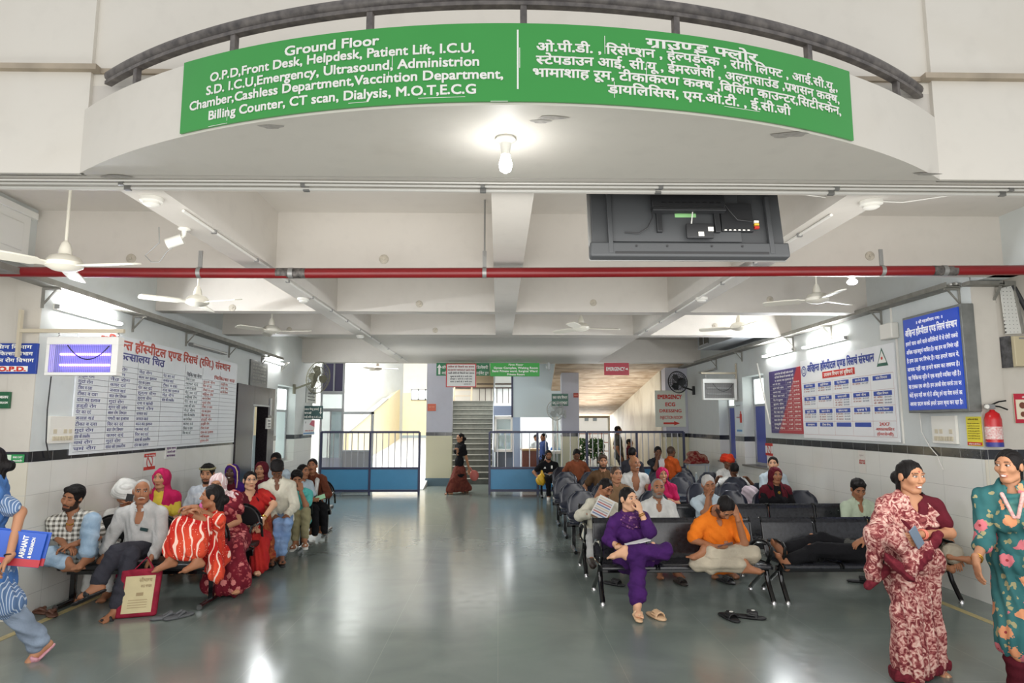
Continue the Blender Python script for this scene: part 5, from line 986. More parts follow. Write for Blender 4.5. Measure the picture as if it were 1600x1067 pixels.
# grey air duct box high on the right wall
t = thing('air_duct', 'grey metal air duct box high on the far right wall', 'duct', (XR - 0.3, 13, 3.3)); xf = XR - 0.62
MB().box((xf, 11.4, 3.36), (XR - 0.003, 14.3, ZC - 0.01)).build('casing', mat('galvanised_duct', (158, 162, 166), 0.4, 0.5, noise=0.15, nscale=4), t, bevel=0.006)
for y0, y1 in ((13.55, 14.15), (12.1, 12.6)):
    g = MB().box((xf - 0.012, y0, 3.43), (xf, y1, ZC - 0.05)).build('grille', mat('dark_grille', (70, 66, 56), 0.6), t); MB().box((xf - 0.02, (y0 + y1) / 2 - 0.02, 3.43), (xf - 0.01, (y0 + y1) / 2 + 0.02, ZC - 0.05)).box((xf - 0.02, y0, 3.41), (xf - 0.01, y1, 3.44)).build('grille_frame', M_ALU, t)
# fire extinguisher, meter box
ce = atY(1555, 698, YC_R - 0.1); t = thing('fire_extinguisher', 'red fire extinguisher hanging on the wall above the woman in green', 'fire extinguisher', ce); M_FE = mat('red_cylinder_paint', (190, 32, 36), 0.25); r = 0.075
MB().lathe([(0.06, 0.0), (r, 0.015), (r, 0.27), (0.06, 0.33), (0.028, 0.355), (0.02, 0.37)], ce, seg=24).build('cylinder', M_FE, t); MB().lathe([(r + 0.001, 0.0), (r + 0.001, 0.045)], ce, seg=24).build('blue_base', mat('blue_band', (50, 56, 140), 0.4), t)
MB().lathe([(r + 0.0012, 0.075), (r + 0.0012, 0.2)], ce, seg=24).build('label_band', mat('white_red_label', (206, 120, 116), 0.4, noise=0.5, nscale=60, c2=(235, 225, 220)), t)
MB().cbox(ce + Vector((-0.02, 0, 0.40)), (0.09, 0.04, 0.05)).build('valve', M_GREYM, t, bevel=0.004); MB().lathe([(0.022, 0), (0.022, 0.015)], ce + Vector((-0.07, -0.02, 0.4)), Matrix.Rotation(math.pi / 2, 3, 'X'), 14).build('gauge', M_WPL, t)
for a, b in (((0.0, 0.42), (0.15, 0.46)), ((0.0, 0.41), (0.16, 0.37))): MB().tube([ce + Vector((a[0], 0, a[1])), ce + Vector(((a[0] + b[0]) / 2, 0, (a[1] + b[1]) / 2 + 0.01)), ce + Vector((b[0], 0, b[1]))], 0.008, 6).build('lever', M_BLACK, t)
MB().cbox(ce + Vector((0, 0.08, 0.25)), (0.06, 0.06, 0.04)).build('wall_hook', M_GREYM, t)
a, b = atY(1584, 525, YC_R - 0.14), atY(1660, 572, YC_R - 0.14); t = thing('meter_box', 'beige metal meter box with a dark side at the right edge', 'box', (a.x, YC_R, b.z)); MB().box((a.x, YC_R - 0.14, b.z), (b.x, YC_R - 0.003, a.z)).build('casing', mat('beige_metal', (196, 184, 152), 0.45), t, bevel=0.005); MB().box((a.x - 0.045, YC_R - 0.1, b.z - 0.01), (a.x, YC_R - 0.003, a.z + 0.005)).build('side_cover', mat('dark_scuffed_metal', (44, 44, 46), 0.4, noise=0.5, nscale=20, c2=(90, 90, 94)), t); MB().box((a.x + 0.05, YC_R - 0.147, a.z - 0.03), (a.x + 0.1, YC_R - 0.14, a.z - 0.015)).build('latch', M_GREYM, t)
# loft shutters at the left above the tray
t = thing('loft_cabinet', 'white panelled loft shutters high on the left wall by the edge', 'cabinet', (xl(5.5), 5.5, 3.25))
for k, (y0, y1) in enumerate(((4.3, 5.25), (5.3, 6.15))):
    d = MB(); lwall(y0, y1, 3.28, 3.7, d, -0.04, -0.004); dd = d.build('door', M_WHITE, t, bevel=0.004); e = MB(); lwall(y0 + 0.1, y1 - 0.1, 3.36, 3.62, e, -0.05, -0.038); e.build('raised_panel', M_WHITE, dd, bevel=0.008)
d = MB(); lwall(4.2, 6.22, 3.7, 3.76, d, -0.06, -0.004); d.build('top_rail', M_WHITE, t)
# ================================================================== signed-distance modelling of figures and cloth
V3 = lambda *a: np.array(a, float)
def nrm(v): v = np.asarray(v, float); return v / (np.linalg.norm(v) + 1e-9)
class Sdf:
    def __init__(s, h=0.012, k=0.02): s.h, s.k, s.p = h, k, []
    def cap(s, a, b, ra, rb=None, k=None, op='+'):
        a, b = np.asarray(a, float), np.asarray(b, float); rb = ra if rb is None else rb; d = b - a; L = max(d @ d, 1e-9); lo, hi = np.minimum(a - ra, b - rb), np.maximum(a + ra, b + rb)
        def f(X, Y, Z):
            x, y, z = X - a[0], Y - a[1], Z - a[2]; t = np.clip((x * d[0] + y * d[1] + z * d[2]) / L, 0, 1)
            return np.sqrt((x - t * d[0]) ** 2 + (y - t * d[1]) ** 2 + (z - t * d[2]) ** 2) - (ra + (rb - ra) * t)
        s.p.append((f, lo, hi, s.k if k is None else k, op)); return s
    def ell(s, c, r, M=None, k=None, op='+'):
        c, r = np.asarray(c, float), np.asarray(r, float); M = np.eye(3) if M is None else np.asarray(M, float); e = np.sqrt(((M * r) ** 2).sum(1))
        def f(X, Y, Z):
            x, y, z = X - c[0], Y - c[1], Z - c[2]; q = [(x * M[0, i] + y * M[1, i] + z * M[2, i]) / r[i] for i in range(3)]
            k0 = np.sqrt(q[0] ** 2 + q[1] ** 2 + q[2] ** 2); k1 = np.sqrt((q[0] / r[0]) ** 2 + (q[1] / r[1]) ** 2 + (q[2] / r[2]) ** 2)
            return k0 * (k0 - 1) / (k1 + 1e-9)
        s.p.append((f, c - e, c + e, s.k if k is None else k, op)); return s
    def keep(s, p, n):
        p, n = np.asarray(p, float), nrm(n); s.p.append((lambda X, Y, Z: (X - p[0]) * n[0] + (Y - p[1]) * n[1] + (Z - p[2]) * n[2], None, None, 0.0, '&')); return s
    def mesh(s):
        h = s.h; lo = np.min([q[1] for q in s.p if q[4] == '+'], 0) - 3 * h; hi = np.max([q[2] for q in s.p if q[4] == '+'], 0) + 3 * h
        n = np.ceil((hi - lo) / h).astype(int) + 1; assert n.prod() < 3e7, ('grid too large', n, lo, hi); ax = [(lo[i] + h * np.arange(n[i])).astype(np.float32) for i in range(3)]; f = np.full(n, 0.25, np.float32)
        for fn, a, b, k, op in s.p:
            if a is None: sl = (slice(None),) * 3
            else:
                m = k + 2.5 * h; i0 = np.clip(np.floor((a - m - lo) / h).astype(int), 0, n); i1 = np.clip(np.ceil((b + m - lo) / h).astype(int) + 1, 0, n)
                if (i1 <= i0).any(): continue
                sl = tuple(slice(i0[i], i1[i]) for i in range(3))
            d = fn(ax[0][sl[0]][:, None, None], ax[1][sl[1]][None, :, None], ax[2][sl[2]][None, None, :]); g = f[sl]
            if op == '&': f[sl] = np.maximum(g, d); continue
            if op == '-': d = -d
            if k > 0:
                if op == '+': t = np.clip(0.5 + 0.5 * (d - g) / k, 0, 1); f[sl] = d * (1 - t) + g * t - k * t * (1 - t)
                else: t = np.clip(0.5 - 0.5 * (d - g) / k, 0, 1); f[sl] = d * (1 - t) + g * t + k * t * (1 - t)
            else: f[sl] = np.minimum(g, d) if op == '+' else np.maximum(g, d)
        f[0], f[-1], f[:, 0], f[:, -1], f[:, :, 0], f[:, :, -1] = (0.2,) * 6
        ins = f < 0; c = [(i, j, l) for i in (0, 1) for j in (0, 1) for l in (0, 1)]; N = [n[i] - 1 for i in range(3)]
        tot = sum(ins[i:i + N[0], j:j + N[1], l:l + N[2]].astype(np.int8) for i, j, l in c); act = np.argwhere((tot > 0) & (tot < 8))
        if len(act) == 0: return np.zeros((0, 3)), np.zeros((0, 4), int)
        idx = np.full(N, -1, np.int64); idx[act[:, 0], act[:, 1], act[:, 2]] = np.arange(len(act))
        cv = {q: f[act[:, 0] + q[0], act[:, 1] + q[1], act[:, 2] + q[2]] for q in c}; acc = np.zeros((len(act), 3)); cnt = np.zeros(len(act))
        for q in c:
            for a_ in range(3):
                if q[a_] == 0:
                    r = list(q); r[a_] = 1; u, v = cv[q], cv[tuple(r)]; mk = (u < 0) != (v < 0); t = np.where(mk, u / np.where(mk, u - v, 1), 0)
                    P = np.tile(np.array(q, float), (len(act), 1)); P[:, a_] = t; acc += P * mk[:, None]; cnt += mk
        V = lo + h * (act + acc / cnt[:, None]); F = []
        for a_ in range(3):
            b_, c_ = (a_ + 1) % 3, (a_ + 2) % 3; s0 = [slice(1, n[i] - 1) for i in range(3)]; s0[a_] = slice(0, n[a_] - 1); s1 = list(s0); s1[a_] = slice(1, n[a_])
            x, y = ins[tuple(s0)], ins[tuple(s1)]
            for m, fl_ in ((x & ~y, 0), (~x & y, 1)):
                e = np.argwhere(m)
                if len(e) == 0: continue
                o = np.ones(3, int); o[a_] = 0; e = e + o; B = np.zeros(3, int); B[b_] = 1; C_ = np.zeros(3, int); C_[c_] = 1
                q = [idx[tuple((e - k).T)] for k in (0 * B, B, B + C_, C_)]; q = np.stack(q, 1); F.append(q[:, ::-1] if fl_ else q)
        return V, np.concatenate(F)
def vnormals(V, F):
    n = np.cross(V[F[:, 2]] - V[F[:, 0]], V[F[:, 3]] - V[F[:, 1]]); N = np.zeros_like(V)
    for i in range(4): np.add.at(N, F[:, i], n)
    return N / (np.linalg.norm(N, axis=1, keepdims=True) + 1e-12)
def np_mesh(name, V, F, m, parent=None, base=None, col=None):
    me = bpy.data.meshes.new(name); nv, nf = len(V), len(F); W_ = V - (np.asarray(base) if base is not None else 0)
    me.vertices.add(nv); me.vertices.foreach_set('co', W_.astype(np.float32).ravel()); me.loops.add(nf * 4); me.loops.foreach_set('vertex_index', F.astype(np.int32).ravel())
    me.polygons.add(nf); me.polygons.foreach_set('loop_start', np.arange(0, nf * 4, 4, dtype=np.int32)); me.polygons.foreach_set('use_smooth', np.ones(nf, bool)); me.materials.append(m)
    if col is not None:
        at = me.color_attributes.new('Col', 'FLOAT_COLOR', 'POINT'); at.data.foreach_set('color', np.concatenate([col, np.ones((nv, 1))], 1).astype(np.float32).ravel())
    me.update(calc_edges=True); o = bpy.data.objects.new(name, me); COL.objects.link(o)
    if parent is not None: o.parent = parent
    return o
def skin_mat():
    m = bpy.data.materials.new('skin_and_features'); m.use_nodes = True; nt = m.node_tree; a = nt.nodes.new('ShaderNodeVertexColor'); a.layer_name = 'Col'; b = nt.nodes['Principled BSDF']
    nt.links.new(a.outputs[0], b.inputs['Base Color']); b.inputs['Roughness'].default_value = 0.55; b.inputs['Specular IOR Level'].default_value = 0.35; return m
M_SKIN = skin_mat(); M_HAIR = mat('black_hair', (20, 17, 17), 0.55, bump=0.5, bscale=120, spec=0.2); M_GHAIR = mat('grey_hair', (120, 118, 116), 0.6, bump=0.5, bscale=120); M_WHAIR = mat('white_hair', (172, 170, 166), 0.6, bump=0.5, bscale=120); M_BHAIR = mat('brown_hair', (70, 50, 36), 0.5, bump=0.5, bscale=120)
SKINS = {'fair': (206, 160, 128), 'mid': (178, 128, 96), 'tan': (156, 106, 76), 'dark': (118, 78, 56), 'deep': (84, 56, 44)}
L3 = lambda c: np.array(lin(c)[:3])
def ik(a, b, l1, l2, pole):
    a, b = np.asarray(a, float), np.asarray(b, float); d = b - a; D = np.linalg.norm(d); u = d / (D + 1e-9)
    p = np.asarray(pole, float); p = p - u * (p @ u); p = nrm(p); D2 = min(D, (l1 + l2) * 0.999); x = (l1 * l1 - l2 * l2 + D2 * D2) / (2 * D2); y = math.sqrt(max(l1 * l1 - x * x, 0)) if D < l1 + l2 else 0.0
    return a + u * (x * D / D2) + p * y
PX = lambda q: np.array(atY(*q)) if q[1] > 100 else np.array(q, float)
def pose(head, az=0.0, seat=0.42, S=1.62, lean=0.04, hyaw=0.0, hpitch=0.0, hroll=0.0, arms=('lap', 'lap'), spread=0.10, stand=False, feet=None, **o):
    """joints of one figure. px tuples are (x, y, depth); az 0 faces the camera, positive turns to the picture's right"""
    s = S / 1.65; az = math.radians(az); f = V3(math.sin(az), -math.cos(az), 0); R = V3(math.cos(az), math.sin(az), 0); U0 = V3(0, 0, 1); J = {'s': s, 'S': S, 'f': f, 'r': R}
    H = PX(head); hip = PX(o['hip']) if 'hip' in o else None
    if hip is None:
        n0 = H - U0 * 0.16 * s - f * 0.03; hz = (S * 0.52) if stand else seat + 0.095 * s; hip = V3(n0[0], n0[1], hz) - f * lean * (n0[2] - hz)
    U = nrm(H - f * 0.035 * s - hip); nek = H - f * 0.03 * s - nrm(U + U0) * 0.155 * s
    if 'nek' in o: nek = PX(o['nek'])
    U = nrm(nek - hip); Rt = nrm(R - U * (R @ U)); Fw = np.cross(Rt, U); J.update(head=H, hip=hip, nek=nek, U=U, R=Rt, F=Fw, che=nek - U * 0.19 * s + Fw * 0.012)
    sw = o.get('sw', 0.162) * s; J['shL'], J['shR'] = nek - U * 0.068 * s + Rt * sw + Fw * 0.01, nek - U * 0.068 * s - Rt * sw + Fw * 0.01
    a, p = math.radians(hyaw), math.radians(hpitch); hf = nrm((f * math.cos(a) + R * math.sin(a)) * math.cos(p) + U0 * math.sin(p)); hr = nrm(np.cross(U0, hf)); hu = np.cross(hf, hr); rr = math.radians(hroll); hr, hu = hr * math.cos(rr) + hu * math.sin(rr), hu * math.cos(rr) - hr * math.sin(rr)
    J['hM'] = np.stack([hr, hf, hu], 1)
    ua, fa, th, sh_ = 0.285 * s, 0.245 * s, 0.425 * s, 0.40 * s
    for i, (c, sg) in enumerate((('L', 1), ('R', -1))):
        S_ = J['sh' + c]; m = arms[i]
        if 'wr' + c in o: W_ = PX(o['wr' + c]); pole = o.get('pole' + c, -U0 * 0.6 + Rt * sg * 0.6 - f * 0.4)
        elif m == 'lap': W_ = hip + f * 0.25 * s + R * sg * 0.05 + U0 * 0.09; pole = -U0 + Rt * sg * 0.8 - f * 0.2
        elif m == 'knee': W_ = hip + f * 0.34 * s + R * sg * 0.12 + U0 * 0.1; pole = -U0 + Rt * sg * 0.6 - f * 0.3
        elif m == 'side': W_ = hip + f * 0.08 + R * sg * 0.27 - U0 * 0.02; pole = -f + Rt * sg * 0.5
        elif m == 'face': W_ = H + f * 0.10 * s + R * sg * 0.045 - U0 * 0.15 * s; pole = -U0 * 1.0 + Rt * sg * 0.7
        elif m == 'phone': W_ = hip + f * 0.29 * s + R * sg * 0.06 + U0 * 0.22; pole = -U0 + Rt * sg * 0.8 - f * 0.2
        elif m == 'cross': W_ = J['che'] + f * 0.2 * s - R * sg * 0.08 - U * 0.1; pole = -U0 + Rt * sg * 0.9
        elif m == 'hang': W_ = S_ - U0 * 0.50 * s + R * sg * 0.06 + f * 0.03; pole = -f
        else: W_ = hip + f * 0.2; pole = -U0
        J['el' + c] = PX(o['el' + c]) if 'el' + c in o else ik(S_, W_, ua, fa, pole)
        v = W_ - J['el' + c]; J['wr' + c] = W_; J['hd' + c] = nrm(np.asarray(o['hd' + c], float)) if 'hd' + c in o else nrm(nrm(v) + (f * 0.25 - U0 * 0.15 if m in ('lap', 'knee') else 0)); J['pn' + c] = nrm(o.get('pn' + c, -U0 if m in ('lap', 'knee') else -R * sg))
        hp = hip + R * sg * 0.085 * s - U * 0.02; J['hp' + c] = hp
        if 'an' + c in o: A = PX(o['an' + c]); kp = o.get('kp' + c, f + U0 * 0.6)
        elif stand: A = V3(hip[0], hip[1], 0.08) + R * sg * 0.09; kp = f
        else: A = V3(0, 0, 0.085) + (hip + f * (0.46 * s) + R * sg * spread) * V3(1, 1, 0); kp = U0 + f * 0.8
        J['kn' + c] = PX(o['kn' + c]) if 'kn' + c in o else ik(hp, A, th, sh_, kp); J['an' + c] = A
        J['ft' + c] = nrm(np.asarray(o['ft' + c], float)) if 'ft' + c in o else nrm(f + R * sg * 0.2 - U0 * 0.25 * 0)
    return J
def hand_sdf(J, c, h, curl, spread=0.5):
    s = J['s']; d = J['hd' + c]; n = J['pn' + c]; n = nrm(n - d * (n @ d)); t = np.cross(d, n); side = 1 if c == 'L' else -1; t = t * side; W_ = J['wr' + c]; g = Sdf(h, 0.008)
    M = np.stack([t, d, n], 1); g.cap(W_ - d * 0.03, W_ + d * 0.02, 0.024 * s, 0.024 * s); g.ell(W_ + d * 0.05 * s, (0.040 * s, 0.052 * s, 0.0165 * s), M)
    for i, (x, L) in enumerate(((0.028, 0.066), (0.0095, 0.075), (-0.0095, 0.070), (-0.027, 0.055))):
        b = W_ + d * (0.088 - abs(x - 0.006) * 0.18) * s + t * x * s; dd = nrm(d + t * x * spread * 3); a1, a2 = curl * 1.0, curl * 2.1
        m1 = b + (dd * math.cos(a1 * 0.6) + n * math.sin(a1 * 0.6)) * L * 0.45 * s; m2 = m1 + (dd * math.cos(a1 * 1.5) + n * math.sin(a1 * 1.5)) * L * 0.32 * s; m3 = m2 + (dd * math.cos(a2) + n * math.sin(a2)) * L * 0.25 * s
        g.cap(b, m1, 0.0095 * s, 0.0088 * s, 0.004); g.cap(m1, m2, 0.0088 * s, 0.008 * s, 0.003); g.cap(m2, m3, 0.008 * s, 0.007 * s, 0.003)
    b = W_ + d * 0.025 * s + t * 0.026 * s; m1 = b + nrm(t * 0.8 + d * 0.8 + n * 0.35) * 0.042 * s; m2 = m1 + nrm(d + t * 0.25 + n * (0.3 + curl * 0.5)) * 0.032 * s
    g.cap(b, m1, 0.013 * s, 0.0105 * s, 0.008); g.cap(m1, m2, 0.0105 * s, 0.008 * s, 0.003); return g
def head_sdf(h, female=False, look=0):
    g = Sdf(h, 0.016); w = 0.88 if female else 1.0
    g.ell((0, -0.012, 0.026), (0.076, 0.095, 0.088)); g.ell((0, 0.02, -0.035), (0.060 * w, 0.068, 0.078), k=0.03); g.ell((0, 0.058, -0.092), (0.026 * w, 0.024, 0.02), k=0.02)
    for sx in (-1, 1):
        g.ell((sx * 0.040, 0.058, -0.012), (0.026, 0.026, 0.026), k=0.02); g.cap((sx * 0.05 * w, 0.0, -0.07), (sx * 0.022 * w, 0.05, -0.095), 0.02, 0.018, k=0.02)
        g.ell((sx * 0.031, 0.094, 0.017), (0.019, 0.013, 0.011), k=0.012, op='-'); g.ell((sx * 0.031, 0.072, 0.017), (0.0145, 0.0135, 0.0125), k=0.004)
        g.ell((sx * 0.028, 0.078, 0.038), (0.024, 0.012, 0.008), k=0.012); g.ell((sx * 0.079, -0.008, 0.0), (0.010, 0.022, 0.032), k=0.008); g.ell((sx * 0.012, 0.093, -0.024), (0.008, 0.009, 0.007), k=0.006)
    g.cap((0, 0.080, 0.026), (0, 0.102, -0.018), 0.009, 0.0125, k=0.012); g.ell((0, 0.083, -0.052), (0.024, 0.014, 0.0065), k=0.006); g.ell((0, 0.080, -0.064), (0.020, 0.014, 0.007), k=0.006); g.cap((-0.02, 0.088, -0.058), (0.02, 0.088, -0.058), 0.0022, k=0.004, op='-')
    g.cap((0, -0.03, -0.05), (0, -0.035, -0.16), 0.052 * w, 0.05 * w, k=0.03); return g
def face_color(P, sk, sp):
    x, y, z = P.T; C_ = np.tile(L3(sk), (len(P), 1)); ax = np.abs(x); fr = y > 0.045
    def put(m, c, a=1.0): C_[m] = C_[m] * (1 - a) + L3(c) * a
    put(fr & (ax < 0.05) & (z < 0.0) & (z > -0.04), tuple(min(255, v + 10) for v in sk), 0.3)
    b = sp.get('beard')
    if b:
        st = sp.get('beard_a', 0.95); put((z < -0.050) & (y > -0.015) & ((ax > 0.036) | (z < -0.074) | ((z < -0.036) & (z > -0.049))) & (z > -0.135), b, st)
        put((ax > 0.055) & (y > -0.01) & (y < 0.05) & (z < 0.0) & (z > -0.05), b, st)
    if sp.get('mous'): put(fr & (ax < 0.032) & (z < -0.037 - ax * 0.3) & (z > -0.048 - ax * 0.4), sp['mous'], 0.97)
    put(fr & ((x / 0.025) ** 2 + ((z + 0.058) / 0.0105) ** 2 < 1), sp.get('lip', tuple(int(v * k) for v, k in zip(sk, (0.82, 0.62, 0.6)))), 0.85)
    if sp.get('teeth'): put(fr & ((x / 0.018) ** 2 + ((z + 0.057) / 0.0055) ** 2 < 1), (238, 234, 226))
    put(fr & (ax > 0.011) & (ax < 0.047) & (np.abs(z - (0.041 - (ax - 0.026) ** 2 * 8)) < (0.0034 if sp.get('fem') else 0.0052)), sp.get('brow', (34, 26, 24)), 0.85 if sp.get('fem') else 0.92)
    if sp.get('closed'): put(fr & (np.abs(ax - 0.031) < 0.016) & (np.abs(z - 0.013) < 0.003), (40, 28, 24))
    else:
        put(fr & (((ax - 0.031) / 0.0165) ** 2 + ((z - 0.018) / (0.0090 if sp.get('fem') else 0.0078)) ** 2 < 1), (44, 30, 28), 0.92); put(fr & (((ax - 0.031) / 0.0135) ** 2 + ((z - 0.0160) / (0.0056 if sp.get('fem') else 0.0046)) ** 2 < 1), (196, 184, 176)); gz = sp.get('gaze', 0) * 0.006
        put(fr & ((x - np.sign(x) * 0.031 - gz) ** 2 + (z - 0.0165) ** 2 < 0.0066 ** 2), (24, 18, 16))
    if sp.get('bindi'): put(fr & (x ** 2 + (z - 0.052) ** 2 < 0.0052 ** 2), (150, 24, 30))
    if sp.get('scalp') is not None: put((z > 0.062 + 0.25 * np.maximum(0, y)) | ((y < -0.03) & (z > -0.045)) | ((ax > 0.06) & (z > 0.01) & (y < 0.02)), sp['scalp'], 0.9)
    return C_
def TF(J):  return np.stack([J['R'], J['F'], J['U']], 1)
def torso(g, J, e=0.0, female=False, waist=True, k=None):
    s = J['s']; M = TF(J); hip, che, nek, U, R, F = (J[q] for q in ('hip', 'che', 'nek', 'U', 'R', 'F')); bl = J.get('bulk', 1.0)
    g.ell(che, (0.150 * s * bl + e, 0.098 * s * bl + e, 0.165 * s + e), M, k); g.ell((che * 0.45 + hip * 0.55) + F * 0.012, (0.135 * s * bl + e, 0.102 * s * bl + e, 0.155 * s + e), M, k); g.ell(hip, (0.162 * s * (1.05 if female else 1) + e, 0.115 * s + e, 0.115 * s + e), M, k)
    g.cap(J['shL'] - R * 0.02, J['shR'] + R * 0.02, 0.052 * s + e, k=k)
    for c in 'LR': g.cap(nek + U * 0.0, J['sh' + c], 0.045 * s + e, 0.05 * s + e, k=0.03)
    if female:
        for q in (-1, 1): g.ell(che + R * q * 0.07 * s + F * 0.085 * s - U * 0.02 * s, (0.062 * s + e, 0.055 * s + e, 0.06 * s + e), M, k)
    return g
def arm(g, J, c, e=0.0, to=2.0, fr=0.0, flare=0.0):
    s = J['s']; a, b, w = J['sh' + c], J['el' + c], J['wr' + c]; t = min(to, 1.0); a0 = a
    g.cap(a0, a + (b - a) * t, 0.049 * s + e, (0.049 - 0.010 * t) * s + e + flare)
    if to > 1: t = to - 1; g.cap(b, b + (w - b) * t, 0.039 * s + e, (0.039 - 0.013 * t) * s + e + flare)
def leg(g, J, c, e=0.0, to=2.0, flare=0.0):
    s = J['s']; a, b, w = J['hp' + c], J['kn' + c], J['an' + c]; t = min(to, 1); g.cap(a, a + (b - a) * t, 0.082 * s + e, (0.082 - 0.026 * t) * s + e)
    if to > 1:
        t = to - 1; d = nrm(w - b); g.cap(b, b + (w - b) * t, 0.054 * s + e, (0.054 - 0.020 * t) * s + e + flare)
        if t > 0.4: g.ell(b + (w - b) * 0.3 - J['f'] * 0.012 * s, (0.045 * s + e, 0.045 * s + e, 0.1 * s), None)
def foot(g, J, c, toes=True):
    s = J['s']; A = J['an' + c]; f = J['ft' + c]; up = nrm(A - J['kn' + c]) * -1; up = nrm(up - f * (up @ f)) if abs(up @ f) < 0.95 else V3(0, 0, 1); t = np.cross(f, up); he = A - up * 0.045 * s - f * 0.035 * s; ba = A - up * 0.058 * s + f * 0.125 * s
    g.cap(A + up * 0.03, he, 0.034 * s, 0.03 * s); g.cap(A - up * 0.005, ba, 0.034 * s, 0.022 * s); g.cap(he, ba, 0.03 * s, 0.026 * s, k=0.02); g.cap(ba - t * 0.022 * s, ba + t * 0.022 * s, 0.02 * s, k=0.02)
    sg = 1 if c == 'L' else -1; sg = sg if (t @ J['r']) > 0 else -sg
    if toes:
        for i in range(5): p = ba + t * (0.034 - i * 0.017) * s * -sg; g.cap(p, p + f * (0.05 - i * 0.007) * s - up * 0.004, (0.0135 if i == 0 else 0.0105) * s, (0.011 if i == 0 else 0.0085) * s, k=0.004)
    J['sole' + c] = (he, ba, up, t)
def folds(V, F, amp, fr, d, seed=0.0, warp=2.2):
    N = vnormals(V, F); d = nrm(d); u = V @ d; o = nrm(np.cross(d, [0.3, 0.5, 0.8])); w = V @ o; q = V @ np.cross(d, o)
    ph = fr * u + warp * np.sin(4.1 * w + 3 * q + seed) + 1.3 * np.sin(9 * q + 2 * w + seed * 2)
    return V + N * (amp * 1.5 * (0.9 - 1.6 * np.abs(np.sin(ph / 2)) ** 0.8 + 0.45 * np.sin(2.3 * ph + 13 * w) + 0.35 * np.sin(17 * w + 1.2 * np.sin(11 * q + seed))))[:, None]
def to_head(J, P):  return J['head'] + (np.asarray(P) * (0.94 + 0.06 * J['s']) * J.get('hs', 1.0)) @ J['hM'].T
class Person:
    def __init__(s, label, J, skin='mid', face=None, fem=False, res=1.0, hands=(0.5, 0.5), bare=(), feet=True, group=None, bulk=1.0, neckr=1.0):
        s.J, s.fem, s.res, s.sk = J, fem, res, SKINS.get(skin, skin); J['bulk'] = bulk; s.face = dict(face or {}, fem=fem); h = 0.0125 * res; s.base = V3(J['hip'][0], J['hip'][1], 0.0); parts = []
        g = Sdf(h, 0.025); torso(g, J, -0.004, fem); g.cap(J['nek'] - J['U'] * 0.03, J['head'] - J['hM'][:, 2] * 0.075 - J['hM'][:, 1] * 0.025, 0.054 * J['s'], 0.05 * J['s'], k=0.03)
        for c in 'LR':
            arm(g, J, c); leg(g, J, c)
            if feet: foot(g, J, c, res < 1.25)
        V, F = g.mesh(); parts.append((V, F, np.tile(L3(s.sk), (len(V), 1))))
        P, F = head_sdf(0.0052 * max(res, 0.8), fem).mesh(); parts.append((to_head(J, P), F, face_color(P, s.sk, s.face)))
        for i, c in enumerate('LR'):
            if hands[i] is not None: V, F = hand_sdf(J, c, 0.0042 * max(res, 0.85), hands[i]).mesh(); parts.append((V, F, np.tile(L3(s.sk), (len(V), 1))))
        n = 0; Vs, Fs, Cs = [], [], []
        for V, F, C_ in parts: Vs.append(V); Fs.append(F + n); Cs.append(C_); n += len(V)
        s.o = np_mesh('person', np.concatenate(Vs), np.concatenate(Fs), M_SKIN, None, s.base, np.concatenate(Cs)); s.o.location = s.base; tag(s.o, label, 'person', group)
    def part(s, name, g, m, fold=None, fix=None, label=None):
        V, F = g.mesh() if isinstance(g, Sdf) else g
        if len(V) == 0: return None
        if fix: V = fix(V)
        if fold: V = folds(V, F, *fold)
        o = np_mesh(name, V, F, m, s.o, s.base)
        if label: o['label'] = label
        return o
    def mbpart(s, name, mb, m):
        o = mb.build(name, m); o.parent = s.o; o.matrix_parent_inverse = Matrix.Translation(Vector(s.base)).inverted(); return o
    def sdf(s, h=0.0125, k=0.025): return Sdf(h * s.res, k)
    def shirt(s, m, sleeve=0.62, e=0.014, hem=0.05, neck=0.058, vee=0.0, collar=True, name='shirt', fold=(0.0045, 38), flare=0.006):
        J = s.J; g = s.sdf(); torso(g, J, e, s.fem); U, F, R = J['U'], J['F'], J['R']
        if hem: g.ell(J['hip'] - U * hem, (0.165 * J['s'] + e, 0.122 * J['s'] + e, 0.1 * J['s']), TF(J))
        for c in 'LR': arm(g, J, c, e, sleeve, flare=flare)
        g.cap(J['nek'], J['nek'] + U * 0.022, 0.062 * J['s'] + e, 0.056 * J['s'] + e)
        n = J['nek'] + F * 0.012; g.cap(n + U * 0.012, J['head'] + U * 0.1, neck * J['s'], neck * J['s'], k=0.008, op='-')
        if vee: g.ell(n + F * 0.07 - U * (0.02 + vee * 0.5), (0.02 + vee * 0.2, 0.05, 0.05 + vee * 0.7), TF(J), k=0.008, op='-')
        s.part(name, g, m, fold + (R + U * 0.4, hash(name) % 7) if fold else None)
        if collar:
            g = Sdf(0.006 * max(1, s.res), 0.004); r = (neck + 0.008) * J['s']; q = [n + U * (0.012 - 0.03 * math.cos(a) * (1 if math.cos(a) > 0 else 0.2)) + R * math.sin(a) * r + F * math.cos(a) * r * 1.05 for a in np.linspace(0.35, 2 * math.pi - 0.35, 15)]
            for a, b in zip(q, q[1:]): g.cap(a - U * 0.006, b - U * 0.006, 0.0085); g.cap(a + U * 0.012, b + U * 0.012, 0.0075)
            s.part('collar', g, m)
    def trousers(s, m, to=1.93, e=0.012, flare=0.008, name='trousers', fold=(0.004, 34)):
        J = s.J; g = s.sdf(); g.ell(J['hip'] - J['U'] * 0.01, (0.163 * J['s'] + e, 0.118 * J['s'] + e, 0.115 * J['s'] + e), TF(J))
        for c in 'LR': leg(g, J, c, e, to, flare)
        s.part(name, g, m, fold + (J['R'] * 0.4 + V3(0, 0, 1), 3) if fold else None)
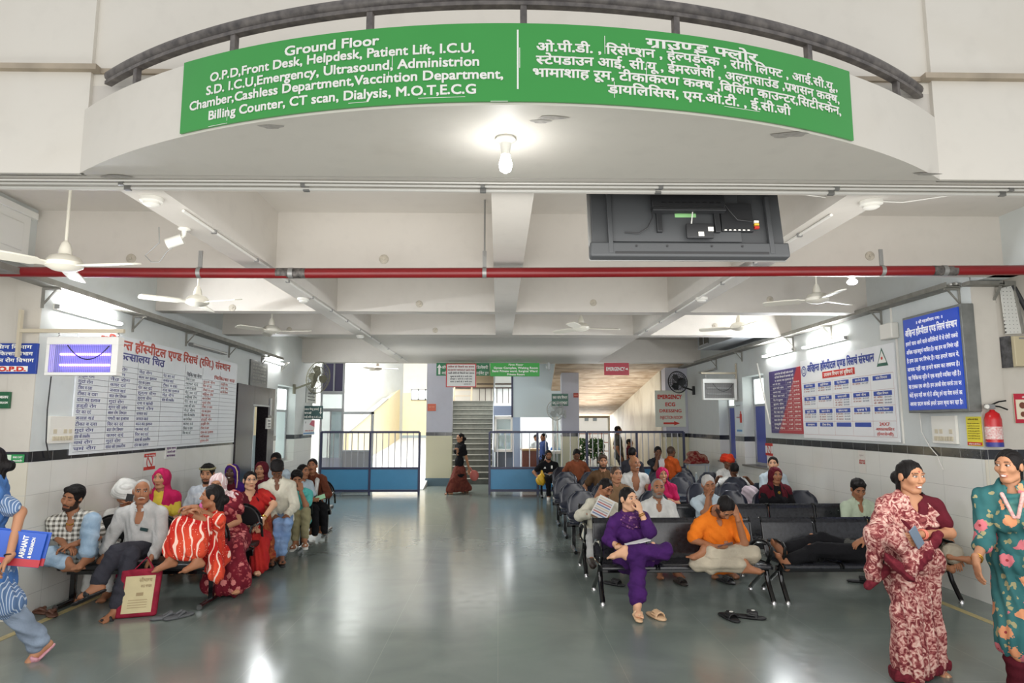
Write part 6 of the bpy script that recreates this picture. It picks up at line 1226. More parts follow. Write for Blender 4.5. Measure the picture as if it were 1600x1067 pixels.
    def skirt(s, m, to=1.95, e=0.03, r1=0.09, name='saree_skirt', fold=(0.007, 60), floor=None, top=0.02):
        J = s.J; g = s.sdf(k=0.05); g.ell(J['hip'] + J['U'] * top, (0.165 * J['s'] + e, 0.12 * J['s'] + e, 0.12 * J['s'] + e * 0.5), TF(J))
        P = lambda c, t: J['hp' + c] + (J['kn' + c] - J['hp' + c]) * min(t, 1) + ((J['an' + c] - J['kn' + c]) * (t - 1) if t > 1 else 0)
        for t in np.arange(0.0, to + 0.01, 0.16): r = (0.095 - 0.02 * min(t, 1)) * J['s'] + e * 0.5 + (r1 - 0.075) * max(0, t - 1); g.cap(P('L', t), P('R', t), r)
        if floor is not None: g.keep((0, 0, floor), (0, 0, -1))
        s.part(name, g, m, fold + (J['r'] + V3(0, 0, 0.12), 5) if fold else None)
    def drape(s, m, e=0.024, left=True, name='pallu', low=0.0, fold=(0.006, 48), extra=None):
        """cloth crossing the chest from one shoulder to the other hip"""
        J = s.J; g = s.sdf(); torso(g, J, e, s.fem); sg = 1 if left else -1; U, R, F = J['U'], J['R'], J['F']; c = 'L' if left else 'R'; arm(g, J, c, e + 0.004, 0.45, flare=0.015)
        g.cap(J['nek'], J['head'] + U * 0.1, 0.07 * J['s'], k=0.01, op='-'); g.keep(J['nek'] - R * sg * -0.045 - U * 0.02, nrm(-R * sg * 0.75 + U * 0.62)); g.keep(J['hip'] - U * low, -U)
        if extra: extra(g, J)
        s.part(name, g, m, fold + (R * sg + U * 0.7, 2))
    def veil(s, m, shoulders=True, open_=(0.066, 0.1, 0.115), fwd=0.0, name='veil', long=0.0, fold=(0.003, 60), tilt=0.0):
        J = s.J; hM = J['hM']; hp = lambda p: to_head(J, p); g = s.sdf(0.009, 0.03); g.ell(hp((0, -0.018, 0.012)), V3(0.098, 0.122, 0.118), hM)
        g.cap(hp((0, -0.05, -0.06)), J['nek'] - J['F'] * 0.02, 0.085, 0.09)
        if shoulders:
            for c in 'LR': g.cap(J['nek'] - J['F'] * 0.01, J['sh' + c], 0.075, 0.072, k=0.04); g.cap(J['sh' + c], J['sh' + c] * 0.6 + J['el' + c] * 0.4 - J['F'] * 0.02, 0.07, 0.065, k=0.04)
            g.ell(J['che'] - J['F'] * 0.005, (0.17, 0.13, 0.19), TF(J), k=0.04)
            g.ell(J['che'] + J['F'] * 0.12 + J['U'] * 0.02, (0.085 if not tilt else 0.05, 0.14, 0.3), TF(J), k=0.02, op='-')
        g.ell(hp((0, 0.125 - fwd, -0.022)), V3(open_[0], open_[1], open_[2]), hM, k=0.015, op='-'); g.cap(hp((0, 0.03, -0.09)), J['nek'] + J['F'] * 0.09 - J['U'] * 0.1, 0.05, 0.05, k=0.02, op='-')
        s.part(name, g, m, fold + (J['R'] + J['U'] * 0.2, 1))
    def hair(s, m=None, kind='short', face=1.0, tail=None):
        J = s.J; hM = J['hM']; hp = lambda p: to_head(J, p); g = Sdf(0.0065 * max(s.res, 0.9), 0.014); m = m or M_HAIR
        g.ell(hp((0, -0.016, 0.028)), V3(0.082, 0.101, 0.096) - (0.002 if kind == 'crop' else 0), hM); top = {'short': 0.072, 'long': 0.068, 'puff': 0.06}.get(kind, 0.07)
        if kind == 'puff': g.ell(hp((0, 0.035, 0.092)), (0.075, 0.06, 0.035), hM); g.ell(hp((0, -0.03, 0.06)), (0.088, 0.09, 0.08), hM)
        g.ell(hp((0, 0.116, -0.012) if kind != 'crop' else (0, 0.13, 0.03)), V3(*((0.079, 0.092, 0.106) if kind != 'crop' else (0.086, 0.135, 0.118))), hM, k=0.012, op='-'); 
        if kind in ('short', 'puff', 'crop'):
            g.keep(hp((0, 0, -0.055)), -hM[:, 2] - hM[:, 1] * 0.0); g.ell(hp((0, 0.06, -0.07)), V3(0.11, 0.075, 0.08), hM, k=0.01, op='-')
        for q in (-1, 1): g.ell(hp((q * 0.085, -0.002, -0.008)), (0.016, 0.024, 0.03), hM, k=0.006, op='-')
        if kind == 'long': g.cap(hp((0, -0.06, -0.03)), hp((0, -0.075, -0.13)), 0.062, 0.045)
        if tail: 
            for a, b, r0, r1 in tail: g.cap(hp(a), hp(b), r0, r1, k=0.02)
        V, F = g.mesh()
        if len(V): V = folds(V, F, 0.0016, 150, hM[:, 0] + hM[:, 1] * 0.5, 1, 1.0)
        s.part('hair', (V, F), m)
    def bald(s, m): s.hair(m, 'crop')
    def turban(s, m, name='turban', big=1.0):
        J = s.J; hM = J['hM']; g = Sdf(0.008 * s.res, 0.02); hp = lambda p: to_head(J, p)
        for z, r, t in ((0.045, 0.086, 0.036), (0.075, 0.08, 0.04), (0.105, 0.062, 0.04)):
            q = [hp((math.cos(a) * r * big, -0.012 + math.sin(a) * r * 1.15 * big, z + 0.015 * math.cos(a * 2 + z * 40))) for a in np.linspace(0, 2 * math.pi, 17)]
            for a, b in zip(q, q[1:]): g.cap(a, b, t * big)
        g.ell(hp((0, -0.012, 0.09)), V3(0.09, 0.1, 0.065) * big, hM); s.part(name, g, m, (0.004, 110, hM[:, 2] + hM[:, 0] * 0.45, 2, 0.8))
    def sandals(s, m, name='sandal', strap=True, which='LR', thick=0.014):
        for c in which:
            if 'sole' + c not in s.J: continue
            he, ba, up, t = s.J['sole' + c]; k = s.J['s']; f = nrm(ba - he); g = Sdf(0.006, 0.012); d = up * 0.03 * k; toe = ba + f * 0.055 * k
            for q in np.linspace(0, 1, 6): p = he + (toe - he) * q - up * (0.026 * k + thick * 0.4); w = (0.03 + 0.014 * math.sin(q * 2.6)) * k; g.ell(p, np.array((w, 0.035, thick)), np.stack([t, f, up], 1))
            if strap:
                for q in (-1, 1): g.cap(ba + f * 0.035 * k + up * 0.014, ba - f * 0.045 * k + t * q * 0.042 * k - up * 0.012, 0.009, 0.011); g.cap(ba - f * 0.03 * k + t * q * 0.03 * k + up * 0.012, ba - f * 0.05 * k + t * q * 0.04 * k - up * 0.016, 0.011)
                g.cap(ba - f * 0.035 * k - t * 0.03 * k + up * 0.018, ba - f * 0.035 * k + t * 0.03 * k + up * 0.018, 0.010)
            s.part(name, g, m)
    def shoes(s, m, which='LR'):
        for c in which:
            he, ba, up, t = s.J['sole' + c]; k = s.J['s']; f = nrm(ba - he); g = Sdf(0.007, 0.02); g.cap(he + up * 0.02, ba + f * 0.03 * k, 0.044 * k, 0.038 * k); g.cap(he + up * 0.06, he, 0.04 * k); g.cap(he - up * 0.012, ba + f * 0.045 * k - up * 0.006, 0.038 * k, 0.034 * k); s.part('shoe', g, m)
    def bangles(s, c, m, n=2):
        mb = MB(); w = s.J['wr' + c]; d = nrm(s.J['wr' + c] - s.J['el' + c]); a = nrm(np.cross(d, [0.2, 0.3, 0.9])); b = np.cross(d, a)
        for i in range(n): mb.tube([Vector(w - d * (0.02 + i * 0.016) + (a * math.cos(t) + b * math.sin(t)) * 0.033) for t in np.linspace(0, 2 * math.pi, 15)], 0.005, 6, cap=False)
        s.mbpart('bangle', mb, m)
    def glasses(s):
        mb = MB(); hp = lambda p: Vector(to_head(s.J, p))
        for q in (-1, 1): mb.tube([hp((q * 0.031 + 0.021 * math.cos(a), 0.096, 0.016 + 0.015 * math.sin(a))) for a in np.linspace(0, 2 * math.pi, 17)], 0.0016, 5, cap=False); mb.tube([hp((q * 0.05, 0.095, 0.02)), hp((q * 0.078, 0.04, 0.018)), hp((q * 0.082, -0.01, 0.012))], 0.0016, 5)
        mb.tube([hp((-0.01, 0.097, 0.02)), hp((0.01, 0.097, 0.02))], 0.0016, 5); s.mbpart('glasses', mb, mat('dark_spectacle_frame', (50, 40, 36), 0.3))
# ================================================================== seats
M_SEATB = mat('glossy_black_sheet', (26, 27, 31), 0.22, noise=0.25, nscale=30, c2=(44, 45, 50)); M_CHRB = mat('black_chrome_arm', (20, 20, 22), 0.12, 0.3, coat=0.5); M_PLAST = mat('dark_blue_black_plastic', (42, 46, 58), 0.25); M_CUSH = mat('black_vinyl', (20, 20, 22), 0.4); M_CHROME = mat('chrome_cap', (190, 190, 190), 0.15, 0.9)
def extr(prof, x0, x1, th=0.012):
    """sheet bent along a y-z profile, with thickness"""
    n = len(prof); P = [Vector((0, y, z)) for y, z in prof]; nn = []
    for i in range(n):
        t = (P[min(i + 1, n - 1)] - P[max(i - 1, 0)]).normalized(); nn.append(Vector((0, -t.z, t.y)) * th)
    mb = MB(); A = [Vector((x0, p.y, p.z)) for p in P]; B = [Vector((x1, p.y, p.z)) for p in P]; A2 = [a - q for a, q in zip(A, nn)]; B2 = [a - q for a, q in zip(B, nn)]
    mb.strip(A, B).strip(B2, A2).strip(B, B2).strip(A2, A); mb.add([A[0], A2[0], B2[0], B[0]], [(0, 1, 2, 3)]); mb.add([A[-1], A2[-1], B2[-1], B[-1]], [(3, 2, 1, 0)]); return mb
PROF = [(-0.27, 0.335), (-0.275, 0.355), (-0.255, 0.375), (-0.2, 0.38), (-0.1, 0.372), (0.05, 0.362), (0.15, 0.358), (0.195, 0.375), (0.225, 0.43), (0.25, 0.52), (0.275, 0.62), (0.295, 0.70), (0.31, 0.745), (0.335, 0.765), (0.355, 0.755)]
def steel_bench(name, label, x, y, n=3, w=0.585, arms=None):
    t = thing(name, label, 'bench', (x, y, 0), 'steel benches on the right'); X0 = -n * w / 2
    for i in range(n):
        a, b = X0 + i * w + 0.014, X0 + (i + 1) * w - 0.014; s_ = extr(PROF, a, b).build('seat_shell', M_SEATB, t, world=False, ang=60); 
        for xx in (a, b): MB().tube([(xx, yy, zz) for yy, zz in PROF], 0.011, 6).build('edge_rim', M_CHRB, s_, world=False)
    MB().box((X0 + 0.02, -0.06, 0.26), (-X0 - 0.02, 0.0, 0.32)).build('beam', M_CHRB, t, world=False, bevel=0.006)
    for k in (0, n) if arms is None else arms:
        xx = X0 + k * w; xx += 0.0 if 0 < k < n else (0.02 if k == 0 else -0.02)
        MB().tube([(xx, 0.24, 0.5), (xx, 0.1, 0.565), (xx, -0.1, 0.585), (xx, -0.22, 0.58), (xx, -0.275, 0.545), (xx, -0.27, 0.49), (xx, -0.22, 0.43), (xx, -0.15, 0.36)], 0.019, 8).build('armrest', M_CHRB, t, world=False)
    for k in (0, n):
        xx = X0 + (0.02 if k == 0 else n * w - 0.02)
        l = MB().tube([(xx, -0.16, 0.36), (xx, -0.13, 0.29), (xx, -0.17, 0.19), (xx, -0.25, 0.08), (xx, -0.29, 0.03)], 0.026, 8, flat=0.7).tube([(xx, -0.1, 0.29), (xx, 0.05, 0.2), (xx, 0.22, 0.1), (xx, 0.33, 0.03)], 0.024, 8, flat=0.7); l.build('leg', M_CHRB, t, world=False)
        for yy in (-0.29, 0.33): MB().lathe([(0.026, 0), (0.024, 0.02), (0.012, 0.035)], (xx, yy, 0), seg=12).build('foot_cap', M_CHROME, t, world=False)
    return t
B_Y1, B_Y2 = 7.19, 8.45
def arc_shell(w=0.46, th=0.02):
    """moulded chair shell: seat flowing into a round-topped back"""
    nu, nv = 9, 16; mb = MB(); P = []
    prof = [(-0.21, 0.395), (-0.215, 0.42), (-0.18, 0.435), (-0.1, 0.43), (0.0, 0.42), (0.1, 0.42), (0.16, 0.435), (0.195, 0.47), (0.215, 0.53), (0.23, 0.6), (0.243, 0.66), (0.252, 0.71), (0.26, 0.75), (0.265, 0.78), (0.268, 0.80), (0.27, 0.81)]
    for j, (y, z) in enumerate(prof):
        back = max(0, (z - 0.47) / 0.34); hw = w / 2 * (1.0 if back < 0.3 else max(0.25, 1 - ((back - 0.3) / 0.7) ** 3.2) ** 0.5)
        for i in range(nu):
            u = -1 + 2 * i / (nu - 1); P.append(Vector((u * hw, y - 0.03 * u * u * min(1, back * 3), z + (0.012 * u * u if back == 0 else 0))))
    mb.add(P, [(j * nu + i, j * nu + i + 1, (j + 1) * nu + i + 1, (j + 1) * nu + i) for j in range(nv - 1) for i in range(nu - 1)]); return mb
def shell_row(label, x, y, n=3, w=0.52, group='rows of dark plastic chairs'):
    t = thing('tandem_chair_row', label, 'chairs', (x, y, 0), group)
    for i in range(n):
        o = arc_shell().build('seat_shell', M_PLAST, t, world=False, ang=80); o.location.x = (i - (n - 1) / 2) * w; sd = o.modifiers.new('solid', 'SOLIDIFY'); sd.thickness = 0.016
    L = n * w / 2; MB().box((-L, -0.05, 0.34), (L, 0.0, 0.40)).build('beam', M_CHRB, t, world=False)
    for xx in (-L + 0.1, L - 0.1):
        MB().box((xx - 0.025, -0.05, 0.03), (xx + 0.025, 0.0, 0.36)).tube([(xx, -0.28, 0.028), (xx, 0.26, 0.028)], 0.026, 8).build('leg', M_CHRB, t, world=False)
    return t
steel_bench('steel_bench', 'glossy black steel bench in front, holding the woman in purple and the man in orange', 1.90, B_Y1)
steel_bench('steel_bench', 'glossy black steel bench in front at right, with the lying man on it', 3.78, B_Y1, w=0.6)
steel_bench('steel_bench', 'black steel bench in the second right row under the newspaper reader', 1.90, B_Y2)
steel_bench('steel_bench', 'black steel bench in the second right row under the boy in pale green', 3.78, B_Y2, w=0.6)
for x, y, n, lab in ((1.75, 9.75, 3, 'dark plastic chairs under the man in tan, behind the second steel bench'), (3.95, 9.75, 3, 'dark plastic chairs under the woman in the maroon veil'), (1.75, 11.0, 3, 'dark plastic chairs under the pink veiled woman'), (3.85, 11.0, 3, 'dark plastic chairs with a pale cloth on one, behind the maroon veiled woman'),
                     (1.75, 12.25, 3, 'dark plastic chairs under the man in the brown printed shirt'), (3.85, 12.25, 3, 'dark plastic chairs before the man resting his head'), (3.75, 13.45, 3, 'dark plastic chairs under the red turbaned man'), (1.9, 13.6, 3, 'dark plastic chairs in front of the man in the black and white jersey'), (3.55, 14.75, 3, 'dark plastic chairs holding the water bottle near the corridor'), (1.95, 15.0, 3, 'farthest dark plastic chairs before the fence')):
    shell_row(lab, x, y, n)
def cushion_row(label, x1, y, n=3, w=0.5, armk=()):
    """left rows: padded seat, half-round backs, posts on long feet"""
    L = n * w; t = thing('padded_chair_row', label, 'chairs', (x1 - L / 2, y, 0), 'padded chair rows on the left')
    for i in range(n):
        xc_ = -L / 2 + (i + 0.5) * w; s_ = MB().box((xc_ - w / 2 + 0.01, -0.23, 0.36), (xc_ + w / 2 - 0.01, 0.22, 0.425)).build('seat', M_CUSH, t, world=False, bevel=0.02)
        pts = [(xc_ + 0.215 * math.cos(a), 0.27, 0.585 + 0.235 * math.sin(a)) for a in np.linspace(0, math.pi, 16)]; MB().prism(pts, (0, 0, 0), (0, 0.045, 0)).build('backrest', M_CUSH, t, world=False, bevel=0.014)
        MB().tube([(xc_ + 0.222 * math.cos(a), 0.292, 0.585 + 0.243 * math.sin(a)) for a in np.linspace(-0.12, math.pi + 0.12, 18)], 0.014, 6).tube([(xc_ - 0.1, 0.3, 0.6), (xc_ - 0.1, 0.22, 0.38)], 0.014, 6).tube([(xc_ + 0.1, 0.3, 0.6), (xc_ + 0.1, 0.22, 0.38)], 0.014, 6).build('back_frame', M_CHRB, t, world=False)
    MB().box((-L / 2, -0.04, 0.29), (L / 2, 0.02, 0.36)).build('beam', M_CHRB, t, world=False, bevel=0.004)
    for xx in (-L / 2 + 0.06, L / 2 - 0.06):
        l = MB().box((xx - 0.022, -0.035, 0.03), (xx + 0.022, 0.015, 0.3)).tube([(xx, -0.27, 0.03), (xx, 0.27, 0.03)], 0.028, 10).build('leg', M_CHRB, t, world=False)
        for yy in (-0.272, 0.272): MB().tube([(xx, yy, 0.03), (xx, yy + (-0.006 if yy < 0 else 0.006), 0.03)], 0.027, 10).build('end_cap', M_CHROME, l, world=False)
    for k in armk:
        xx = -L / 2 + k * w; MB().tube([(xx, 0.25, 0.45), (xx, 0.2, 0.6), (xx, 0.1, 0.64), (xx, -0.12, 0.62), (xx, -0.2, 0.55), (xx, -0.17, 0.42), (xx, -0.02, 0.38)], 0.016, 8).build('armrest', M_CHRB, t, world=False)
    return t
XE = -2.83
cushion_row('padded black chairs in the front left row under the old man in grey', XE, 7.07); cushion_row('padded black chairs in the second left row with an armrest beside the maroon saree', XE + 0.02, 8.0, armk=(3,))
cushion_row('padded black chairs in the third left row under the woman with glasses', XE + 0.03, 9.05); cushion_row('padded black chairs in the fourth left row with papers on the end seat', XE + 0.03, 10.1, armk=(3,)); cushion_row('padded black chairs in the last left row under the man in brown', XE + 0.05, 11.45, armk=(3,))
# ---- cloth patterns
def cloth(name, c, c2=None, sc=5.0, rough=0.9):
    if name in MATS: return MATS[name]
    q = NB(name, rough, 0.2); n = q.noise(sc, 4, 0.5); return q.out(q.ramp(n, [(0.35, c2 or tuple(int(v * 0.86) for v in c)), (0.65, c)]), q.noise(7, 5, 1.4), 0.55, 0.03)
def stripes(name, c, c2, fr, duty, axis=0, warp=0.0):
    q = NB(name, 0.9, 0.2); s_ = q.sep(); u = s_[axis]
    if warp: u = q.math('ADD', u, q.math('MULTIPLY', q.noise(3, 2), warp))
    return q.out(q.mix(q.math('LESS_THAN', q.math('FRACT', q.math('MULTIPLY', u, fr)), duty), c, c2))
def checks(name, c, c2, fr, duty=0.5):
    q = NB(name, 0.9, 0.2); x, y, z = q.sep(); a = q.math('LESS_THAN', q.math('FRACT', q.math('MULTIPLY', x, fr)), duty); b = q.math('LESS_THAN', q.math('FRACT', q.math('MULTIPLY', z, fr)), duty)
    return q.out(q.mix(q.math('MULTIPLY', q.math('ADD', a, b), 0.5), c, c2))
def bandhani():
    q = NB('red_bandhani_cloth', 0.85, 0.2); w = q.n('TexWave'); w.inputs['Scale'].default_value = 4.4; w.inputs['Distortion'].default_value = 10; w.inputs['Detail'].default_value = 1.5; w.inputs['Detail Scale'].default_value = 0.9; q.link(q.vec, w.inputs['Vector'])
    d = q.vor(42, 'F1', rnd_=0.4)[0]; base = q.ramp(q.noise(3, 2), [(0.4, (184, 34, 30)), (0.62, (212, 76, 50))]); l = q.math('GREATER_THAN', w.outputs['Fac'], 0.9)
    col = q.mix(l, base, (240, 206, 190)); return q.out(q.mix(q.math('LESS_THAN', d, 0.16), col, (244, 190, 170)))
def floral(name, base, b2, cols, leaf, scale, thr=0.36, share=0.55):
    q = NB(name, 0.88, 0.2); v = q.vor(scale, 'F1'); nz = q.noise(scale * 5, 2); d = q.math('ADD', v[0], q.math('MULTIPLY', q.math('SUBTRACT', nz, 0.5), 0.42)); pick = q.sep(v[1])
    v2 = q.vor(scale * 1.9, 'F1'); d2 = q.math('ADD', v2[0], q.math('MULTIPLY', q.math('SUBTRACT', q.noise(scale * 4, 1), 0.5), 0.6)); pk2 = q.sep(v2[1])
    col = q.ramp(q.noise(6, 3), [(0.35, base), (0.65, b2)]); col = q.mix(q.math('MULTIPLY', q.math('LESS_THAN', d2, 0.33), q.math('LESS_THAN', pk2[1], 0.72)), col, leaf)
    f = q.math('MULTIPLY', q.math('LESS_THAN', d, thr), q.math('LESS_THAN', pick[0], share)); col = q.mix(f, col, q.mix(q.math('LESS_THAN', pick[2], 0.6), cols[1], cols[0]))
    return q.out(q.mix(q.math('MULTIPLY', f, q.math('LESS_THAN', v[0], 0.09)), col, cols[2]))
def mottled(name, stops, sc=14, dist=1.2):
    q = NB(name, 0.88, 0.2); return q.out(q.ramp(q.noise(sc, 5, dist), stops), q.noise(60, 2), 0.1)
K = dict(white=cloth('white_cotton', (226, 226, 222)), cream=cloth('cream_cotton', (216, 212, 194)), grey=cloth('pale_grey_cotton', (196, 196, 194)), navyt=cloth('dark_charcoal_trouser', (58, 58, 66)), jeans=cloth('pale_blue_denim', (140, 166, 190), (168, 190, 208), 9), bjeans=cloth('blue_denim', (104, 132, 172), (128, 154, 190), 9), black=cloth('black_cloth', (24, 24, 27)), khaki=cloth('khaki_trouser', (150, 144, 110)), beige=cloth('beige_trouser', (186, 176, 156)),
         purple=cloth('deep_purple_cloth', (72, 34, 98), (58, 26, 82)), orange=cloth('orange_polo_cloth', (226, 122, 34), (214, 108, 26)), teal=cloth('aqua_tshirt_cloth', (96, 196, 188)), brown=cloth('brown_shirt_cloth', (110, 60, 42)), pinkv=cloth('magenta_veil_cloth', (184, 34, 88), (164, 26, 74)), pink=cloth('pink_shirt_cloth', (222, 110, 170)), maroon=cloth('maroon_cloth', (92, 26, 38)), purv=cloth('violet_veil_cloth', (70, 34, 120)), red=cloth('bright_red_cloth', (158, 28, 34), (178, 44, 38)), bluev=cloth('blue_vest_cloth', (78, 122, 184)), lblue=cloth('pale_blue_cotton', (196, 212, 222)), palegreen=cloth('pale_green_cotton', (196, 210, 186)), tan=cloth('tan_tshirt_cloth', (146, 116, 86)), dbrown=cloth('brown_tshirt_cloth', (104, 78, 54)), rust=cloth('rust_shirt_cloth', (140, 78, 52)), turq=cloth('turquoise_lining', (60, 160, 150)), yellow=cloth('yellow_blouse', (214, 190, 70)), orange2=cloth('orange_tshirt_cloth', (214, 96, 40)), redt=cloth('red_turban_cloth', (206, 48, 32), (220, 80, 40)), gblue=cloth('grey_blue_trouser', (140, 154, 172)), olive=cloth('olive_grey_cloth', (86, 86, 80)))
M_LEATH = mat('dark_leather', (44, 34, 28), 0.5); M_TANL = mat('beige_sandal', (206, 172, 136), 0.5); M_WHS2 = mat('white_shoe', (214, 212, 206), 0.5); M_PINKS = mat('pink_sandal', (196, 140, 150), 0.45); M_GOLD = mat('gold', (214, 166, 74), 0.25, 0.9); M_BLKS = mat('black_sandal', (26, 26, 28), 0.5)
def flat_box(name, label, cat, c, u, v, n, size, m, bev=0.003, group=None):
    M = Matrix((Vector(u), Vector(v), Vector(n))).transposed(); o = MB().cbox(c, size, 0, M).build(name, m, bevel=bev); return tag(o, label, cat, group)
def phone(label, p, u, n, m=None):
    u, n = nrm(u), nrm(n); v = np.cross(n, u); o = flat_box('phone', label, 'phone', p, v, u, n, (0.072, 0.15, 0.009), m or M_BLACK); return o
# ================================================================== people, front to back
M_FLOR = floral('teal_floral_cloth', (44, 96, 100), (62, 112, 112), ((206, 116, 124), (216, 148, 108), (150, 56, 60)), (160, 154, 116), 9.5, 0.42, 0.62)
M_MFLO = floral('maroon_floral_cloth', (96, 20, 34), (116, 28, 42), ((196, 120, 116), (170, 84, 84), (220, 160, 150)), (150, 70, 72), 13, 0.40, 0.8)
M_PRINT = mottled('dusty_pink_print', [(0.34, (96, 34, 40)), (0.46, (140, 72, 72)), (0.56, (196, 150, 140)), (0.66, (214, 184, 170))], 24, 1.6)
M_SCARF = floral('purple_scarf', (66, 30, 84), (84, 44, 100), ((170, 120, 150), (150, 100, 130), (200, 160, 170)), (120, 80, 110), 18, 0.3, 0.5)
M_CHECK = checks('grey_check_shirt', (96, 92, 84), (222, 220, 212), 22); M_STRP = stripes('blue_white_stripe', (96, 122, 160), (190, 202, 218), 82, 0.28, 0); M_BAND = bandhani()
M_SKYP = cloth('pale_printed_shirt', (212, 218, 222), (186, 196, 206), 16); M_BORD = cloth('maroon_border', (92, 26, 38), (116, 40, 50), 30)
EYB = (34, 26, 24)
# --- saree woman standing at right
J = pose((1423, 745, 4.95), az=-8, S=1.57, stand=True, hip=(1426, 876, 4.98), hyaw=17, hpitch=-6, wrR=(1403, 836, 4.74), elR=(1370, 834, 4.86), wrL=(1438, 835, 4.74), elL=(1484, 833, 4.90), hdR=(0.8, -0.4, -0.35), hdL=(-0.8, -0.45, -0.2), pnR=(0.2, 0.9, 0), pnL=(0.2, 0.9, 0.2), anL=(1455, 1036, 5.1), anR=(1422, 1052, 4.88), knL=(1446, 950, 4.98), knR=(1415, 955, 4.85), sw=0.165)
P = Person('smiling woman standing in a dusty pink printed saree looking to the picture right', J, 'mid', dict(teeth=1, bindi=1, gaze=0.6, lip=(160, 80, 76)), True, 0.8, (0.75, 0.7))
P.shirt(K['maroon'], 0.62, 0.012, 0, 0.075, 0.03, False, 'blouse')
P.skirt(M_PRINT, 2.0, 0.03, 0.10, fold=(0.012, 46), floor=0.02)
g = P.sdf(); c = J; torso(g, c, 0.026, True); R, U, F = c['R'], c['U'], c['F']; arm(g, c, 'R', 0.024, 1.75, flare=0.02); arm(g, c, 'L', 0.012, 0.02)
g.cap(c['elR'], c['elR'] + V3(-0.02, 0.05, -0.30), 0.075, 0.05, k=0.05); g.cap(c['hip'] + F * 0.1 - R * 0.05 + U * 0.1, V3(*atY(1422, 892, 4.69)), 0.085, 0.035, k=0.06); g.cap(V3(*atY(1450, 850, 4.76)), V3(*atY(1424, 885, 4.70)), 0.06, 0.04, k=0.05); g.cap(c['wrR'] - V3(0, 0, 0.05), c['hip'] + F * 0.14 - U * 0.03, 0.07, 0.05, k=0.05)
g.cap(c['nek'], c['head'] + U * 0.1, 0.072, k=0.01, op='-'); g.ell(c['nek'] + F * 0.09 + R * 0.03 - U * 0.03, (0.06, 0.08, 0.09), TF(c), k=0.01, op='-'); g.cap(c['elL'], c['wrL'], 0.06, 0.045, k=0.01, op='-')
g.keep(c['nek'] + R * 0.075 - U * 0.01, nrm(R * 0.74 + U * 0.66))
P.part('pallu', g, M_PRINT, (0.0055, 34, R + U * 0.8, 2))
g = Sdf(0.008, 0.02); w3 = [V3(*atY(*q)) for q in ((1466, 836, 4.75), (1446, 870, 4.70), (1421, 900, 4.69), (1402, 884, 4.72), (1388, 872, 4.76))]
for q0, q1 in zip(w3, w3[1:]): g.cap(q0, q1, 0.037, 0.035)
P.part('border', g, M_BORD, (0.004, 60, R + U, 1))
g = Sdf(0.008, 0.02); e = c['elR'] + V3(-0.02, 0.05, -0.31); g.cap(e + V3(0.08, 0, 0.05), e + V3(-0.04, 0, -0.06), 0.045, 0.03); P.part('border', g, M_BORD)
g = Sdf(0.009, 0.03); q = [V3(*(c['an' + k])) for k in 'LR']; g.cap(V3(q[0][0] + 0.02, q[0][1], 0.06), V3(q[1][0] - 0.02, q[1][1], 0.055), 0.108, 0.108, k=0.03); g.keep((0, 0, 0.02), (0, 0, -1)); g.keep((0, 0, 0.085), (0, 0, 1)); P.part('border', g, M_BORD, (0.006, 52, c['r'], 5))
P.hair(kind='long', tail=[((0.0, -0.1, -0.01), (0.0, -0.135, -0.03), 0.048, 0.05)]); P.bangles('L', mat('pink_bangle', (226, 130, 110), 0.3)); P.bangles('R', MATS['pink_bangle']); P.sandals(M_TANL)
phone('dark phone held by the woman in the pink printed saree', Vector(J['wrR'] * 0.5 + J['wrL'] * 0.5) + Vector((0.005, -0.075, -0.005)), (0.5, 0.2, -0.8), (0.2, -0.9, 0.1), mat('grey_phone', (110, 124, 140), 0.25))
# --- woman in teal floral kurta at the right edge
J = pose((1576, 729, 4.78), az=-36, S=1.66, stand=True, hip=(1602, 900, 4.85), hyaw=-26, hpitch=-3, wrR=(1525, 876, 4.72), elR=(1538, 842, 4.86), wrL=(1650, 880, 4.7), hdR=(0.02, -0.1, -1), pnR=(0.9, -0.1, 0), anL=(1618, 1062, 4.9), anR=(1590, 1090, 4.75), sw=0.17)
J['hs'] = 0.98
P = Person('smiling woman in a teal floral kurta at the right edge', J, 'mid', dict(teeth=1, gaze=-0.6, lip=(170, 90, 84)), True, 0.8, (0.4, 0.35))
P.trousers(K['maroon'], 1.9, 0.012); P.shirt(M_FLOR, 1.3, 0.022, 0.15, 0.062, 0.05, False, 'kurta'); P.skirt(M_FLOR, 1.12, 0.045, 0.12, 'kurta_skirt', (0.009, 36), top=0.11)
g = P.sdf(0.009); c = J; n = c['nek']; 
for a in np.linspace(-2.5, 2.5, 12): g.cap(n + c['R'] * math.sin(a) * 0.09 + c['F'] * math.cos(a) * 0.09 - c['U'] * (0.0 + 0.05 * max(0, math.cos(a))), n + c['R'] * math.sin(a) * 0.12 + c['F'] * math.cos(a) * 0.12 - c['U'] * (0.07 + 0.09 * max(0, math.cos(a))), 0.022, 0.026)
g.cap(n + c['F'] * 0.08 + c['U'] * 0.04, c['head'], 0.06, 0.06, k=0.01, op='-'); P.part('dupatta', g, cloth('teal_dupatta', (56, 108, 108), (84, 130, 120), 9), (0.006, 60, c['U'], 2))
g = Sdf(0.006, 0.006)
for q in (-1, 1): g.cap(n + c['F'] * 0.115 + c['R'] * q * 0.06 - c['U'] * 0.015, n + c['F'] * 0.15 - c['U'] * 0.17 + c['R'] * q * 0.012, 0.014, 0.012)
P.part('neck_embroidery', g, cloth('embroidery', (206, 150, 150), (226, 190, 180), 60)); P.hair(kind='long'); P.bangles('R', M_GOLD); P.sandals(M_TANL)
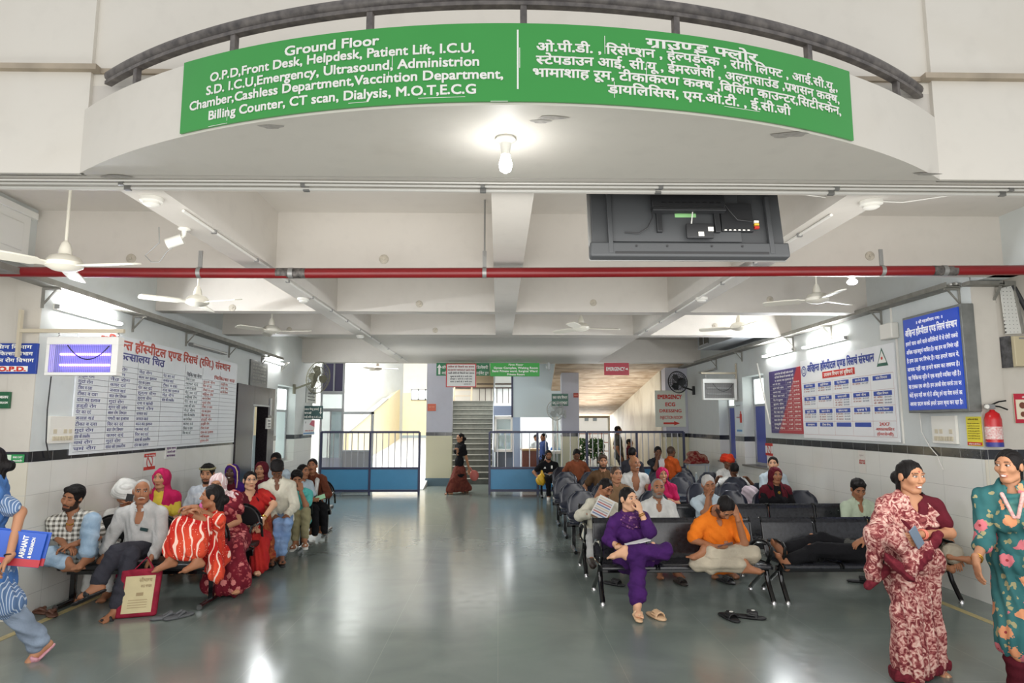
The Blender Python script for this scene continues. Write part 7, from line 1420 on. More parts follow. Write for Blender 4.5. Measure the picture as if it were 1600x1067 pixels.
# --- woman in a blue vest walking at the left edge
J = pose((-18, 722, 5.25), az=-62, S=1.62, stand=True, hip=(-10, 905, 5.3), hyaw=-10, wrL=(14, 872, 5.15), elL=(32, 800, 5.3), hdL=(-0.5, -0.3, -0.8), anL=(62, 1006, 5.45), knL=(22, 955, 5.35), anR=(-70, 1030, 5.1), ftL=(-0.6, -0.45, -0.62), sw=0.175)
P = Person('woman in a blue vest and striped kurta walking out at the left edge', J, 'mid', {}, True, 0.85, (0.7, 0.5))
P.shirt(M_STRP, 0.72, 0.016, 0.12, 0.06, 0, False, 'kurta', flare=0.012); P.skirt(M_STRP, 0.8, 0.03, 0.09, 'kurta_skirt', (0.006, 40), top=0.1); P.trousers(K['gblue'], 1.93, 0.014, 0.035, fold=(0.008, 30))
P.shirt(K['bluev'], 0.12, 0.030, 0.05, 0.072, 0.05, True, 'vest', flare=0.012); P.hair(kind='long', tail=[((0, -0.1, -0.02), (0, -0.13, -0.03), 0.04, 0.045)]); P.sandals(M_PINKS); P.bangles('L', M_BLKS, 1)
def folder(label, c, m, band, dy):
    u, n = Vector((0.93, 0.33, -0.16)).normalized(), Vector((0.3, -0.95, 0.05)).normalized(); v = n.cross(u); M = Matrix((u, v, n)).transposed(); c = Vector(c); t = thing('folder', label, 'folder', c)
    MB().cbox(c, (0.34, 0.25, 0.012), 0, M).build('cover', m, t, bevel=0.003); MB().cbox(c - v * 0.095, (0.342, 0.055, 0.0135), 0, M).build('red_band', band, t); f = plane_map(c + n * 0.0085 + u * 0.02 - v * 0.1, v, -u); mb = MB()
    f = lambda a, b, c=c, u=u, v=v, n=n: c + n * 0.0078 + u * (0.06 + b) * 1.0 + v * (-0.06 + a)
    if dy: text_to(mb, 'ARIHANT', lambda a, b: f(a, -b), 0, 0, width=0.16, size=0.05, bold=0.03); text_to(mb, '& RESEARCH', lambda a, b: f(a, -b - 0.045 + 0.09), 0, 0, width=0.15, size=0.03, bold=0.03); mb.build('lettering', M_INKW, t, smooth=False, fix=False)
M_FOLD = mat('blue_folder', (30, 84, 186), 0.35); M_FRED = mat('red_folder_band', (186, 40, 54), 0.35)
a = atY(26, 857, 5.22); folder('blue folder with a red edge and white lettering carried at the left edge', a, M_FOLD, M_FRED, True); folder('blue folder behind the lettered one carried at the left edge', a + Vector((0.012, 0.035, 0.004)), M_FOLD, M_FRED, False)
# --- front right bench: woman in purple, man in orange, lying man, person behind the saree
J = pose((982, 780, 7.0), az=8, S=1.58, hip=(988, 873, 7.16), hyaw=20, hpitch=-2, wrR=(968, 855, 6.86), elR=(950, 843, 7.06), wrL=(1001, 800, 6.86), elL=(1015, 831, 6.82), hdR=(0.9, -0.3, 0.05), hdL=(-0.25, 0.1, 1), pnL=(-0.5, 0.7, 0), pnR=(0, 0, -1), knR=(997, 873, 6.70), anR=(996, 946, 6.47), knL=(1040, 860, 6.82), anL=(976, 866, 6.66), ftL=(-0.75, -0.3, -0.45), kpR=(0, -1, 0.5))
P = Person('woman in purple sitting cross-legged with her hand at her mouth on the front bench', J, 'fair', dict(gaze=0.8, lip=(186, 96, 92)), True, 0.8, (0.75, 0.6))
P.trousers(K['purple'], 1.82, 0.022, 0.03, fold=(0.007, 34)); P.shirt(K['purple'], 1.35, 0.018, 0.06, 0.066, 0.02, False, 'kurta', flare=0.012); P.skirt(K['purple'], 0.55, 0.045, 0.08, 'kurta_skirt', (0.008, 40))
g = P.sdf(0.008); c = J; n = c['nek']
for a in np.linspace(-math.pi, math.pi, 15): g.cap(n + c['R'] * math.sin(a) * 0.07 + c['F'] * (0.01 + math.cos(a) * 0.075) + c['U'] * 0.01, n + c['R'] * math.sin(a) * 0.115 + c['F'] * (0.01 + math.cos(a) * 0.10) - c['U'] * (0.05 + 0.05 * max(0, math.cos(a))), 0.03, 0.028)
g.cap(n, c['head'] + c['U'] * 0.1, 0.056, k=0.008, op='-'); P.part('scarf', g, M_SCARF, (0.008, 70, c['U'] + c['R'] * 0.5, 2)); P.hair(kind='long', tail=[((0, -0.08, -0.06), (-0.03, -0.1, -0.24), 0.05, 0.03)]); P.bangles('L', M_GOLD, 2); P.sandals(M_TANL, which='R'); P.bangles('R', M_GOLD, 1)
flat_box('paper', 'white folded paper in the lap of the woman in purple', 'paper', atY(996, 847, 6.82), Vector((0.96, 0.1, 0.22)).normalized(), Vector((-0.1, 0.99, 0.0)).normalized(), Vector((-0.2, -0.1, 0.97)).normalized(), (0.24, 0.13, 0.006), mat('paper_white', (232, 232, 230), 0.6), 0.001)
def floor_shoe(name, label, cat, x, y, rot, m, strap, L=0.25, group=None, m2=None):
    t = thing(name, label, cat, (x, y, 0), group, rot); g = Sdf(0.006, 0.012); w = 0.042
    for q in np.linspace(0.1, 0.9, 14): g.ell((0, -L / 2 + L * q, 0.014), (w * (0.78 + 0.25 * math.sin((1 - q) * 2.7)), 0.05, 0.013))
    V, F = g.mesh(); np_mesh('sole', V, F, m, t); g = Sdf(0.006, 0.012)
    if strap == 'thong':
        for q in (-1, 1): g.cap((0, -L * 0.30, 0.03), (q * 0.022, -0.03, 0.05), 0.009, 0.013); g.cap((q * 0.022, -0.03, 0.05), (q * 0.042, 0.03, 0.024), 0.013, 0.010)
        g.cap((-0.02, -0.035, 0.05), (0.02, -0.035, 0.05), 0.012)
    else:
        for a in np.linspace(0.1, math.pi - 0.1, 8): g.cap((math.cos(a) * 0.048, -0.075, 0.012 + math.sin(a) * 0.052), (math.cos(a) * 0.05, 0.01, 0.012 + math.sin(a) * 0.06), 0.008)
    V, F = g.mesh(); np_mesh('strap', V, F, m2 or m, t)
    if strap == 'logo': MB().lathe([(0.018, 0), (0.018, 0.004)], (0, -0.04, 0.074), seg=14).build('round_logo', M_WHS2, t, world=False)
    return t
p = fl(1025, 965); floor_shoe('slipper', 'empty beige slipper on the floor beside the foot of the woman in purple', 'slipper', p.x, p.y, 0.35, M_TANL, 'band')
p = fl(1139, 967); floor_shoe('slide_sandal', 'left one of two black slide sandals on the floor before the man in orange', 'sandal', p.x, p.y, 0.25, M_BLKS, 'logo', 0.27)
p = fl(1170, 966); floor_shoe('slide_sandal', 'right one of two black slide sandals on the floor before the man in orange', 'sandal', p.x, p.y, 1.15, M_BLKS, 'logo', 0.27)
J = pose((1133, 793, 6.82), az=4, S=1.68, hip=(1129, 872, 7.12), nek=(1118, 803, 7.02), hyaw=10, hpitch=-62, wrR=(1117, 855, 6.80), elR=(1082, 843, 7.0), wrL=(1152, 808, 6.78), elL=(1163, 848, 6.86), hdR=(0.8, -0.5, 0.1), hdL=(-0.2, 0.1, 1), pnL=(-0.4, 0.8, 0), pnR=(0, 0.6, 0.8), knL=(1176, 866, 6.84), anL=(1100, 861, 6.84), knR=(1089, 880, 6.86), anR=(1164, 883, 6.76), ftL=(-1, -0.25, 0.05), ftR=(1, -0.3, 0.05), sw=0.18)
P = Person('man in an orange polo sitting cross-legged and bent over his phone, hand in his hair', J, 'tan', dict(beard=(40, 32, 30)), False, 0.8, (0.55, 0.9), bulk=1.1)
P.trousers(K['beige'], 1.85, 0.024, 0.02, fold=(0.007, 30)); P.shirt(K['orange'], 0.78, 0.018, 0.06, 0.062, 0.03, True, flare=0.018); P.hair(kind='short')
phone('phone in the hand of the man in orange', Vector(J['wrR']) + Vector((0.085, -0.06, 0.03)), (0.9, -0.2, 0.3), (-0.2, 0.5, 0.8), mat('dark_red_phone', (96, 60, 64), 0.3))
J = pose((1452, 842, 7.1), az=-90, S=1.62, hip=(1338, 862, 7.12), nek=(1432, 848, 7.12), hpitch=55, wrL=(1349, 842, 6.98), elL=(1385, 850, 6.92), hdL=(-0.8, -0.1, -0.4), pnL=(0, 0.2, -0.9), wrR=(1400, 840, 7.35), knL=(1278, 858, 7.05), anL=(1232, 879, 7.0), knR=(1284, 842, 7.22), anR=(1226, 860, 7.16), ftL=(-0.5, -0.15, 0.8), ftR=(-0.5, 0.1, 0.8), sw=0.16)
P = Person('man lying on his back along the right front bench, bare feet by the armrest', J, 'tan', {}, False, 1.0, (0.4, 0.4))
P.trousers(K['black'], 1.85, 0.02, 0.02); P.shirt(K['olive'], 0.8, 0.016, 0.05); P.hair()
J = pose((1437, 786, 7.2), S=1.6, hip=(1462, 862, 7.25), knL=(1490, 862, 6.95), anL=(1488, 868, 6.86), knR=(1440, 880, 6.85), anR=(1470, 884, 6.86), ftL=(0.9, -0.3, -0.1), wrL=(1492, 872, 6.9), wrR=(1440, 860, 6.95))
P = Person('person in beige trousers sitting at the bench end, mostly hidden behind the standing saree', J, 'tan', {}, False, 1.1); P.trousers(K['beige'], 1.75, 0.03, 0.03); P.shirt(K['cream']); P.hair()
# --- second right row
J = pose((946, 763, 8.42), az=14, S=1.64, hip=(932, 833, 8.5), hyaw=16, hpitch=-28, hroll=-12, wrR=(923, 803, 8.2), elR=(905, 806, 8.45), wrL=(951, 808, 8.2), hdR=(0.9, -0.2, 0.0), hdL=(-0.6, -0.3, 0.3), anL=(948, 868, 8.05), anR=(924, 870, 7.95), knR=(925, 842, 8.1))
P = Person('man with glasses and moustache reading a newspaper in the second right row', J, 'tan', dict(mous=(40, 34, 32), closed=1), False, 1.0, (0.8, 0.8)); P.shirt(K['cream'], 1.9, 0.018, vee=0.02); P.trousers(K['grey']); P.hair(); P.glasses(); P.shoes(M_LEATH)
n_ = Vector((-0.1, -0.85, 0.5)).normalized(); u_ = Vector((0.85, -0.15, -0.5)); u_ = (u_ - n_ * u_.dot(n_)).normalized(); v_ = n_.cross(u_); c_ = atY(942, 793, 8.12); t = thing('newspaper', 'colour-printed newspaper held up by the man with glasses', 'newspaper', c_); M3 = Matrix((u_, v_, n_)).transposed()
MB().cbox(c_, (0.2, 0.27, 0.006), 0, M3).build('sheet', mat('newsprint', (206, 206, 204), 0.7), t); mb = MB(); f = plane_map(c_ - u_ * 0.1 - v_ * 0.135 + n_ * 0.0045, u_, v_)
for k in range(8): rect_on(mb, f, 0.015, 0.02 + k * 0.03, 0.185, 0.036 + k * 0.03, k % 4)
mb.build('print', [mat('print_blue', (96, 112, 150), 0.7), mat('print_red', (170, 100, 96), 0.7), mat('print_grey', (150, 150, 150), 0.7), mat('print_buff', (196, 184, 160), 0.7)], t, smooth=False, fix=False)
def sit(label, px, py, Y, top, bot=None, skin='tan', face=None, fem=False, hair='short', hairm=None, res=1.25, sleeve=0.62, veil=None, az=0.0, skirt=None, collar=True, vee=0.0, shoes=None, hands=(0.5, 0.5), vkw=None, **kw):
    J = pose((px, py, Y), az=az, **kw); P = Person(label, J, skin, face, fem, res, hands, feet=shoes is not None or res < 1.2)
    P.shirt(top, sleeve, 0.015, neck=0.06, vee=vee, collar=collar and not fem, name='blouse' if fem else 'shirt')
    if skirt: P.skirt(skirt, 1.95, 0.03, 0.1)
    else: P.trousers(bot or K['black'])
    if hair: P.hair(hairm, hair)
    if veil: P.veil(veil, **(vkw or {}))
    return P
GR, WH = (120, 116, 112), (190, 186, 180)
P = sit('grey bearded man in a white shirt behind the purple and orange front sitters', 1028, 763, 8.5, K['white'], K['grey'], 'tan', dict(beard=GR, mous=GR), hairm=M_GHAIR, hair='crop', vee=0.05, sleeve=1.8, res=1.05, S=1.62)
P = sit('old white haired man in pale blue rubbing his face behind the man in orange', 1107, 757, 8.5, K['lblue'], K['grey'], 'tan', dict(mous=WH, closed=1), hairm=M_WHAIR, arms=('lap', 'face'), hpitch=-18, hroll=10, vee=0.04, res=1.05, S=1.64, lean=0.08)
P = sit('boy in a pale green shirt looking down in the second row by the right wall', 1341, 765, 8.5, K['palegreen'], K['black'], 'tan', {}, hyaw=-8, hpitch=-26, hair='puff', vee=0.05, res=1.0, S=1.55)
# --- further right rows
P = sit('woman in a black top with a maroon veil by the right wall', 1212, 743, 9.72, K['black'], skin='tan', fem=True, hair='long', veil=K['maroon'], skirt=K['maroon'], face=dict(), res=1.05, S=1.56, vkw=dict(shoulders=True, tilt=1)); tag(MB().lathe([(0.022, 0), (0.02, 0.004)], Vector(P.J['che'] + P.J['F'] * 0.12 + P.J['U'] * 0.10), Matrix.Rotation(math.pi / 2, 3, 'X'), 14).build('pendant', M_GOLD, P.o))
P = sit('man in a pale blue shirt behind the maroon veiled woman, partly hidden', 1208, 725, 11.2, K['lblue'], K['black'], 'fair', {}, hyaw=-25, hair='short')
P = sit('man in a tan t-shirt in the first plastic chair row', 963, 742, 9.72, K['tan'], K['black'], 'mid', dict(mous=None), hyaw=14, collar=False, res=1.1, S=1.6, hairm=M_BHAIR)
P = sit('woman in magenta with a bright pink veil in the right rows', 1035, 742, 10.9, K['pinkv'], skin='mid', fem=True, hair='long', veil=K['pinkv'], skirt=K['pinkv'], face=dict(teeth=1, bindi=1), S=1.56, res=1.15)
P = sit('old man with a bare shoulder wrapped in white cloth in the right rows', 992, 725, 11.0, K['white'], K['white'], 'tan', dict(mous=WH), hyaw=22, hairm=mat('hennaed_hair', (150, 104, 66), 0.6), hair='crop', sleeve=0.25, vee=0.2, collar=False, S=1.62)
P = sit('bearded young man in a brown printed t-shirt in the right rows', 942, 722, 12.1, K['dbrown'], K['black'], 'mid', dict(beard=(36, 28, 26), mous=(36, 28, 26)), hair='puff', hairm=M_BHAIR, collar=False, arms=('side', 'side'), S=1.72)
c_ = P.J['che'] + P.J['F'] * 0.135; f = plane_map(Vector(c_) + Vector((-0.02, 0, -0.02)), (1, 0, 0), (0, 0, 1)); mb = MB(); text_to(mb, 'UV', f, 0, 0, width=0.1, size=0.1, bold=0.05); P.mbpart('print', mb, M_INKW)
P = sit('person in a dark shirt turned away behind the bare shouldered old man', 988, 708, 13.5, K['navyt'], K['black'], 'tan', {}, az=150, res=1.4)
P = sit('man resting his head on folded arms over a chair back, white shirt', 1147, 733, 12.55, K['white'], K['black'], 'dark', dict(closed=1), hpitch=-75, lean=0.35, sleeve=1.1, wrL=(1168, 748, 12.3), wrR=(1122, 746, 12.3), res=1.25)
P = sit('man in white wearing a bright red turban behind the resting man', 1137, 722, 13.45, K['white'], K['white'], 'dark', {}, hair=None, res=1.3); P.turban(K['redt'], big=1.12)
P = sit('man in a rust coloured shirt looking down near the blue gate', 901, 710, 14.8, K['rust'], K['navyt'], 'dark', {}, hpitch=-38, arms=('side', 'side'), res=1.3, S=1.68)
P = sit('young man in a black sports t-shirt with a yellow bag before the blue gate', 857, 711, 16.45, K['black'], K['black'], 'tan', dict(beard=(36, 28, 26)), az=6, hpitch=-12, collar=False, arms=('lap', 'side'), shoes=1, res=1.2, S=1.72, spread=0.08); P.shoes(M_WHS2)
c_ = P.J['che'] + P.J['F'] * 0.125; f = plane_map(Vector(c_) + Vector((-0.12, -0.01, -0.12)), (1, 0, 0), (0, 0, 1)); mb = MB(); text_to(mb, 'Jeep', f, 0, 0, width=0.2, size=0.1, bold=0.03); rect_on(mb, f, 0.16, 0.17, 0.2, 0.24); mb.add([f(-0.02, 0.17), f(0.04, 0.17), f(0.02, 0.22)], [(0, 1, 2)]); P.mbpart('print', mb, M_INKW)
p = Vector(P.J['hip']); shell_row('single dark chair under the young man in black before the blue gate', p.x, 16.62, 1, group='dark chairs by the gate')
g = Sdf(0.012, 0.03); c_ = np.array(atY(845, 750, 16.15)); g.ell(c_, (0.13, 0.09, 0.14)); g.cap(c_ + V3(0.05, 0, 0.1), c_ + V3(0.03, 0, 0.22), 0.05, 0.03); V, F = g.mesh(); V = folds(V, F, 0.012, 30, (1, 0.3, 0.5)); o = np_mesh('bag', V, F, mat('yellow_polythene', (222, 176, 40), 0.35), None, c_); o.location = c_; tag(o, 'yellow carrier bag beside the young man in black', 'bag')
P = sit('man in a black and white jersey, hand on his face, far right', 1028, 706, 15.0, stripes('black_white_jersey', (40, 42, 48), (222, 222, 222), 2.1, 0.42, 0), K['navyt'], 'dark', dict(mous=(30, 26, 24)), arms=('lap', 'face'), hpitch=-20, res=1.35, collar=False, S=1.7)
P = sit('man in an orange t-shirt with a dark cloth turned away at the far right', 1049, 706, 14.9, K['orange2'], K['black'], 'dark', {}, az=120, hairm=M_BHAIR, res=1.35, collar=False)
def stand(label, px, py, Y, top, bot, S, az=0, skin='tan', fem=False, res=1.5, skirt=None, hair='short', hz=None, **kw):
    h = atY(px, py, Y); J = pose((px, py, Y), az=az, S=S, stand=True, arms=kw.pop('arms', ('hang', 'hang')), hip=(h.x, h.y, S * 0.53), **kw); P = Person(label, J, skin, {}, fem, res); P.shirt(top, 0.6, 0.016, 0.08)
    if skirt: P.skirt(skirt, 1.95, 0.04, 0.14, 'skirt', (0.012, 45), 0.03)
    else: P.trousers(bot)
    P.hair(kind=hair); return P
hz = lambda py, Y: atY(900, py, Y).z + 0.12
stand('man in dark grey standing beyond the fence in the passage', 966, 672, 19.6, K['olive'], K['navyt'], hz(672, 19.6), az=90)
stand('person in dark maroon standing behind the fence bars beside the man in grey', 984, 692, 20.2, K['maroon'], K['black'], hz(692, 20.2), az=60, fem=True)
stand('man in a white shirt with a blue lanyard behind the reception counter', 838, 684, 23.2, K['white'], K['navyt'], hz(684, 23.2), az=30)
stand('person in dark blue in front of the reception counter', 849, 683, 20.9, cloth('navy_cloth', (62, 80, 130)), K['black'], hz(683, 20.9), az=-70)
stand('person in bright blue at the white office counter', 868, 694, 22.6, cloth('bright_blue_cloth', (70, 120, 200)), K['black'], hz(694, 22.6), az=-20, fem=True, hair='long')
# --- woman walking before the stairs
J = pose((719, 684, 17.6), az=-58, S=1.6, stand=True, hip=(718, 735, 17.6), wrR=(715, 702, 17.35), wrL=(733, 733, 17.7), anL=(730, 765, 17.9), anR=(704, 768, 17.4), knL=(724, 752, 17.7), knR=(708, 752, 17.45)); P = Person('woman in a black waistcoat and brown skirt walking past the stairs', J, 'mid', {}, True, 1.1); P.shirt(K['black'], 0.55, 0.016, 0.1, collar=False); P.skirt(cloth('red_brown_skirt', (118, 62, 50), (92, 44, 38), 12), 1.95, 0.03, 0.105, 'skirt', (0.008, 40), 0.05); P.hair(kind='long', tail=[((0, -0.1, -0.02), (0, -0.13, -0.03), 0.045, 0.05)]); P.sandals(M_BLKS)
g = Sdf(0.012, 0.03); c_ = np.array(atY(741, 743, 17.75)); g.ell(c_, (0.12, 0.06, 0.14)); g.cap(c_ + V3(-0.04, 0, 0.1), c_ + V3(-0.1, -0.03, 0.2), 0.02); V, F = g.mesh(); o = np_mesh('bag', V, F, mat('salmon_bag', (190, 100, 90), 0.5), None, c_); o.location = c_; tag(o, 'salmon coloured bag in the hand of the woman walking past the stairs', 'bag')
# --- front left row
J = pose((222, 768, 7.0), az=6, S=1.68, hip=(222, 855, 7.08), hyaw=20, hpitch=-6, wrR=(163, 868, 6.9), elR=(174, 838, 7.0), wrL=(236, 872, 6.8), elL=(251, 850, 6.98), hdR=(-0.3, -0.3, -0.9), hdL=(-0.35, -0.3, -0.9), pnR=(0.3, 0.8, 0), knL=(182, 862, 6.62), anL=(150, 914, 6.45), ftL=(-0.8, -0.45, -0.3), knR=(205, 868, 6.66), anR=(181, 953, 6.55), ftR=(-0.2, -1, 0), sw=0.178)
P = Person('old man in a grey-white shirt with white moustache holding a red bag, left front row', J, 'tan', dict(mous=(190, 184, 174), gaze=0.2), False, 0.85, (0.8, 0.3))
P.trousers(K['navyt'], 1.85, 0.018, 0.02); P.shirt(K['grey'], 1.72, 0.02, 0.06, 0.06, 0.10, True, flare=0.01); P.hair(M_WHAIR, 'crop'); P.sandals(M_BLKS); c_ = J['che'] + J['F'] * 0.125 + J['R'] * 0.07 - J['U'] * 0.0
P.mbpart('pocket_phone', MB().cbox(Vector(c_), (0.075, 0.012, 0.03), 0, Matrix.Rotation(0.2, 3, 'Y')), mat('teal_black', (30, 56, 56), 0.4))
c_ = fl(210, 966); t = thing('shopping_bag', 'maroon shopping bag with a printed cream panel held by the old man', 'bag', (c_.x, c_.y, 0)); u, v, n = Vector((0.95, 0.3, 0.0)), Vector((0.04, 0.1, 0.99)), Vector((0.3, -0.95, 0.1)); n.normalize(); cc = Vector((c_.x, c_.y + 0.06, 0.215)); M3 = Matrix((u.normalized(), v.normalized(), n)).transposed()
M_BAGR = cloth('maroon_bag_cloth', (150, 40, 60), (128, 30, 50), 8); MB().cbox(cc, (0.345, 0.43, 0.07), 0, M3).build('body', M_BAGR, t, bevel=0.02); MB().cbox(cc + n * 0.035 - v * 0.01, (0.25, 0.33, 0.006), 0, M3).build('print_panel', mat('cream_print', (206, 192, 150), 0.7, noise=0.12, nscale=9), t)
f = plane_map(cc + n * 0.0395 - u * 0.11 - v * 0.16, u, v); mb = MB(); text_to(mb, 'सौभाग्य', f, 0.10, 0.26, width=0.11, size=0.045, bold=0.02); text_to(mb, 'वस्त्र भण्डार', f, 0.12, 0.21, width=0.09, size=0.035, bold=0.02)
for k in range(4): rect_on(mb, f, 0.03, 0.03 + k * 0.022, 0.19, 0.036 + k * 0.022)
rect_on(mb, f, 0.09, 0.135, 0.15, 0.165); mb.build('lettering', mat('bag_print_brown', (160, 140, 104), 0.7), t, smooth=False, fix=False)
MB().tube([cc + u * -0.08 + v * 0.2, cc + u * 0.02 + v * 0.32 - n * 0.01, cc + u * 0.10 + v * 0.2], 0.014, 8, flat=0.5).build('handle', M_BAGR, t)
J = pose((113, 779, 6.82), az=10, S=1.66, hip=(120, 864, 6.92), hyaw=-14, hpitch=-8, hroll=-14, wrR=(103, 853, 6.68), elR=(89, 838, 6.84), wrL=(114, 851, 6.66), elL=(152, 838, 6.8), hdR=(0.8, -0.3, -0.2), hdL=(-0.8, -0.3, -0.2), knR=(66, 866, 6.72), anR=(106, 880, 6.6), ftR=(0.85, -0.3, 0.1), knL=(143, 814, 6.64), anL=(137, 868, 6.62), ftL=(-0.1, -0.9, -0.2), sw=0.175)
P = Person('bearded man asleep in a checked shirt and jeans against the left wall', J, 'tan', dict(beard=(30, 24, 22), mous=(30, 24, 22), closed=1), False, 0.9, (0.6, 0.6)); P.trousers(K['jeans'], 1.88, 0.02, 0.015); P.shirt(M_CHECK, 0.78, 0.018, 0.05, 0.062, 0.08, True, flare=0.02); P.hair(kind='puff')
mb = MB(); n = J['nek']; mb.tube([Vector(n + J['R'] * math.sin(a) * 0.06 + J['F'] * (0.02 + math.cos(a) * 0.07) - J['U'] * (0.02 + 0.06 * max(0, math.cos(a)))) for a in np.linspace(0, 2 * math.pi, 25)], 0.006, 6); P.mbpart('necklace', mb, M_GOLD)
J = pose((331, 776, 6.92), az=-52, S=1.56, hip=(333, 868, 7.06), hyaw=-18, hpitch=2, wrR=(292, 800, 6.62), elR=(318, 812, 6.72), wrL=(302, 792, 6.66), elL=(339, 812, 6.84), hdR=(0.7, 0.1, 0.2), hdL=(-0.9, -0.2, 0), knR=(282, 815, 6.66), knL=(314, 813, 6.74), anR=(266, 875, 6.62), anL=(308, 876, 6.62), ftR=(-0.75, -0.6, -0.15), ftL=(-0.7, -0.7, -0.15), sw=0.16)
P = Person('woman in a red and white tie-dyed saree hugging her knees on the left front row', J, 'tan', dict(gaze=-0.4), True, 0.85, (0.7, 0.7)); P.shirt(cloth('coral_blouse', (226, 92, 64)), 0.6, 0.013, 0, 0.072, 0.03, False, 'blouse'); P.skirt(M_BAND, 1.82, 0.015, 0.085, fold=(0.010, 42))
P.drape(M_BAND, 0.024); g = P.sdf(); c = J; g.cap(c['hip'] - c['U'] * 0.02, V3(*atY(338, 898, 6.78)), 0.15, 0.08, k=0.06); g.cap(c['knL'] * 0.6 + c['hip'] * 0.4, V3(*atY(340, 890, 6.78)), 0.09, 0.07, k=0.06); P.part('saree_fall', g, M_BAND, (0.010, 40, (0.7, 0.5, 0.2), 2)); P.hair(kind='long', tail=[((0, -0.09, -0.02), (0, -0.125, -0.03), 0.04, 0.045)]); P.bangles('R', K['red'], 3); P.bangles('L', M_GOLD, 2)
p = fl(258, 968); floor_shoe('flip_flop', 'grey flip-flop on the floor beside the red bag, left one of the pair', 'sandal', p.x, p.y + 0.03, 2.1, mat('grey_rubber', (84, 86, 88), 0.6), 'thong', 0.24); p = fl(275, 966); floor_shoe('flip_flop', 'grey flip-flop on the floor beside the red bag, right one of the pair', 'sandal', p.x + 0.02, p.y + 0.02, 2.5, MATS['grey_rubber'], 'thong', 0.24)
for px, py, r, lab in ((62, 958, 1.2, 'brown sandal under the front left row, nearer the wall'), (80, 961, 0.7, 'brown sandal under the front left row, beside its pair')): p = fl(px, py); floor_shoe('sandal', lab, 'sandal', p.x, p.y, r, mat('brown_leather', (92, 60, 46), 0.5), 'thong')
for px, py, r, lab in ((172, 926, 0.3, 'black shoe behind the crossed leg of the old man'), (1063, 912, 0.2, 'brown sandal under the front bench between the purple and orange sitters'), (1134, 910, 0.4, 'dark sandal under the front bench below the man in orange'), (959, 914, 0.8, 'dark sandal under the left end of the front bench'), (1345, 910, 1.2, 'black slipper under the lying man')): p = fl(px, py); floor_shoe('sandal', lab, 'sandal', p.x, p.y, r, M_LEATH if 'brown' in lab else M_BLKS, 'band')
# --- second left row
P = sit('man in white with a white turban looking at his phone against the left wall', 196, 774, 7.62, K['white'], K['white'], 'tan', dict(mous=WH), hyaw=8, hpitch=-24, hair=None, sleeve=1.9, vee=0.08, arms=('lap', 'lap'), wrL=(206, 800, 7.36), wrR=(197, 800, 7.33), hdL=(-0.3, -0.3, 0.9), hdR=(0.3, -0.3, 0.9), res=1.0, S=1.64); P.turban(K['white'], big=1.05); phone('phone held up by the turbaned man', atY(201, 783, 7.33), (0.15, 0.1, 1), (0.1, -1, 0.25))
P = sit('woman with a bright pink veil and yellow blouse against the left wall', 252, 748, 8.2, K['yellow'], skin='mid', fem=True, hair='long', veil=K['pinkv'], skirt=K['pinkv'], face=dict(bindi=1), res=1.0, S=1.62, vkw=dict(tilt=1))
J = pose((340, 757, 7.92), az=12, S=1.6, hip=(361, 838, 7.85), hyaw=-4, hpitch=-10, wrL=(352, 824, 7.6), elL=(372, 815, 7.85), wrR=(335, 830, 7.6), knL=(368, 860, 7.45), knR=(344, 860, 7.45), anL=(368, 912, 7.3), anR=(338, 915, 7.28)); P = Person('woman in a maroon floral saree with a white veil, second left row end', J, 'mid', {}, True, 1.0, (0.5, 0.5)); P.shirt(K['maroon'], 0.6, 0.013, 0, 0.07, 0.02, False, 'blouse'); P.skirt(M_MFLO, 2.0, 0.04, 0.14, fold=(0.010, 36), floor=0.02); P.drape(M_MFLO, 0.026); P.hair(kind='long'); P.veil(stripes('white_stripe_veil', (206, 180, 180), (232, 230, 228), 26, 0.16, 0, 0.3), open_=(0.07, 0.11, 0.10))
g = P.sdf(); g.cap(J['shR'] - J['R'] * 0.0, J['elR'], 0.085, 0.07); g.cap(J['shR'], J['nek'] - J['R'] * 0.06, 0.08, 0.06); P.part('pink_shawl', g, K['pink'], (0.005, 40, J['U'], 1))
# --- third left row
P = sit('bearded man in a pale printed shirt with a head band in the third left row', 324, 741, 8.9, M_SKYP, K['black'], 'mid', dict(beard=(30, 24, 22), mous=(30, 24, 22)), hyaw=8, hpitch=-10, hair='puff', sleeve=1.8, res=1.05, S=1.72)
g = Sdf(0.008, 0.015); q = [to_head(P.J, (math.cos(a) * 0.088, -0.012 + math.sin(a) * 0.105, 0.075 + 0.01 * math.sin(a))) for a in np.linspace(0, 2 * math.pi, 17)]
for a, b in zip(q, q[1:]): g.cap(a, b, 0.012)
P.part('head_band', g, K['khaki'])
J = pose((391, 751, 8.72), az=22, S=1.64, hip=(398, 838, 8.78), hyaw=10, wrL=(411, 811, 8.4), elL=(428, 788, 8.68), hdL=(-0.4, -0.7, -0.4), pnL=(0, 0.6, -0.8), wrR=(398, 825, 8.45), knL=(408, 845, 8.3), knR=(388, 848, 8.3), anL=(400, 885, 8.2), anR=(386, 888, 8.2)); P = Person('woman with glasses in a bright red saree with a gold border, hand on her hip', J, 'fair', dict(bindi=0), True, 0.95, (0.5, 0.5)); P.shirt(K['maroon'], 0.55, 0.013, 0, 0.072, 0.03, False, 'blouse'); P.skirt(K['red'], 1.98, 0.035, 0.12, floor=0.02); P.drape(K['red'], 0.026)
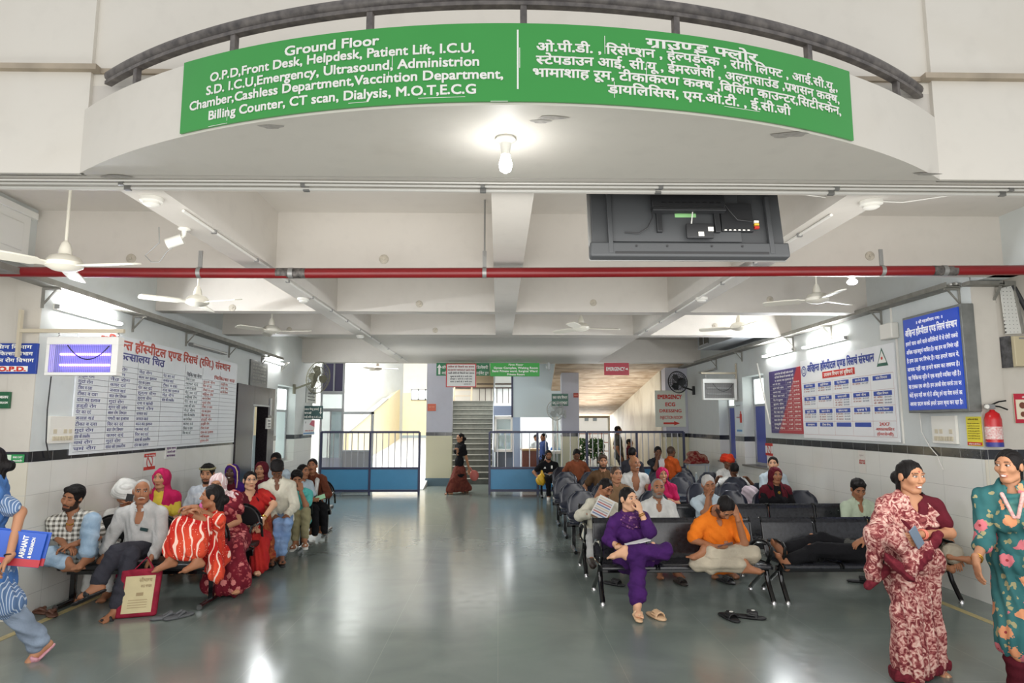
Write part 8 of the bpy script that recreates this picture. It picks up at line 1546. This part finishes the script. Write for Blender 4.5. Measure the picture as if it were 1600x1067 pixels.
g = P.sdf(); g.cap(J['shL'] + J['F'] * 0.06, J['hip'] + J['R'] * 0.16 + J['F'] * 0.1, 0.05, 0.06); g.cap(J['hip'] + J['R'] * 0.16 + J['F'] * 0.1, V3(*atY(424, 868, 8.3)), 0.06, 0.05); P.part('gold_border', g, cloth('zari_border', (150, 84, 46), (120, 40, 34), 20), (0.006, 50, J['R'], 1)); P.hair(kind='long'); P.glasses(); P.bangles('L', M_GOLD, 2)
J = pose((433, 733, 9.12), az=14, S=1.72, hip=(436, 806, 9.2), hyaw=2, hpitch=-58, wrL=(448, 805, 8.85), wrR=(430, 806, 8.85), anL=(440, 868, 8.75), anR=(429, 870, 8.75), knL=(448, 818, 8.75), knR=(436, 818, 8.75)); P = Person('man in an off-white shirt and jeans looking down in the third left row', J, 'dark', {}, False, 1.0); P.trousers(K['bjeans']); P.shirt(K['cream'], 1.85, 0.02, 0.07, 0.06, 0.04); P.hair(kind='puff'); P.sandals(M_BLKS)
# --- fourth and fifth left rows
P = sit('smiling woman under a violet veil with a pale border on the left', 362, 739, 9.7, K['maroon'], skin='deep', fem=True, hair='long', veil=K['purv'], skirt=K['purv'], face=dict(teeth=1), res=1.05, S=1.6)
g = Sdf(0.007, 0.01); q = [to_head(P.J, p) for p in ((0.095, 0.045, 0.02), (0.07, 0.06, 0.085), (0, 0.06, 0.125), (-0.04, 0.055, 0.115))]; q = [to_head(P.J, (0.10, 0.06, -0.2)), to_head(P.J, (0.105, 0.05, -0.1))] + q
for a, b in zip(q, q[1:]): g.cap(a, b, 0.009)
P.part('veil_border', g, cloth('pale_veil_border', (226, 196, 150)))
P = sit('woman in a dark red hood before the lift door', 408, 734, 10.15, K['maroon'], skin='mid', fem=True, hair='long', veil=K['maroon'], skirt=K['maroon'], face={}, res=1.1, S=1.62)
P = sit('dark haired person mostly hidden behind the man in the off-white shirt', 431, 719, 10.9, K['lblue'], K['black'], 'dark', {}, res=1.3, hpitch=-20)
J = pose((463, 749, 10.0), az=10, S=1.68, hip=(466, 808, 10.2), hyaw=14, hpitch=-20, hroll=-6, wrL=(470, 768, 9.8), elL=(478, 790, 9.85), hdL=(-0.1, 0.05, 1), pnL=(-0.5, 0.8, 0), wrR=(455, 800, 9.85), knL=(478, 800, 9.78), anL=(476, 843, 9.72), knR=(462, 803, 9.78), anR=(462, 846, 9.75)); P = Person('young man in an aqua t-shirt with his hand over his mouth, left rows', J, 'tan', dict(closed=1), False, 1.0, (0.7, 0.5)); P.trousers(K['khaki'], 1.88); P.shirt(K['teal'], 0.7, 0.018, 0.06, collar=False, flare=0.02); P.hair(kind='puff'); P.sandals(M_WHS2)
P = sit('dark haired person in pale clothes behind the man in aqua', 474, 737, 11.0, K['lblue'], K['black'], 'tan', {}, az=60, res=1.3)
J = pose((488, 728, 11.3), az=8, S=1.7, hip=(489, 790, 11.45), hyaw=-4, wrL=(500, 776, 11.0), wrR=(487, 782, 11.05), anL=(500, 823, 11.0), anR=(488, 825, 11.0)); P = Person('man in a dark brown shirt with a white towel, last left row', J, 'tan', dict(mous=(34, 28, 26)), False, 1.05); P.trousers(K['black']); P.shirt(K['brown'], 1.8, 0.018, 0.05); P.hair(kind='short')
g = P.sdf(0.01); q = [J['nek'] - J['R'] * 0.08 - J['F'] * 0.04, J['nek'] + J['F'] * -0.06, J['nek'] + J['R'] * 0.07 - J['F'] * 0.02, J['nek'] + J['R'] * 0.085 + J['F'] * 0.10 - J['U'] * 0.07, J['che'] + J['R'] * 0.07 + J['F'] * 0.135, J['hip'] + J['R'] * 0.08 + J['F'] * 0.16 + J['U'] * 0.1]
for a, b in zip(q, q[1:]): g.cap(a, b, 0.034, 0.036)
P.part('towel', g, K['white'], (0.004, 70, J['R'], 1)); phone('pale green phone in the hand of the man in brown', Vector(J['wrL']) + Vector((0.03, -0.09, 0.0)), (0.9, 0.1, 0.3), (0.1, -0.9, 0.3), mat('mint_phone', (150, 206, 160), 0.3))
flat_box('paper', 'white papers lying on the end seat of the fourth left row', 'paper', Vector((XE - 0.12, 9.98, 0.435)), (0.97, 0.2, 0), (-0.2, 0.97, 0), (0, 0, 1), (0.3, 0.24, 0.012), MATS['paper_white'], 0.002)
# --- small things among the right seats
p = atY(1088, 737, 14.6); p.z = 0.80; t = thing('water_bottle', 'clear plastic water bottle among the far dark chairs at right', 'bottle', (p.x, 14.62, 0.44)); MB().lathe([(0.035, 0), (0.037, 0.02), (0.035, 0.2), (0.015, 0.26), (0.014, 0.28)], (p.x, 14.62, 0.44), seg=16).build('body', mat('clear_plastic', (200, 214, 220), 0.1, alpha=0.5), t); MB().lathe([(0.017, 0), (0.017, 0.022)], (p.x, 14.62, 0.72), seg=14).build('cap', M_WPL, t)
g = Sdf(0.012, 0.03); c_ = np.array(atY(1172, 770, 10.95)); g.ell(c_, (0.15, 0.05, 0.12)); g.cap(c_, c_ - V3(0, 0.02, 0.2), 0.1, 0.08); V, F = g.mesh(); V = folds(V, F, 0.008, 36, (1, 0.2, 0.6)); o = np_mesh('cloth_bundle', V, F, cloth('pale_lilac_cloth', (206, 192, 200)), None, c_); o.location = c_; tag(o, 'pale lilac cloth hung over a dark plastic chair back', 'cloth')
c_ = np.array(atY(1089, 712, 15.5)); t = thing('side_stand', 'steel stand with a red patterned bundle near the far right wall', 'stand', (c_[0], c_[1], 0)); MB().box((c_[0] - 0.25, c_[1] - 0.15, 0.84), (c_[0] + 0.25, c_[1] + 0.15, 0.87)).build('top', M_STEEL, t)
for dx in (-0.22, 0.22):
    for dy in (-0.12, 0.12): MB().tube([(c_[0] + dx, c_[1] + dy, 0), (c_[0] + dx, c_[1] + dy, 0.85)], 0.014, 8).build('leg', M_STEEL, t)
g = Sdf(0.014, 0.03); b_ = V3(c_[0], c_[1], 1.0); g.ell(b_, (0.24, 0.14, 0.12)); g.ell(b_ + V3(-0.08, 0, 0.08), (0.15, 0.12, 0.1)); g.cap(b_ + V3(-0.25, -0.05, -0.08), b_ + V3(0.2, -0.05, -0.08), 0.07); g.keep((0, 0, 0.872), (0, 0, -1)); V, F = g.mesh(); V = folds(V, F, 0.012, 30, (0.4, 0.2, 1)); o = np_mesh('bundle', V, F, mottled('red_brown_blanket', [(0.4, (120, 34, 34)), (0.6, (160, 120, 104))], 10), None, b_); o.location = b_; tag(o, 'red patterned blanket bundle on the steel stand', 'bundle')
